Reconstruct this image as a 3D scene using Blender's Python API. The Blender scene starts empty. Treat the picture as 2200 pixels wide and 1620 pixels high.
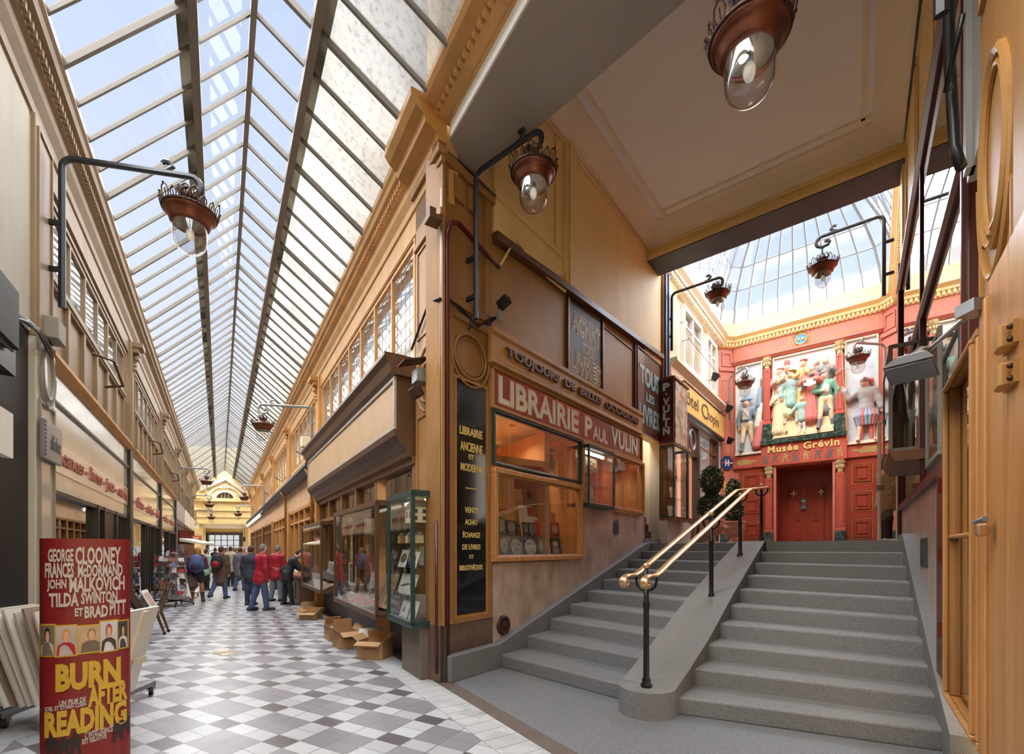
import bpy, bmesh, math, random
from mathutils import Vector, Matrix
random.seed(7)
PI = math.pi
SC = bpy.context.scene
COL = SC.collection

# ---------------------------------------------------------------- camera, sky, sun, exposure
FPX, CX, CY, EYE = 987.0, 1100.0, 1180.0, 1.65
cam_d = bpy.data.cameras.new('camera'); cam = bpy.data.objects.new('camera', cam_d); COL.objects.link(cam)
cam.location = (0, 0, EYE); cam.rotation_euler = (PI/2, 0, 0)
cam_d.sensor_width = 36; cam_d.sensor_fit = 'HORIZONTAL'; cam_d.lens = 36*FPX/2200
cam_d.shift_y = (CY-810)/2200; cam_d.clip_start = 0.02; cam_d.clip_end = 300
SC.camera = cam
SC.view_settings.view_transform = 'Standard'; SC.view_settings.look = 'None'
SC.view_settings.gamma = 1; SC.view_settings.exposure = 0.0
SC.view_settings.use_curve_mapping = False
cy = SC.cycles
cy.max_bounces = 9; cy.diffuse_bounces = 6; cy.glossy_bounces = 3; cy.transmission_bounces = 4
cy.transparent_max_bounces = 24; cy.use_denoising = True; cy.caustics_reflective = False
cy.caustics_refractive = False; cy.sample_clamp_indirect = 8.0; cy.blur_glossy = 0.5

W = bpy.data.worlds.new('sky'); SC.world = W; W.use_nodes = True
wn, wl = W.node_tree.nodes, W.node_tree.links
wn.clear()
wo = wn.new('ShaderNodeOutputWorld'); bg = wn.new('ShaderNodeBackground'); wl.new(bg.outputs[0], wo.inputs[0])
tc = wn.new('ShaderNodeTexCoord'); sx = wn.new('ShaderNodeSeparateXYZ'); wl.new(tc.outputs['Generated'], sx.inputs[0])
rp = wn.new('ShaderNodeValToRGB'); wl.new(sx.outputs['Z'], rp.inputs[0])
rp.color_ramp.elements[0].position = 0.05; rp.color_ramp.elements[0].color = (1.0, 1.0, 1.0, 1)
rp.color_ramp.elements[1].position = 0.75; rp.color_ramp.elements[1].color = (0.56, 0.66, 0.90, 1)
e = rp.color_ramp.elements.new(0.42); e.color = (0.76, 0.83, 0.97, 1)
nz = wn.new('ShaderNodeTexNoise'); nz.inputs['Scale'].default_value = 2.6; nz.inputs['Detail'].default_value = 5
wl.new(tc.outputs['Generated'], nz.inputs['Vector'])
cr = wn.new('ShaderNodeValToRGB'); wl.new(nz.outputs['Fac'], cr.inputs[0])
cr.color_ramp.elements[0].position = 0.5; cr.color_ramp.elements[0].color = (0, 0, 0, 1)
cr.color_ramp.elements[1].position = 0.78; cr.color_ramp.elements[1].color = (0.7, 0.7, 0.7, 1)
mx = wn.new('ShaderNodeMix'); mx.data_type = 'RGBA'
wl.new(cr.outputs[0], mx.inputs[0]); wl.new(rp.outputs[0], mx.inputs[6]); mx.inputs[7].default_value = (1, 1, 1, 1)
wl.new(mx.outputs[2], bg.inputs[0]); bg.inputs[1].default_value = 1.12

def sun(name, strength, color, direction, angle):
    d = bpy.data.lights.new(name, 'SUN'); d.energy = strength; d.color = color; d.angle = math.radians(angle)
    o = bpy.data.objects.new(name, d); COL.objects.link(o)
    o.rotation_euler = Vector(direction).to_track_quat('-Z', 'Y').to_euler(); o.location = (0, 10, 30)
    return o
# hazy daylight: the sun spread wide by thin cloud, and its warmer core from the west
sun('hazy_sun', 37.0, (1.0, 0.96, 0.90), (-0.34, -0.36, -1), 150)
sun('low_sun', 5.5, (1.0, 0.90, 0.74), (0.62, 0.50, -0.75), 35)

# ---------------------------------------------------------------- frames and un-projection of measured points
# a frame: x runs along a wall (to the right for somebody facing it), y into the wall, z up
def FR(ox, oy, dx, dy, oz=0.0):
    l = math.hypot(dx, dy); dx /= l; dy /= l
    return Matrix(((dx, -dy, 0, ox), (dy, dx, 0, oy), (0, 0, 1, oz), (0, 0, 0, 1)))
EYEV = Vector((0, 0, EYE))
def ray(u, v): return Vector(((u-CX)/FPX, 1.0, (CY-v)/FPX))
def lp(F, u, v, y=0.0):
    I = F.inverted(); o = I @ EYEV; d = I.to_3x3() @ ray(u, v); t = (y-o.y)/d.y; p = o+d*t
    return p.x, p.z
def lx(F, u, y=0.0): return lp(F, u, 800, y)[0]
def gp(u, v, z=0.0):
    d = ray(u, v); t = (z-EYE)/d.z; return d.x*t, d.y*t
T = Vector((-628/987, 1.0)).normalized(); N = Vector((T.y, -T.x))      # along / across the arcade
Hh = Vector((780/987, 1.0)).normalized(); Rr = Vector((Hh.y, -Hh.x))   # along / across the stair hall
Q = Vector((0.978, 0.206))                                              # skewed cross direction of the arcade roof
def P(s, n): v = T*s+N*n; return v.x, v.y
def H(a, b): v = Hh*a+Rr*b; return v.x, v.y
RW = 2.33; LW = -1.75                                                   # arcade walls
BL = -4.2                                                               # stair-hall left wall
LAND = 1.785
K = P(5.215, 2.328)
FRW = FR(*P(5.215, RW), -T.x, -T.y)
FLW = FR(*P(0, LW), T.x, T.y)
FHL = FR(*H(3.915, BL), Hh.x, Hh.y)
AM = 17.2
FMU = FR(*H(AM, -3.9), Rr.x, Rr.y)
RB0, RB1 = .52, .36
hr0 = Vector(H(11.0, RB1)); hr1 = Vector(H(4.6, RB0)); hrd = (hr1-hr0).normalized()
FHR = FR(*H(4.6, RB0), hrd.x, hrd.y)

# ---------------------------------------------------------------- colours and materials
def lin(c): return c/12.92 if c <= 0.04045 else ((c+0.055)/1.055)**2.4
def C3(r, g, b): return (lin(r/255), lin(g/255), lin(b/255), 1)
def newmat(name):
    m = bpy.data.materials.new(name); m.use_nodes = True
    nt = m.node_tree; nt.nodes.clear(); out = nt.nodes.new('ShaderNodeOutputMaterial')
    return m, nt, out
def pm(name, col, rough=.55, metal=0.0, var=.12, scale=4.0, bump=0.0, stretch=(1, 1, 1), col2=None, coat=0.0, emit=0.0, bscale=None, detail=5, contrast=None, spec=.5):
    m, nt, out = newmat(name); nd, lk = nt.nodes, nt.links
    b = nd.new('ShaderNodeBsdfPrincipled'); lk.new(b.outputs[0], out.inputs[0])
    b.inputs['Roughness'].default_value = rough; b.inputs['Metallic'].default_value = metal
    b.inputs['Coat Weight'].default_value = coat; b.inputs['Coat Roughness'].default_value = .12
    b.inputs['Specular IOR Level'].default_value = spec
    t = nd.new('ShaderNodeTexCoord'); mp = nd.new('ShaderNodeMapping'); lk.new(t.outputs['Object'], mp.inputs[0])
    mp.inputs['Scale'].default_value = stretch
    n = nd.new('ShaderNodeTexNoise'); n.inputs['Scale'].default_value = scale; n.inputs['Detail'].default_value = detail
    n.inputs['Roughness'].default_value = .6
    lk.new(mp.outputs[0], n.inputs['Vector'])
    r = nd.new('ShaderNodeValToRGB'); lk.new(n.outputs['Fac'], r.inputs[0])
    lo, hi = contrast or (.28, .72)
    r.color_ramp.elements[0].position = lo; r.color_ramp.elements[1].position = hi
    c2 = col2 or tuple(min(1, x*(1+var)) for x in col[:3])+(1,)
    c1 = col if col2 else tuple(x*(1-var) for x in col[:3])+(1,)
    r.color_ramp.elements[0].color = c1; r.color_ramp.elements[1].color = c2
    lk.new(r.outputs[0], b.inputs['Base Color'])
    if bump:
        bn = nd.new('ShaderNodeBump'); bn.inputs['Strength'].default_value = bump; bn.inputs['Distance'].default_value = .02
        n2 = nd.new('ShaderNodeTexNoise'); n2.inputs['Scale'].default_value = bscale or scale*4; n2.inputs['Detail'].default_value = 4
        lk.new(mp.outputs[0], n2.inputs['Vector']); lk.new(n2.outputs['Fac'], bn.inputs['Height']); lk.new(bn.outputs[0], b.inputs['Normal'])
    if emit:
        b.inputs['Emission Color'].default_value = col; b.inputs['Emission Strength'].default_value = emit
    return m
def glassm(name, tint=(1, 1, 1), refl=.06, rough=0.0, haze=0.0, hazecol=(.9, .9, .9), edge=.9):
    m, nt, out = newmat(name); nd, lk = nt.nodes, nt.links
    tr = nd.new('ShaderNodeBsdfTransparent'); tr.inputs[0].default_value = (*tint, 1)
    gl = nd.new('ShaderNodeBsdfGlossy'); gl.inputs['Roughness'].default_value = rough
    lw = nd.new('ShaderNodeLayerWeight'); lw.inputs[0].default_value = .25
    mr = nd.new('ShaderNodeMapRange'); lk.new(lw.outputs['Fresnel'], mr.inputs[0])
    mr.inputs[2].default_value = .55; mr.inputs[3].default_value = refl; mr.inputs[4].default_value = edge
    gm = nd.new('ShaderNodeNewGeometry'); sb = nd.new('ShaderNodeMath'); sb.operation = 'SUBTRACT'; sb.inputs[0].default_value = 1; lk.new(gm.outputs['Backfacing'], sb.inputs[1])
    ml = nd.new('ShaderNodeMath'); ml.operation = 'MULTIPLY'; lk.new(mr.outputs[0], ml.inputs[0]); lk.new(sb.outputs[0], ml.inputs[1])   # one reflection per pane, at its near face
    mx = nd.new('ShaderNodeMixShader'); lk.new(ml.outputs[0], mx.inputs[0]); lk.new(tr.outputs[0], mx.inputs[1]); lk.new(gl.outputs[0], mx.inputs[2])
    last = mx
    if haze:
        tl = nd.new('ShaderNodeBsdfTranslucent'); tl.inputs[0].default_value = (*hazecol, 1)
        m2 = nd.new('ShaderNodeMixShader'); m2.inputs[0].default_value = haze
        lk.new(mx.outputs[0], m2.inputs[1]); lk.new(tl.outputs[0], m2.inputs[2]); last = m2
    lk.new(last.outputs[0], out.inputs[0])
    return m
def emitm(name, col, s):
    m, nt, out = newmat(name); e = nt.nodes.new('ShaderNodeEmission'); e.inputs[0].default_value = col; e.inputs[1].default_value = s
    nt.links.new(e.outputs[0], out.inputs[0]); return m
M = {}
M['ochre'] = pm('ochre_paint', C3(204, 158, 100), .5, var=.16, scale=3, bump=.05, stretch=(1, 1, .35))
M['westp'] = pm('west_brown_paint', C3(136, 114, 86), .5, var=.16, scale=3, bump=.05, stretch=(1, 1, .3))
M['ochre2'] = pm('brown_ochre_paint', C3(178, 130, 68), .45, var=.2, scale=3, bump=.06, stretch=(1, 1, .3))
M['ochre3'] = pm('corner_brown_paint', C3(152, 110, 64), .45, var=.2, scale=3, bump=.05, stretch=(1, 1, .3))
M['roofbar'] = pm('roof_bar_paint', C3(108, 102, 94), .6, var=.08)
M['olive'] = pm('olive_brown_boards', C3(164, 126, 66), .5, var=.16, scale=2.5, bump=.04, stretch=(1, 1, .3))
M['brown'] = pm('dark_brown_wood', C3(92, 64, 42), .4, var=.22, scale=5, bump=.05, stretch=(1, 1, .2))
M['walnut'] = pm('walnut_wood', C3(132, 88, 52), .4, var=.25, scale=5, bump=.05, stretch=(1, 1, .2))
M['honey'] = pm('honey_wood', C3(192, 136, 78), .35, var=.25, scale=4, bump=.06, stretch=(3, 3, .25))
M['beige'] = pm('beige_paint', C3(238, 212, 150), .6, var=.08, scale=1.6, bump=.03, stretch=(1, 1, .4))
M['cream'] = pm('cream_plaster', C3(240, 228, 204), .75, var=.04, scale=1.2)
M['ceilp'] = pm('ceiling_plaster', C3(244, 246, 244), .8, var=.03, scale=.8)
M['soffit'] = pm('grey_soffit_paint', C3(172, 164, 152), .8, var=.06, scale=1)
M['greyp'] = pm('grey_paint', C3(138, 132, 122), .6, var=.08)
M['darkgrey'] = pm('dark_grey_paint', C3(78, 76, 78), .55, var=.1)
M['shopblack'] = pm('black_shopfront_paint', C3(14, 15, 20), .5, var=.3, spec=.25)
M['black'] = pm('black_paint', C3(22, 22, 26), .35, var=.3)
M['blackglass'] = pm('black_glass', C3(10, 11, 14), .08, var=.2, coat=.4)
M['iron'] = pm('wrought_iron', C3(42, 46, 52), .4, metal=.3, var=.2)
M['rivet'] = pm('aged_lacework', C3(70, 48, 36), .5, metal=.5, var=.3, scale=20)
M['copper'] = pm('copper', C3(118, 70, 52), .36, metal=.6, var=.2, scale=8)
M['brass'] = pm('brass', C3(226, 184, 136), .34, metal=.85, var=.05, scale=3)
M['steel'] = pm('grey_steel', C3(150, 150, 152), .35, metal=.6, var=.1)
M['white'] = pm('white_paint', C3(236, 234, 226), .5, var=.04)
M['creamw'] = pm('cream_woodwork', C3(238, 226, 196), .5, var=.05)
M['red'] = pm('red_paint', C3(188, 88, 68), .38, var=.15, scale=3, stretch=(1, 1, .4))
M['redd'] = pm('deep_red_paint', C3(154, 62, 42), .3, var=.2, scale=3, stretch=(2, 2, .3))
M['wine'] = pm('wine_red_paint', C3(84, 24, 24), .35, var=.2)
M['gold'] = pm('gold_leaf', C3(206, 164, 84), .35, metal=.6, var=.2, scale=20)
M['goldl'] = pm('gold_lettering', C3(226, 200, 120), .45, metal=.2, var=.1, scale=20)
M['palegold'] = pm('pale_gold_outline', C3(244, 226, 160), .5, var=.04)
M['green'] = pm('dark_green_paint', C3(38, 62, 58), .4, var=.2)
M['marble'] = pm('brown_marble', C3(150, 122, 104), .32, scale=3.2, stretch=(1, 1, .55), col2=C3(204, 184, 168), bump=.03, detail=9, contrast=(.3, .68))
M['greenmarble'] = pm('green_marble', C3(40, 58, 50), .25, scale=9, col2=C3(120, 136, 122), detail=9, contrast=(.45, .8))
M['granite'] = pm('grey_granite', C3(92, 91, 92), .55, scale=120, col2=C3(154, 151, 148), bump=.12, bscale=140, detail=3, contrast=(.3, .75))
M['granite2'] = pm('grey_granite_dark', C3(88, 90, 93), .58, scale=110, col2=C3(142, 142, 144), bump=.1, bscale=140, detail=3, contrast=(.3, .75))
M['glass'] = glassm('window_glass', (.96, .97, .95), .05)
M['glassr'] = glassm('reflecting_glass', (.62, .6, .56), .22, edge=1.0)
M['glasslead'] = glassm('leaded_glass', (.82, .86, .9), .16, rough=.02, haze=.08, hazecol=(.7, .76, .82))
M['lampglass'] = glassm('lamp_glass', (.95, .95, .95), .1, edge=1.0)
M['glasswest'] = glassm('west_window_glass', (.5, .5, .48), .42, edge=1.0)
M['bulb'] = pm('bulb_white', C3(244, 240, 230), .4, var=.01, emit=.25)
M['tube'] = emitm('tube_light', (1.0, .95, .8, 1), 6.0)
M['spot'] = emitm('spot_light', (1.0, .72, .38, 1), 12.0)
M['terracotta'] = pm('terracotta', C3(218, 158, 128), .7, var=.12, scale=6)
M['leafd'] = pm('dark_leaf', C3(48, 70, 38), .5, var=.4, scale=30, col2=C3(92, 112, 66))
M['card'] = pm('cardboard', C3(176, 138, 98), .8, var=.1, scale=6)
M['paper'] = pm('paper_white', C3(232, 228, 218), .7, var=.04)
M['rubber'] = pm('black_rubber', C3(28, 28, 30), .6)

# ---------------------------------------------------------------- mesh builder
class MB:
    def __init__(s): s.v = []; s.f = []; s.M = None
    def add(s, vs, fs):
        o = len(s.v)
        if s.M is not None: vs = [s.M @ Vector(p) for p in vs]
        s.v.extend([tuple(p) for p in vs]); s.f.extend([tuple(i+o for i in f) for f in fs]); return s
    def box(s, x0, x1, y0, y1, z0, z1):
        return s.add([(x0, y0, z0), (x1, y0, z0), (x1, y1, z0), (x0, y1, z0), (x0, y0, z1), (x1, y0, z1), (x1, y1, z1), (x0, y1, z1)],
                     [(0, 3, 2, 1), (4, 5, 6, 7), (0, 1, 5, 4), (1, 2, 6, 5), (2, 3, 7, 6), (3, 0, 4, 7)])
    def hexa(s, q0, q1):      # two quads joined
        return s.add(list(q0)+list(q1), [(3, 2, 1, 0), (4, 5, 6, 7), (0, 1, 5, 4), (1, 2, 6, 5), (2, 3, 7, 6), (3, 0, 4, 7)])
    def prism(s, poly, ax, lo, hi):
        n = len(poly)
        def pt(p, t): return {'x': (t, p[0], p[1]), 'y': (p[0], t, p[1]), 'z': (p[0], p[1], t)}[ax]
        return s.add([pt(p, lo) for p in poly]+[pt(p, hi) for p in poly],
                     [tuple(range(n)), tuple(range(2*n-1, n-1, -1))]+[(i, (i+1) % n, n+(i+1) % n, n+i) for i in range(n)])
    def tube(s, pts, r, n=8, closed=False, sq=None):
        pts = [Vector(p) for p in pts]; m = len(pts)
        rs = r if isinstance(r, (list, tuple)) else [r]*m
        vs = []; up = None
        for i, p in enumerate(pts):
            a = pts[(i-1) % m] if (closed or i > 0) else p; b = pts[(i+1) % m] if (closed or i < m-1) else p
            t = (b-a)
            if t.length < 1e-9: t = Vector((0, 0, 1))
            t.normalize()
            if up is None:
                up = Vector((0, 0, 1)) if abs(t.z) < .9 else Vector((1, 0, 0))
            x = t.cross(up)
            if x.length < 1e-6: x = t.cross(Vector((0, 1, 0)))
            x.normalize(); y = x.cross(t).normalized(); up = y
            for k in range(n):
                g = 2*PI*k/n+(PI/4 if sq else 0)
                kx = math.cos(g)*rs[i]; ky = math.sin(g)*rs[i]
                if sq: kx *= sq[0]*1.414; ky *= sq[1]*1.414
                vs.append(p+x*kx+y*ky)
        fs = []
        for i in range(m if closed else m-1):
            j = (i+1) % m
            for k in range(n): fs.append((i*n+k, i*n+(k+1) % n, j*n+(k+1) % n, j*n+k))
        if not closed:
            fs.append(tuple(range(n-1, -1, -1))); fs.append(tuple(range((m-1)*n, m*n)))
        return s.add(vs, fs)
    def lathe(s, prof, c=(0, 0, 0), n=24, cap=True):
        vs = []; m = len(prof)
        for r, z in prof:
            for k in range(n):
                a = 2*PI*k/n; vs.append((c[0]+r*math.cos(a), c[1]+r*math.sin(a), c[2]+z))
        fs = [(i*n+k, i*n+(k+1) % n, (i+1)*n+(k+1) % n, (i+1)*n+k) for i in range(m-1) for k in range(n)]
        if cap: fs += [tuple(range(n-1, -1, -1)), tuple(range((m-1)*n, m*n))]
        return s.add(vs, fs)
    def ell(s, c, r, n=12, m=8):
        if not isinstance(r, (tuple, list)): r = (r, r, r)
        vs = [(c[0], c[1], c[2]-r[2])]
        for i in range(1, m):
            t = -PI/2+PI*i/m
            for k in range(n):
                a = 2*PI*k/n; vs.append((c[0]+r[0]*math.cos(t)*math.cos(a), c[1]+r[1]*math.cos(t)*math.sin(a), c[2]+r[2]*math.sin(t)))
        vs.append((c[0], c[1], c[2]+r[2])); L = len(vs)-1
        fs = [(0, 1+(k+1) % n, 1+k) for k in range(n)]
        for i in range(m-2):
            for k in range(n): fs.append((1+i*n+k, 1+i*n+(k+1) % n, 1+(i+1)*n+(k+1) % n, 1+(i+1)*n+k))
        fs += [(1+(m-2)*n+k, 1+(m-2)*n+(k+1) % n, L) for k in range(n)]
        return s.add(vs, fs)
    def frame(s, x0, x1, z0, z1, w, y0, y1, wz=None):
        wz = wz or w
        s.box(x0, x1, y0, y1, z0, z0+wz); s.box(x0, x1, y0, y1, z1-wz, z1)
        s.box(x0, x0+w, y0, y1, z0+wz, z1-wz); s.box(x1-w, x1, y0, y1, z0+wz, z1-wz); return s
    def oval(s, cx, cz, rx, rz, r, y, n=36, a0=0, a1=2*PI):
        full = abs(a1-a0-2*PI) < 1e-6
        k = n if full else n+1
        pts = [(cx+rx*math.cos(a0+(a1-a0)*i/n), y, cz+rz*math.sin(a0+(a1-a0)*i/n)) for i in range(k)]
        return s.tube(pts, r, 6, closed=full)
    def mould(s, prof, x0, x1):   # profile (y, z) swept along x
        return s.prism(prof, 'x', x0, x1)
    def build(s, name, mat, parent=None, F=None, smooth=False, bevel=0.0, seg=1):
        me = bpy.data.meshes.new(name); me.from_pydata(s.v, [], s.f)
        bm = bmesh.new(); bm.from_mesh(me); bmesh.ops.recalc_face_normals(bm, faces=bm.faces); bm.to_mesh(me); bm.free()
        me.materials.append(mat if not isinstance(mat, str) else M[mat])
        if smooth: me.polygons.foreach_set('use_smooth', [True]*len(me.polygons))
        o = bpy.data.objects.new(name, me); COL.objects.link(o)
        if parent is not None: o.parent = parent
        if F is not None: o.matrix_local = F
        if bevel:
            b = o.modifiers.new('bevel', 'BEVEL'); b.width = bevel; b.segments = seg; b.limit_method = 'ANGLE'; b.angle_limit = math.radians(40)
        return o
def tag(o, label=None, cat=None, group=None, kind=None):
    if label: o['label'] = label
    if cat: o['category'] = cat
    if group: o['group'] = group
    if kind: o['kind'] = kind
    return o
def thing(name, label, cat, F=None, group=None, kind=None):
    o = bpy.data.objects.new(name, None); COL.objects.link(o); o.empty_display_size = .1
    if F is not None: o.matrix_world = F
    return tag(o, label, cat, group, kind)
def struct(name, mb, mat, F=None, parent=None, **k):
    o = mb.build(name, mat, parent, F, **k)
    if parent is None: o['kind'] = 'structure'
    return o
def sroot(name, F=None):
    o = bpy.data.objects.new(name, None); COL.objects.link(o); o['kind'] = 'structure'
    if F is not None: o.matrix_world = F
    return o
KIDS = {}
def copy_tree(o, parent=None):
    c = o.copy(); COL.objects.link(c)
    if parent is not None: c.parent = parent
    for ch in list(o.children): copy_tree(ch, c)
    return c
def TR(x, y, z, rz=0.0): return Matrix.Translation((x, y, z)) @ Matrix.Rotation(rz, 4, 'Z')
def RX(a): return Matrix.Rotation(a, 4, 'X')
def RY(a): return Matrix.Rotation(a, 4, 'Y')
def RZ(a): return Matrix.Rotation(a, 4, 'Z')
_tc = {}
def text_verts(s, bold=0.0, shear=0.0, spacing=1.0, depth=.004, res=3):
    cu = bpy.data.curves.new('lettering', 'FONT'); cu.body = s; cu.size = 1; cu.offset = bold; cu.shear = shear
    cu.space_character = spacing; cu.extrude = depth; cu.resolution_u = res; cu.align_x = 'LEFT'
    ob = bpy.data.objects.new('lettering', cu); COL.objects.link(ob)
    bpy.context.view_layer.update()
    me = bpy.data.meshes.new_from_object(ob.evaluated_get(bpy.context.evaluated_depsgraph_get()))
    vs = [v.co.copy() for v in me.vertices]; fs = [tuple(p.vertices) for p in me.polygons]
    bpy.data.objects.remove(ob); bpy.data.curves.remove(cu); bpy.data.meshes.remove(me)
    return vs, fs
def text(s, x0, x1, z0, z1, y, mat, parent, name='lettering', F=None, bold=0.0, shear=0.0, depth=.006, warp=None, spacing=1.0):
    """lettering filling the box x0..x1, z0..z1 of a frame, standing depth proud of y"""
    vs, fs = text_verts(s, bold, shear, spacing, 1.0)
    xa = min(v.x for v in vs); xb = max(v.x for v in vs); ya = min(v.y for v in vs); yb = max(v.y for v in vs)
    mb = MB(); out = []
    for v in vs:
        p = (x0+(v.x-xa)/(xb-xa)*(x1-x0), y-depth*(.5+.5*(1 if v.z > 0 else -1)), z0+(v.y-ya)/(yb-ya)*(z1-z0))
        out.append(warp(p) if warp else p)
    mb.add(out, fs)
    o = mb.build(name, mat, parent, F)
    return o
# ================================================================ SETTING
# ---- tiled floor of the arcade: 3 x 3 repeat of grey, white and dark tiles laid diagonally, white border rows
def tile_material():
    m, nt, out = newmat('floor_tiles'); nd, lk = nt.nodes, nt.links
    b = nd.new('ShaderNodeBsdfPrincipled'); lk.new(b.outputs[0], out.inputs[0])
    tc = nd.new('ShaderNodeTexCoord')
    def math_(op, a, c=None):
        n = nd.new('ShaderNodeMath'); n.operation = op
        for i, q in enumerate((a, c)):
            if q is None: continue
            if isinstance(q, (int, float)): n.inputs[i].default_value = q
            else: lk.new(q, n.inputs[i])
        return n.outputs[0]
    def dot(g, off):
        n = nd.new('ShaderNodeVectorMath'); n.operation = 'DOT_PRODUCT'; lk.new(tc.outputs['Object'], n.inputs[0]); n.inputs[1].default_value = g
        return math_('ADD', n.outputs['Value'], off)
    e1 = Vector((.232, .447)); e2 = Vector((-.728, .397)); p0 = Vector((-2.715, 4.343))
    D = e1.x*e2.y-e1.y*e2.x
    g1 = Vector((e2.y, -e2.x))*(3/D); g2 = Vector((-e1.y, e1.x))*(3/D)
    cu = dot((g1.x, g1.y, 0), 2.5-g1.dot(p0)); cv = dot((g2.x, g2.y, 0), 2.5-g2.dot(p0))
    def joint(c, w):
        f = math_('FRACT', c); d = math_('ABSOLUTE', math_('SUBTRACT', f, .5)); return math_('GREATER_THAN', d, .5-w)
    def two(c): return math_('GREATER_THAN', math_('FLOORED_MODULO', math_('FLOOR', c), 3), 1.5)
    def mix(fac, a, c):
        n = nd.new('ShaderNodeMix'); n.data_type = 'RGBA'; lk.new(fac, n.inputs[0])
        for i, q in ((6, a), (7, c)):
            if isinstance(q, tuple): n.inputs[i].default_value = q
            else: lk.new(q, n.inputs[i])
        return n.outputs[2]
    iu, iv = two(cu), two(cv)
    anyw = math_('MAXIMUM', iu, iv); both = math_('MINIMUM', iu, iv)
    cell = nd.new('ShaderNodeCombineXYZ'); lk.new(math_('FLOOR', cu), cell.inputs[0]); lk.new(math_('FLOOR', cv), cell.inputs[1])
    wnz = nd.new('ShaderNodeTexWhiteNoise'); lk.new(cell.outputs[0], wnz.inputs['Vector'])
    col = mix(anyw, C3(134, 131, 137), C3(184, 185, 188)); col = mix(both, col, C3(92, 85, 89))
    # border rows parallel to the wall
    nn = dot((N.x, N.y, 0), 0); ss = dot((T.x, T.y, 0), 0)
    border = math_('MAXIMUM', math_('GREATER_THAN', nn, 1.905), math_('LESS_THAN', nn, -1.5))
    col = mix(border, col, C3(186, 187, 188))
    jt = math_('MAXIMUM', joint(cu, .022), joint(cv, .022))
    jb = math_('MAXIMUM', joint(math_('MULTIPLY', ss, 5.2), .022), math_('LESS_THAN', math_('ABSOLUTE', math_('SUBTRACT', nn, 1.905)), .006))
    jj = math_('ADD', math_('MULTIPLY', jt, math_('SUBTRACT', 1, border)), math_('MULTIPLY', jb, border))
    col = mix(jj, col, C3(118, 114, 112))
    hsv = nd.new('ShaderNodeHueSaturation'); lk.new(col, hsv.inputs['Color'])
    mr = nd.new('ShaderNodeMapRange'); lk.new(wnz.outputs['Value'], mr.inputs[0]); mr.inputs[3].default_value = .86; mr.inputs[4].default_value = 1.1
    lk.new(mr.outputs[0], hsv.inputs['Value']); lk.new(hsv.outputs[0], b.inputs['Base Color'])
    n = nd.new('ShaderNodeTexNoise'); n.inputs['Scale'].default_value = 2.5; lk.new(tc.outputs['Object'], n.inputs['Vector'])
    m2 = nd.new('ShaderNodeMapRange'); lk.new(n.outputs['Fac'], m2.inputs[0]); m2.inputs[3].default_value = .2; m2.inputs[4].default_value = .42
    lk.new(m2.outputs[0], b.inputs['Roughness'])
    return m
mb = MB(); q = [P(-5, -2.2), P(-5, 2.26), P(49, 2.26), P(49, -2.2)]
mb.prism(q, 'z', -.2, 0); struct('floor', mb, tile_material())
mb = MB(); mb.prism([P(-5, 2.26), P(-5, 2.43), P(5.25, 2.43), P(5.25, 2.26)], 'z', -.2, .004); struct('trim_1', mb, pm('brown_threshold', C3(104, 92, 84), .55, scale=6, var=.2))
mb = MB(); mb.prism([P(-5, 2.43), P(-5, 9), H(5.6, 1.2), H(5.6, -4.5), P(5.25, 2.43)], 'z', -.2, .006); struct('floor_landing', mb, 'granite2')
mb = MB(); mb.prism([P(5.2, 2.26), P(49, 2.26), P(49, 6), P(5.6, 6)], 'z', -.2, -.004); struct('floor_shops', mb, 'darkgrey')
mb = MB(); mb.prism([P(-5, -2.2), P(49, -2.2), P(49, -6), P(-5, -6)], 'z', -.2, -.004); struct('floor_shops_west', mb, 'darkgrey')

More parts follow.
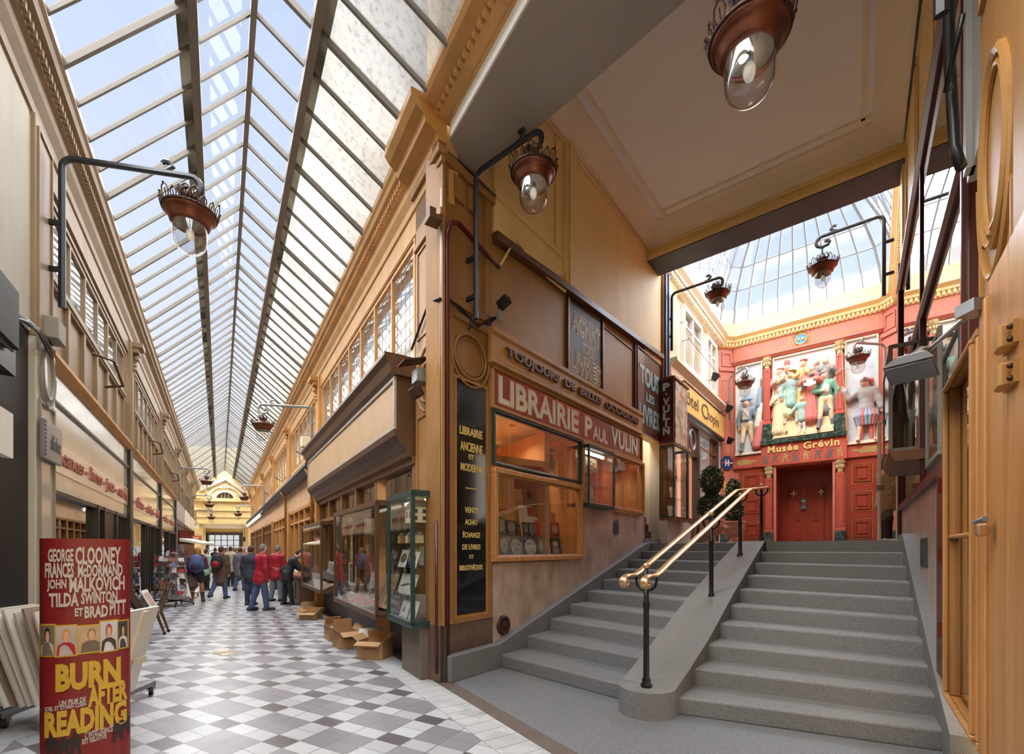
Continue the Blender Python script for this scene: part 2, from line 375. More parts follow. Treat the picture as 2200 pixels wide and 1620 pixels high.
# ---- glass roof
NL, NB1, NRI, NB2, NR2 = -1.45, -.27, .37, .99, 2.04
ZE, ZB1, ZRI, ZB2 = 7.0, 8.02, 8.6, 8.0
SK = -.375
S0, S1 = -5.0, 49.0
def rpt(s, n, z): x, y = P(s+SK*n, n); return (x, y, z)
roof = sroot('ceiling_glass_roof')
strips = [('west', NL, ZE, NB1, ZB1), ('west_upper', NB1, ZB1, NRI, ZRI), ('east_upper', NRI, ZRI, NB2, ZB2), ('east', NB2, ZB2, NR2, ZE)]
M['roofclear'] = glassm('roof_glass', (.85, .87, .90), .01, edge=.25, haze=.015, hazecol=(.6, .66, .75))
def frostm(name, tint, col, haze, dirt):
    m, nt, out = newmat(name); nd, lk = nt.nodes, nt.links
    tr = nd.new('ShaderNodeBsdfTransparent'); tr.inputs[0].default_value = (*tint, 1)
    tl = nd.new('ShaderNodeBsdfTranslucent')
    t = nd.new('ShaderNodeTexCoord'); n = nd.new('ShaderNodeTexNoise'); n.inputs['Scale'].default_value = 14; n.inputs['Detail'].default_value = 8; n.inputs['Roughness'].default_value = .75
    lk.new(t.outputs['Object'], n.inputs['Vector']); r = nd.new('ShaderNodeValToRGB'); lk.new(n.outputs['Fac'], r.inputs[0])
    r.color_ramp.elements[0].position = .34; r.color_ramp.elements[1].position = .5
    r.color_ramp.elements[0].color = tuple(c*dirt for c in col)+(1,); r.color_ramp.elements[1].color = (*col, 1)
    lk.new(r.outputs[0], tl.inputs[0])
    n2 = nd.new('ShaderNodeTexNoise'); n2.inputs['Scale'].default_value = 1.1; lk.new(t.outputs['Object'], n2.inputs['Vector'])
    mr = nd.new('ShaderNodeMapRange'); lk.new(n2.outputs['Fac'], mr.inputs[0]); mr.inputs[1].default_value = .35; mr.inputs[2].default_value = .65; mr.inputs[3].default_value = haze-.12; mr.inputs[4].default_value = haze+.1
    m2 = nd.new('ShaderNodeMixShader'); lk.new(mr.outputs[0], m2.inputs[0]); lk.new(tr.outputs[0], m2.inputs[1]); lk.new(tl.outputs[0], m2.inputs[2])
    lk.new(m2.outputs[0], out.inputs[0]); return m
M['roofwired'] = frostm('wired_roof_glass', (.9, .92, .95), (.215, .212, .202), .7, .6)
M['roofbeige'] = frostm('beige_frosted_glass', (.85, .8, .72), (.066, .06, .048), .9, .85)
M['roofwest'] = glassm('roof_glass_west', (.85, .87, .90), .01, edge=.25, haze=.02, hazecol=(.6, .66, .75))
for nm, na, za, nb, zb in strips:
    def strip_box(mb, na, za, nb, zb, s0, s1, d0, d1):
        mb.hexa([rpt(s0, na, za+d0), rpt(s1, na, za+d0), rpt(s1, nb, zb+d0), rpt(s0, nb, zb+d0)],
                [rpt(s0, na, za+d1), rpt(s1, na, za+d1), rpt(s1, nb, zb+d1), rpt(s0, nb, zb+d1)])
    g = MB()
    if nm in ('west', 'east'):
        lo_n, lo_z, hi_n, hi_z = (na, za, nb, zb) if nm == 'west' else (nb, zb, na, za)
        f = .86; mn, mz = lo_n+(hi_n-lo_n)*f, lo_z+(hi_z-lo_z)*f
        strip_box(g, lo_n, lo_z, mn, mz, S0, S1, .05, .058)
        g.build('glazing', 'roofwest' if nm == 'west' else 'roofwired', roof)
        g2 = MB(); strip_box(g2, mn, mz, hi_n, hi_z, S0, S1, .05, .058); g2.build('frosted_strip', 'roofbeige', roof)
    else:
        strip_box(g, na, za, nb, zb, S0, S1, .05, .058); g.build('glazing', 'roofclear', roof)
    bars = MB(); s = S0
    k = 0
    while s < S1:
        w = .028 if k % 4 == 0 else .018
        strip_box(bars, na, za, nb, zb, s-w, s+w, -.03 if k % 4 == 0 else 0, .07); s += .57; k += 1
    bars.build('glazing_bars', 'roofbar', roof)
for nm, n, z, w, d in (('purlin', NB1, ZB1, .05, .16), ('purlin', NB2, ZB2, .05, .16), ('ridge_beam', NRI, ZRI, .035, .14)):
    b = MB(); b.hexa([rpt(S0, n-w, z-d*.55), rpt(S1, n-w, z-d*.55), rpt(S1, n-w, z+.08), rpt(S0, n-w, z+.08)],
                     [rpt(S0, n+w, z-d*.55), rpt(S1, n+w, z-d*.55), rpt(S1, n+w, z+.08), rpt(S0, n+w, z+.08)])
    b.build(nm, 'roofbar', roof)

# ---- cornice, windows and panelling of the arcade's upper floor
def cornice_prof(d, ztop, k=1.0):    # (y, z) with y negative out of the wall
    return [(.25, ztop+.06), (-d, ztop+.06), (-d, ztop-.03), (-d+.03, ztop-.06), (-d+.05, ztop-.13), (-d*.55, ztop-.17), (-d*.55, ztop-.27), (-d*.4, ztop-.30), (-d*.36, ztop-.40), (-.05, ztop-.5), (-.05, ztop-.62), (0, ztop-.66), (.25, ztop-.66)]
def dentils(mb, x0, x1, y0, y1, z0, z1, w=.05, gap=.05):
    x = x0
    while x < x1: mb.box(x, x+w, y0, y1, z0, z1); x += w+gap
LBAY = [0.6, 7.22, 13.5, 19.9, 26.3, 32.7, 39.1, 45.5]                   # pilaster centres, west side
RBAY = [-.46, -8.3, -14.6, -20.9, -27.2, -33.5, -39.8]                   # pilaster centres, east side (local x)
def facade(nm, F, lo, hi, d, ztop, mat):
    r = sroot('trim_cornice_'+nm, F)
    MB().mould(cornice_prof(d, ztop), lo, hi).build('moulding', mat, r)
    b = MB(); dentils(b, lo, hi, -d*.55-.045, -d*.5, ztop-.255, ztop-.175); b.build('dentils', mat, r)
    MB().box(lo, hi, -.03, .2, ztop-.95, ztop-.65).build('frieze', mat, r)
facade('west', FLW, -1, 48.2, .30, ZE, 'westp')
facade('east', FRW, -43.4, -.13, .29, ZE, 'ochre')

def console(F, x, z, mat, root, w=.3):
    b = MB(); b.box(x-w/2, x+w/2, -.28, 0, z-.08, z+.02); b.box(x-w/2+.03, x+w/2-.03, -.2, 0, z-.2, z-.08)
    b.lathe([(.0, -.07), (.07, -.05), (.07, .05), (0, .07)], (x, -.13, z-.28), 10); b.box(x-w/2+.05, x+w/2-.05, -.09, 0, z-.6, z-.2)
    for k in range(3): b.ell((x, -.1, z-.36-.09*k), (.05, .06, .055), 8, 6)
    b.build('console', mat, root)
wcount = [0]
def window_band(F, x0, x1, z0, z1, n, mat, glass, lead=0, yb=.12, sash=.05, split=None):
    wcount[0] += 1
    r = sroot('window_%d' % wcount[0], F)
    b = MB().frame(x0, x1, z0, z1, .06, -.0, .12); b.frame(x0-.06, x1+.06, z0-.06, z1+.06, .05, -.02, .03); b.build('frame', mat, r)
    pitch = (x1-x0-.14)/n; mull = MB(); gl = MB(); ld = MB()
    for i in range(n):
        a, c = x0+.07+i*pitch, x0+.07+(i+1)*pitch
        if i: mull.box(a-.028, a+.028, .0, .12, z0+.06, z1-.06)
        gl.box(a+.02, c-.02, .03, .038, z0+.06, z1-.06)
        if lead:
            k = lead
            for j in range(1, k): ld.box(a+(c-a)*j/k-.003, a+(c-a)*j/k+.003, .024, .03, z0+.07, z1-.07)
            z = z0+.07
            while z < z1-.1: ld.box(a+.02, c-.02, .024, .03, z-.003, z+.003); z += (c-a)/k*1.1
        if split: mull.box(a+.02, c-.02, .0, .1, split-.02, split+.02)
    if mull.v: mull.build('mullions', mat, r)
    gl.build('panes', glass, r)
    if lead: ld.build('leading', 'greyp', r)
    return r
def pilaster(nm, F, x, w, z0, z1, mat, d=.07, oval=None, capz=None):
    r = sroot('trim_'+nm, F)
    b = MB().box(x-w/2, x+w/2, -d, .2, z0, z1); b.build('shaft', mat, r, bevel=.008)
    b = MB(); b.frame(x-w/2+.05, x+w/2-.05, z0+.1, (oval-.5) if oval else z1-.1, .025, -d-.018, -d+.01)
    if oval: b.oval(x, oval, w/2-.09, .3, .02, -d); b.oval(x, oval, w/2-.05, .38, .012, -d)
    b.build('panel_moulding', mat, r)
    if capz: console(F, x, capz, mat, r, w*.8)
    return r
# west side
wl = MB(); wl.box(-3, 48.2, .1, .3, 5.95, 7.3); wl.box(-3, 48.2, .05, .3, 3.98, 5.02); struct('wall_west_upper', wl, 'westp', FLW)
bk = MB(); bk.box(-3, 48.2, 1.3, 1.4, -.1, 7.2); bk.box(-3, 48.2, .3, 1.3, 3.9, 3.98); struct('wall_west_rear', bk, pm('grey_plaster', C3(176, 172, 166), .8), FLW)
for i in range(len(LBAY)-1):
    xa, xb = LBAY[i], LBAY[i+1]
    w = .8 if i == 0 else .5
    nxt = .8 if i == 0 else .5
    if i < 4: pass
    window_band(FLW, xa+.55, xb-(1.4 if i == 0 else .5), 5.05, 5.9, 6, 'westp', 'glasslead', split=None)
    p = MB(); px0, px1 = xa+.55, xb-(1.4 if i == 0 else .5); n = 6; pit = (px1-px0)/n
    for k in range(n): p.frame(px0+k*pit, px0+(k+1)*pit, 4.02, 5.0, .05, .0, .06)
    struct('trim_panelling', p, 'westp', FLW)
for i, x in enumerate(LBAY[1:-1]):
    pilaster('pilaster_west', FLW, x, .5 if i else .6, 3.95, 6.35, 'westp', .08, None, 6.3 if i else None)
# east side
we = MB(); we.box(-43.4, -.9, .1, .3, 6.05, 7.3); we.box(-43.4, -.9, .05, .3, 3.9, 4.42); struct('wall_east_upper', we, 'ochre', FRW)
be = MB(); be.box(-43.4, -1.2, 1.3, 1.4, 4.0, 7.2); struct('wall_east_rear', be, pm('pale_plaster', C3(176, 180, 184), .8), FRW)
window_band(FRW, -7.95, -1.02, 4.3, 6.02, 7, 'ochre', 'glasslead', lead=5)
for i in range(1, len(RBAY)-1):
    xa, xb = RBAY[i+1], RBAY[i]
    window_band(FRW, xa+.35, xb-.35, 4.5, 6.02, 6, 'ochre', 'glasslead')
for x in RBAY[1:]: pilaster('pilaster_east', FRW, x, .5, 3.95, 6.35, 'ochre', .08, None, 6.3)

# ---- closing wall of the arcade far away, with round-topped window, year stone and a big glazed gate
xe0 = Vector(P(47.6, LW-.3)); qd = Q
xe0 = Vector(P(48.6, LW-.4)); FEN = FR(xe0.x, xe0.y, qd.x, qd.y)
LEN = 6.3
en = MB()
xl = [lx(FEN, u) for u in (425, 540)]
def ez(v): return lp(FEN, 487, v)[1]
zsof = ez(1127); zled = ez(1078)
en.box(-1, LEN+1, 0, .4, zsof, 10.6); struct('wall_end', en, 'beige', FEN)
en = MB()
for z, h, d in ((zled, .28, .25), (ez(1098), .14, .1), (ez(1112), .1, .06), (zsof, .2, .1)): en.box(-1, LEN+1, -d, 0, z, z+h)
struct('trim_end_cornice', en, 'beige', FEN)
xc = lx(FEN, 484); zc = zled+.3
def arch(mb, xc, z, r0, r1, y0, y1, n=20):
    for i in range(n):
        a, c = PI*i/n, PI*(i+1)/n
        p = [(xc+r*math.cos(t), z+r*math.sin(t)*.75) for r, t in ((r0, a), (r1, a), (r1, c), (r0, c))]
        mb.prism(p, 'y', y0, y1)
    return mb
R = (lx(FEN, 507)-lx(FEN, 462))/2
wcount[0] += 1; aw = sroot('window_%d' % wcount[0], FEN)
arch(MB(), xc, zc, R*.82, R*1.15, -.12, .02).build('arch_frame', 'cream', aw)
b = MB(); b.prism([(xc+R*.82*math.cos(PI*i/16), zc+R*.82*.75*math.sin(PI*i/16)) for i in range(17)], 'y', -.03, -.02); b.build('pane', 'glassr', aw)
b = MB(); [b.box(xc+R*.82*k-.03, xc+R*.82*k+.03, -.06, -.03, zc, zc+R*.8*.75*math.sqrt(1-k*k)) for k in (-.4, 0, .4)]; b.build('mullions', 'greyp', aw)
gab = MB(); zt = ez(1025)
ga = [(lx(FEN, 428), ez(1052)), (lx(FEN, 487), zt), (lx(FEN, 536), ez(1058))]
gab.prism([(ga[0][0], ga[0][1]-.3), (ga[1][0], ga[1][1]-.3), (ga[2][0], ga[2][1]-.3), (ga[2][0], ga[2][1]), (ga[1][0], ga[1][1]), (ga[0][0], ga[0][1])], 'y', -.25, 0)
arch(gab, xc, zc, R*1.5, R*1.7, -.14, 0)
struct('trim_end_gable', gab, 'cream', FEN)
yr = sroot('trim_year_stone', FEN); MB().box(lx(FEN, 473), lx(FEN, 492), -.12, 0, ez(1050), ez(1041)).build('stone', 'cream', yr)
text('1846', lx(FEN, 474.5), lx(FEN, 490.5), ez(1049), ez(1042.5), -.12, 'ochre2', yr, bold=.03)
# passage beyond: vestibule with glazed gate
vs = MB(); vs.box(-9, LEN+1, .4, 14, zsof, zsof+.3); struct('ceiling_vestibule', vs, 'cream', FEN)
x0, x1 = lx(FEN, 436), lx(FEN, 533)
vs = MB()
for xa_, xb_ in ((x0-.3, x0), (x1, x1+.3)):
    pa, pb_ = FEN @ Vector((xa_, 0, 0)), FEN @ Vector((xb_, 0, 0)); vs.prism([(pa.x, pa.y), (pb_.x, pb_.y), (pb_.x+T.x*14, pb_.y+T.y*14), (pa.x+T.x*14, pa.y+T.y*14)], 'z', 0, zsof)
struct('wall_vestibule', vs, 'beige')
F2 = FR(xe0.x-Q.y*9, xe0.y+Q.x*9, Q.x, Q.y)
wcount[0] += 1; gw = sroot('window_%d' % wcount[0], F2)
gx0, gx1, gz0, gz1 = lx(F2, 448), lx(F2, 515), lp(F2, 480, 1195)[1], lp(F2, 480, 1149)[1]
b = MB().frame(gx0-.25, gx1+.25, gz0-.25, gz1+.25, .28, -.1, .1); b.box(gx0-1, gx1+1, .12, .2, -.2, gz0); b.build('frame', 'darkgrey', gw)
b = MB(); [b.box(gx0+(gx1-gx0)*k/5-.03, gx0+(gx1-gx0)*k/5+.03, -.02, .04, gz0, gz1) for k in range(1, 5)]; [b.box(gx0, gx1, -.02, .04, gz0+(gz1-gz0)*k/4-.03, gz0+(gz1-gz0)*k/4+.03) for k in range(1, 4)]; b.build('glazing_bars', 'darkgrey', gw)
MB().box(gx0, gx1, .05, .06, gz0, gz1).build('panes', 'glasslead', gw)
b = MB(); b.box(gx0-5, gx0, .1, .3, 0, 9); b.box(gx1, gx1+6, .1, .3, 0, 9); b.box(gx0, gx1, .1, .3, gz1, 9); struct('wall_gate', b, 'beige', F2)
# rear of the arcade behind the camera
FBK = FR(*P(-5, 6), -N.x, -N.y)
b = MB(); b.box(-1, 9, -.2, 0, -.1, 9); struct('wall_south', b, 'beige', FBK)

# ---- stair hall shell
ZC = 8.95
hb = MB()       # wall above the shopfront: beige upper wall
hb.prism([(1.0, 6.0), (7.42, 6.42), (7.42, 9.2), (1.0, 9.2)], 'y', 0, .3); hb.box(6.36, 7.42, 0, .3, 4.34, 6.5); hb.box(.03, 1.05, .08, .3, 6.6, 9.2)
struct('wall_stair_hall_north', hb, 'beige', FHL)
hb = MB(); hb.box(2.86, 3.2, -.05, 0, 6.15, 8.95); hb.box(2.93, 3.13, -.075, -.05, 6.2, 8.9)
hb.box(1.0, 2.86, -.03, 0, 6.62, 6.72); hb.box(1.0, 2.86, -.04, 0, 6.06, 6.13); hb.box(2.55, 2.62, -.03, 0, 6.72, 8.9)
hb.box(1.0, 7.42, -.07, 0, 8.72, 8.95); hb.box(1.0, 7.42, -.04, 0, 8.6, 8.65)
struct('trim_wall_strips', hb, 'beige', FHL, bevel=.01)
cl = MB(); pA, pB = H(4.6, BL), H(11.5, BL)
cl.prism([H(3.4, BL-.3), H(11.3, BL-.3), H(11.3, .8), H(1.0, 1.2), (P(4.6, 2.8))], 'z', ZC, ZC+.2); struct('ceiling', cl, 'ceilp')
cv = MB()
FCL = FR(*H(3.915, BL), Hh.x, Hh.y)
cv.mould([(0, ZC-.28), (-.06, ZC-.28), (-.12, ZC-.2), (-.28, ZC-.06), (-.42, ZC-.03), (-.42, ZC), (0, ZC)], 1.2, 6.55)
cv.box(1.2, 6.4, -.62, -.56, ZC-.025, ZC); struct('trim_cove_north', cv, 'cream', FCL)
FLN = FR(*H(10.42, BL), Rr.x, Rr.y)      # lintel face, seen from the hall
cv = MB(); cv.mould([(0, ZC-.3), (-.06, ZC-.28), (-.12, ZC-.2), (-.3, ZC-.06), (-.45, ZC-.03), (-.45, ZC), (0, ZC)], 0, 4.7); cv.box(.6, 4.3, -.66, -.6, ZC-.025, ZC); struct('trim_cove_east', cv, 'cream', FLN)
cv = MB(); cv.mould([(0, ZC-.3), (-.06, ZC-.28), (-.12, ZC-.2), (-.28, ZC-.06), (-.42, ZC-.03), (-.42, ZC), (0, ZC)], -5.8, 3.0); cv.box(-5.6, 3, -.58, -.52, ZC-.025, ZC); struct('trim_cove_south', cv, 'cream', FHR)
lt = MB(); lt.box(-.3, 4.85, 0, .72, 8.42, 9.2); struct('trim_lintel', lt, 'beige', FLN)
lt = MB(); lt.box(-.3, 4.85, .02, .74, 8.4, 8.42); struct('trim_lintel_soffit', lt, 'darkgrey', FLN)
lt = MB(); lt.box(-.0, 4.7, -.03, 0, 8.44, 8.5); lt.box(0, 4.7, -.045, 0, 8.6, 8.66); struct('trim_lintel_moulding', lt, 'beige', FLN)
# wedge-shaped beam over the mouth of the hall
A0, A1 = Vector(P(5.2, 2.40)), Vector(P(-4.9, 2.46))
B0 = Vector((-.278, 6.09)); bd = Vector((1.883, -1.866)); B1 = B0+bd*2.2
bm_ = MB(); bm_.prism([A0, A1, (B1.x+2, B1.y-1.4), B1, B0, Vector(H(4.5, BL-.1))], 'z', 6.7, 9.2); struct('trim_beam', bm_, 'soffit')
FBM = FR(A1.x, A1.y, (A0-A1).x, (A0-A1).y) ; LB = (A0-A1).length
FBM = FR(A0.x, A0.y, -(A0-A1).x, -(A0-A1).y)
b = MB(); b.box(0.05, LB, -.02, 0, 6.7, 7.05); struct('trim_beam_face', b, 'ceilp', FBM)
r = sroot('trim_beam_cornice', FBM)
d = .38; b = MB(); b.mould([(.0, 7.12), (-d, 7.12), (-d, 7.03), (-d+.04, 6.99), (-.17, 6.97), (-.17, 6.91), (-.05, 6.89), (-.05, 6.87), (0, 6.87)], .0, LB); b.build('moulding', 'ochre', r)
b = MB(); dentils(b, 0, LB, -.22, -.15, 6.905, 6.975, .06, .05); b.build('dentils', 'ochre', r)
# right wall of the hall
ZS = 2.38
b = MB(); b.box(-6.4, .3, .06, .4, 5.6, 9.2); b.box(-6.4, -5.95, 0, .4, 0, 9.2); b.box(.0, .5, .06, .4, 0, 5.6); b.box(.3, 3.5, .06, .4, 4.2, 9.2); struct('wall_stair_hall_south', b, 'beige', FHR)
b = MB()
for xa, xb in ((-5.8, -4.2), (-4.0, -2.2), (-2.0, -.2)):
    b.frame(xa, xb, 5.75, 8.6, .06, .03, .06)
struct('trim_hall_south_panels', b, 'beige', FHR)
b = MB(); b.box(-6.2, -.75, 0, .1, 0, ZS); struct('wall_marble_dado_south', b, 'marble', FHR)

# ---- courtyard
b = MB(); b.prism([H(10.3, -4.3), H(10.3, -2.0), H(9.1, -1.5), H(8.5, .7), H(19, .9), H(19, -5.5), H(11, -5.5)], 'z', LAND-.3, LAND); struct('floor_courtyard', b, 'granite')
# ================================================================ STAIRS
def pb(F, uL, uR, vT, vB, y=0.0, ref='L'):     # measured rectangle on a frame plane; v's taken at the left (or right) edge
    u = uL if ref == 'L' else uR
    return lx(F, uL, y), lx(F, uR, y), lp(F, u, vB, y)[1], lp(F, u, vT, y)[1]
RISE = LAND/10
aL = lambda i: 4.938+.61*(i-1)
aM = lambda i: 4.65+.568*(i-1)
aN = lambda i: 4.61+.523*(i-1)
aR = lambda i: 5.10+.386*(i-1)
bR = lambda i: .43-.015*(i-1)
stairs = thing('staircase', 'broad grey granite staircase in two flights rising to the red facade', 'stairs', FR(*H(4.6, -1.8), Rr.x, Rr.y))
SI = stairs.matrix_world.inverted()
def wstair(mb, name, mat, **k):
    mb.v = [tuple(SI @ Vector(p)) for p in mb.v]; return mb.build(name, mat, stairs, **k)
for i in range(1, 11):
    j = i+1
    a2, m2 = (aL(j)+.1, aM(j)+.1) if i < 10 else (aL(10)+.25, aM(10)+.25)
    mb = MB(); mb.prism([H(aL(i), -4.12), H(a2, -4.12), H(m2, -2.08), H(aM(i), -2.08)], 'z', RISE*(i-2) if i > 1 else 0, RISE*i)
    wstair(mb, 'step', 'granite2', bevel=.022, seg=3)
    n2, r2 = (aN(j)+.1, aR(j)+.1) if i < 10 else (aN(10)+.25, aR(10)+.25)
    mb = MB(); mb.prism([H(aN(i), -1.55), H(n2, -1.55), H(r2, bR(i)+.03), H(aR(i), bR(i)+.03)], 'z', RISE*(i-2) if i > 1 else 0, RISE*i)
    wstair(mb, 'step', 'granite', bevel=.022, seg=3)
# centre ramp with its rounded foot
Lp = [(4.55, .27), (5.05, .43), (5.7, .63), (6.6, .93), (8.2, 1.38), (9.76, 1.80), (9.95, 1.80)]
Rp = [(4.50, .27), (4.95, .385), (5.675, .60), (6.81, 1.02), (8.0, 1.42), (9.15, 1.80), (9.5, 1.80)]
mb = MB(); bl, br = -2.10, -1.53
for k in range(len(Lp)-1):
    l0, l1, r0_, r1_ = Lp[k], Lp[k+1], Rp[k], Rp[k+1]
    c = [(*H(l0[0], bl), 0), (*H(r0_[0], br), 0), (*H(r1_[0], br), 0), (*H(l1[0], bl), 0)]
    t = [(*H(l0[0], bl), l0[1]), (*H(r0_[0], br), r0_[1]), (*H(r1_[0], br), r1_[1]), (*H(l1[0], bl), l1[1])]
    mb.hexa(c, t)
arc = [H(4.525-.30*math.sin(PI*i/14), -1.815-.285*math.cos(PI*i/14)) for i in range(15)]
mb.prism(arc, 'z', 0, .27)
bm2 = wstair(mb, 'center_ramp', 'granite')
# side curbs
r = MB(); r.prism([(.04, 0), (7.2, 0), (7.2, LAND), (6.5, LAND+.02), (6.15, LAND), (.98, .345), (.04, .335)], 'y', .0, .12)
r.M = None
FCB = FR(*H(3.915, -4.10), Hh.x, Hh.y)
r.v = [tuple(FCB @ Vector((p[0], p[1]-.02, p[2]))) for p in r.v]
wstair(r, 'curb', 'granite2', bevel=.012)
r = MB()
pts = [(4.75, .20), (5.15, .36), (5.7, .58), (6.3, .86), (6.9, 1.12), (7.6, 1.44), (8.35, LAND+.02), (9.2, LAND+.02)]
for k in range(len(pts)-1):
    (a0, z0), (a1, z1) = pts[k], pts[k+1]
    b0, b1 = .44-.04*(a0-4.75), .44-.04*(a1-4.75)
    w0 = .17
    r.hexa([(*H(a0, b0), 0), (*H(a1, b1), 0), (*H(a1, b1+w0), 0), (*H(a0, b0+w0), 0)], [(*H(a0, b0), z0+.06), (*H(a1, b1), z1+.06), (*H(a1, b1+w0), z1+.06), (*H(a0, b0+w0), z0+.06)])
wstair(r, 'curb', 'granite')

# handrail: two brass rails on black posts
rail = thing('handrail', 'double brass handrail on black posts along the centre ramp', 'handrail', FR(*H(4.45, -1.80), Hh.x, Hh.y))
posts = [(0, .27, 1.47), (2.33, .93, 2.13), (4.08, 1.50, 2.56), (5.95, LAND, 2.93)]
railz = lambda x: 1.40+(x+.0)*.298 if x < 4.3 else 1.40+4.3*.298+(x-4.3)*.13
for x, z0, z1 in posts:
    b = MB(); b.lathe([(.055, 0), (.055, .03), (.04, .045), (.045, .07), (.03, .1), (.028, (z1-z0)*.66), (.033, (z1-z0)*.66+.01), (.033, (z1-z0)*.7), (.026, (z1-z0)*.71), (.024, z1-z0-.02)], (x, 0, z0), 14)
    zz = railz(x)
    for sgn in (1, -1):
        b.tube([(x, 0, zz-.16), (x, sgn*.05, zz-.155), (x, sgn*.09, zz-.12), (x, sgn*.105, zz-.07), (x, sgn*.105, zz-.01)], .014, 8)
    p = b.build('post', 'black', rail, smooth=True)
    MB().ell((x, 0, z1+.012), .034, 14, 10).build('finial', 'brass', p, smooth=True)
for sgn in (1, -1):
    b = MB(); y = sgn*.105
    sc = [(.03+.02-.03*0-.16+.085*math.cos(t)*(1-.04*k), y, railz(.0)-.085+.085*math.sin(t)*(1-.045*k)) for k, t in enumerate([PI*2.2-PI*.14*i for i in range(0, 0)])]
    # scroll at the foot: the rail sweeps out level, curls down and under
    cxs, czs = -.27, 1.40-.075
    pts = []
    for k in range(15):
        t = -PI*.55-2*PI*.0+ (PI*1.05+PI*.0)*0
    spiral = [(cxs+(.035+.003*k)*math.cos(PI*1.55-PI*.15*k), y, czs+(.035+.003*k)*math.sin(PI*1.55-PI*.15*k)) for k in range(-6, 8)]
    pts = spiral+[(-.20, y, 1.395), (-.05, y, 1.388), (.08, y, 1.415)]+[(x, y, railz(x)) for x in (.3, 1.2, 2.33, 3.3, 4.2, 4.35, 5.0, 5.9)]
    zt = railz(5.9)
    pts += [(6.02+.05*math.sin(PI*k/6), y, zt-.045+.05*math.cos(PI*k/6)) for k in range(0, 9)]
    b.tube(pts, .03, 12, sq=(.95, .42)); b.build('rail', 'brass', rail, smooth=True)

# ================================================================ BOOKSHOP FRONT (stair hall, north wall)
# marble dado under the windows and corner plinth
b = MB(); b.prism([(1.0, 0), (6.36, 0), (6.36, 2.43), (3.45, 2.43), (3.45, 1.45), (1.0, 1.45)], 'y', .0, .14); struct('wall_marble_dado_north', b, 'marble', FHL)
b = MB(); b.box(.0, 1.0, .03, .3, 0, .69); struct('trim_corner_plinth', b, pm('worn_brown_marble', C3(104, 84, 72), .4, scale=5, var=.3, detail=8), FHL)
cp = sroot('trim_corner_pilaster', FHL)
b = MB(); b.box(0.0, .98, .05, .3, .69, 6.68); b.box(0, .24, .02, .05, .69, 4.72); b.box(.9, .98, .02, .05, .69, 4.72); b.box(.24, .9, .02, .05, .69, .77); b.box(.24, .9, .02, .05, 4.64, 4.72); b.frame(.0, .98, 4.8, 6.6, .14, .02, .06, wz=.1); b.box(0, .98, .035, .06, 3.87, 3.93)
b.build('shaft', 'ochre3', cp, bevel=.006)
b = MB(); b.oval(.55, 4.21, .30, .29, .022, .03); b.oval(.55, 4.21, .36, .40, .02, .025, a0=PI, a1=2*PI); b.oval(.55, 4.21, .25, .24, .012, .035); b.build('oval_moulding', 'ochre3', cp, smooth=True)
b = MB(); b.box(.22, .42, .0, .05, 6.15, 6.45); b.box(.5, .7, .0, .05, 6.15, 6.45); b.box(-.02, 1.0, -.03, .05, 6.48, 6.6); b.build('capital_blocks', 'ochre3', cp, bevel=.008)
# arcade face of the corner pilaster
cp2 = sroot('trim_corner_pilaster_arcade', FRW)
b = MB(); b.box(-.9, -.0, -.03, .015, .7, 6.4); b.box(-.92, 0.01, -.05, .02, 6.4, 6.5); b.box(-.95, .02, -.09, .02, 6.5, 6.68); b.box(-.9, .01, -.06, .02, 5.75, 5.85); b.build('shaft', 'ochre3', cp2, bevel=.008)
b = MB(); b.frame(-.82, -.12, 4.5, 5.7, .03, -.045, -.03); b.frame(-.82, -.12, .8, 3.45, .03, -.045, -.03); b.oval(-.47, 3.95, .3, .36, .022, -.03); b.oval(-.47, 3.95, .36, .48, .018, -.03, a0=PI, a1=2*PI); b.build('panel_moulding', 'ochre3', cp2)
b = MB(); b.mould([(.02, 7.08), (-.44, 7.08), (-.44, 6.98), (-.38, 6.9), (-.28, 6.84), (-.26, 6.76), (-.12, 6.70), (-.1, 6.62), (.02, 6.62)], -.98, .04); b.build('capital', 'ochre2', cp2)
b = MB(); b.box(-.9, .0, .0, .03, -.05, .7); struct('trim_corner_plinth_arcade', b, pm('dark_marble', C3(70, 62, 58), .35, scale=5, var=.3, detail=8), FRW)

# black glass panel with gold lettering
bp = thing('notice_board', 'tall black glass panel with gold lettering on the corner pilaster', 'sign', FHL @ TR(.55, .05, .8))
I = Matrix.Translation((-.55, -.05, -.8))
def lpan(mb, name, mat, par, T_, **k): mb.v = [tuple(T_ @ Vector(p)) for p in mb.v]; return mb.build(name, mat, par, **k)
lpan(MB().box(.288, .85, .03, .05, .8, 3.86), 'glass_panel', 'blackglass', bp, I)
lpan(MB().frame(.255, .885, .76, 3.89, .025, .02, .055), 'frame', 'ochre2', bp, I)
lines = [('LIBRAIRIE', 983, 1040, 913, 931), ('ANCIENNE', 985, 1040, 946, 966), ('ET', 1006, 1018, 976, 986), ('MODERNE', 986, 1039, 993, 1010), ('VENTE', 996, 1029, 1089, 1101), ('ACHAT', 997, 1028, 1115, 1127), ('ÉCHANGE', 991, 1034, 1140, 1155), ('DE LIVRES', 990, 1035, 1169, 1181), ('ET', 1008, 1018, 1192, 1200), ('BIBLIOTHÈQUES', 983, 1040, 1212, 1228)]
def lettering(par, off, F, s, uL, uR, vT, vB, y, mat, bold=.02, ref='L', depth=.006, shear=0, name='lettering', warp=None):
    x0, x1, z0, z1 = pb(F, uL, uR, vT, vB, y, ref)
    o = text(s, x0, x1, z0, z1, y, mat, par, name, None, bold, shear, depth, warp)
    o.matrix_local = off; return o
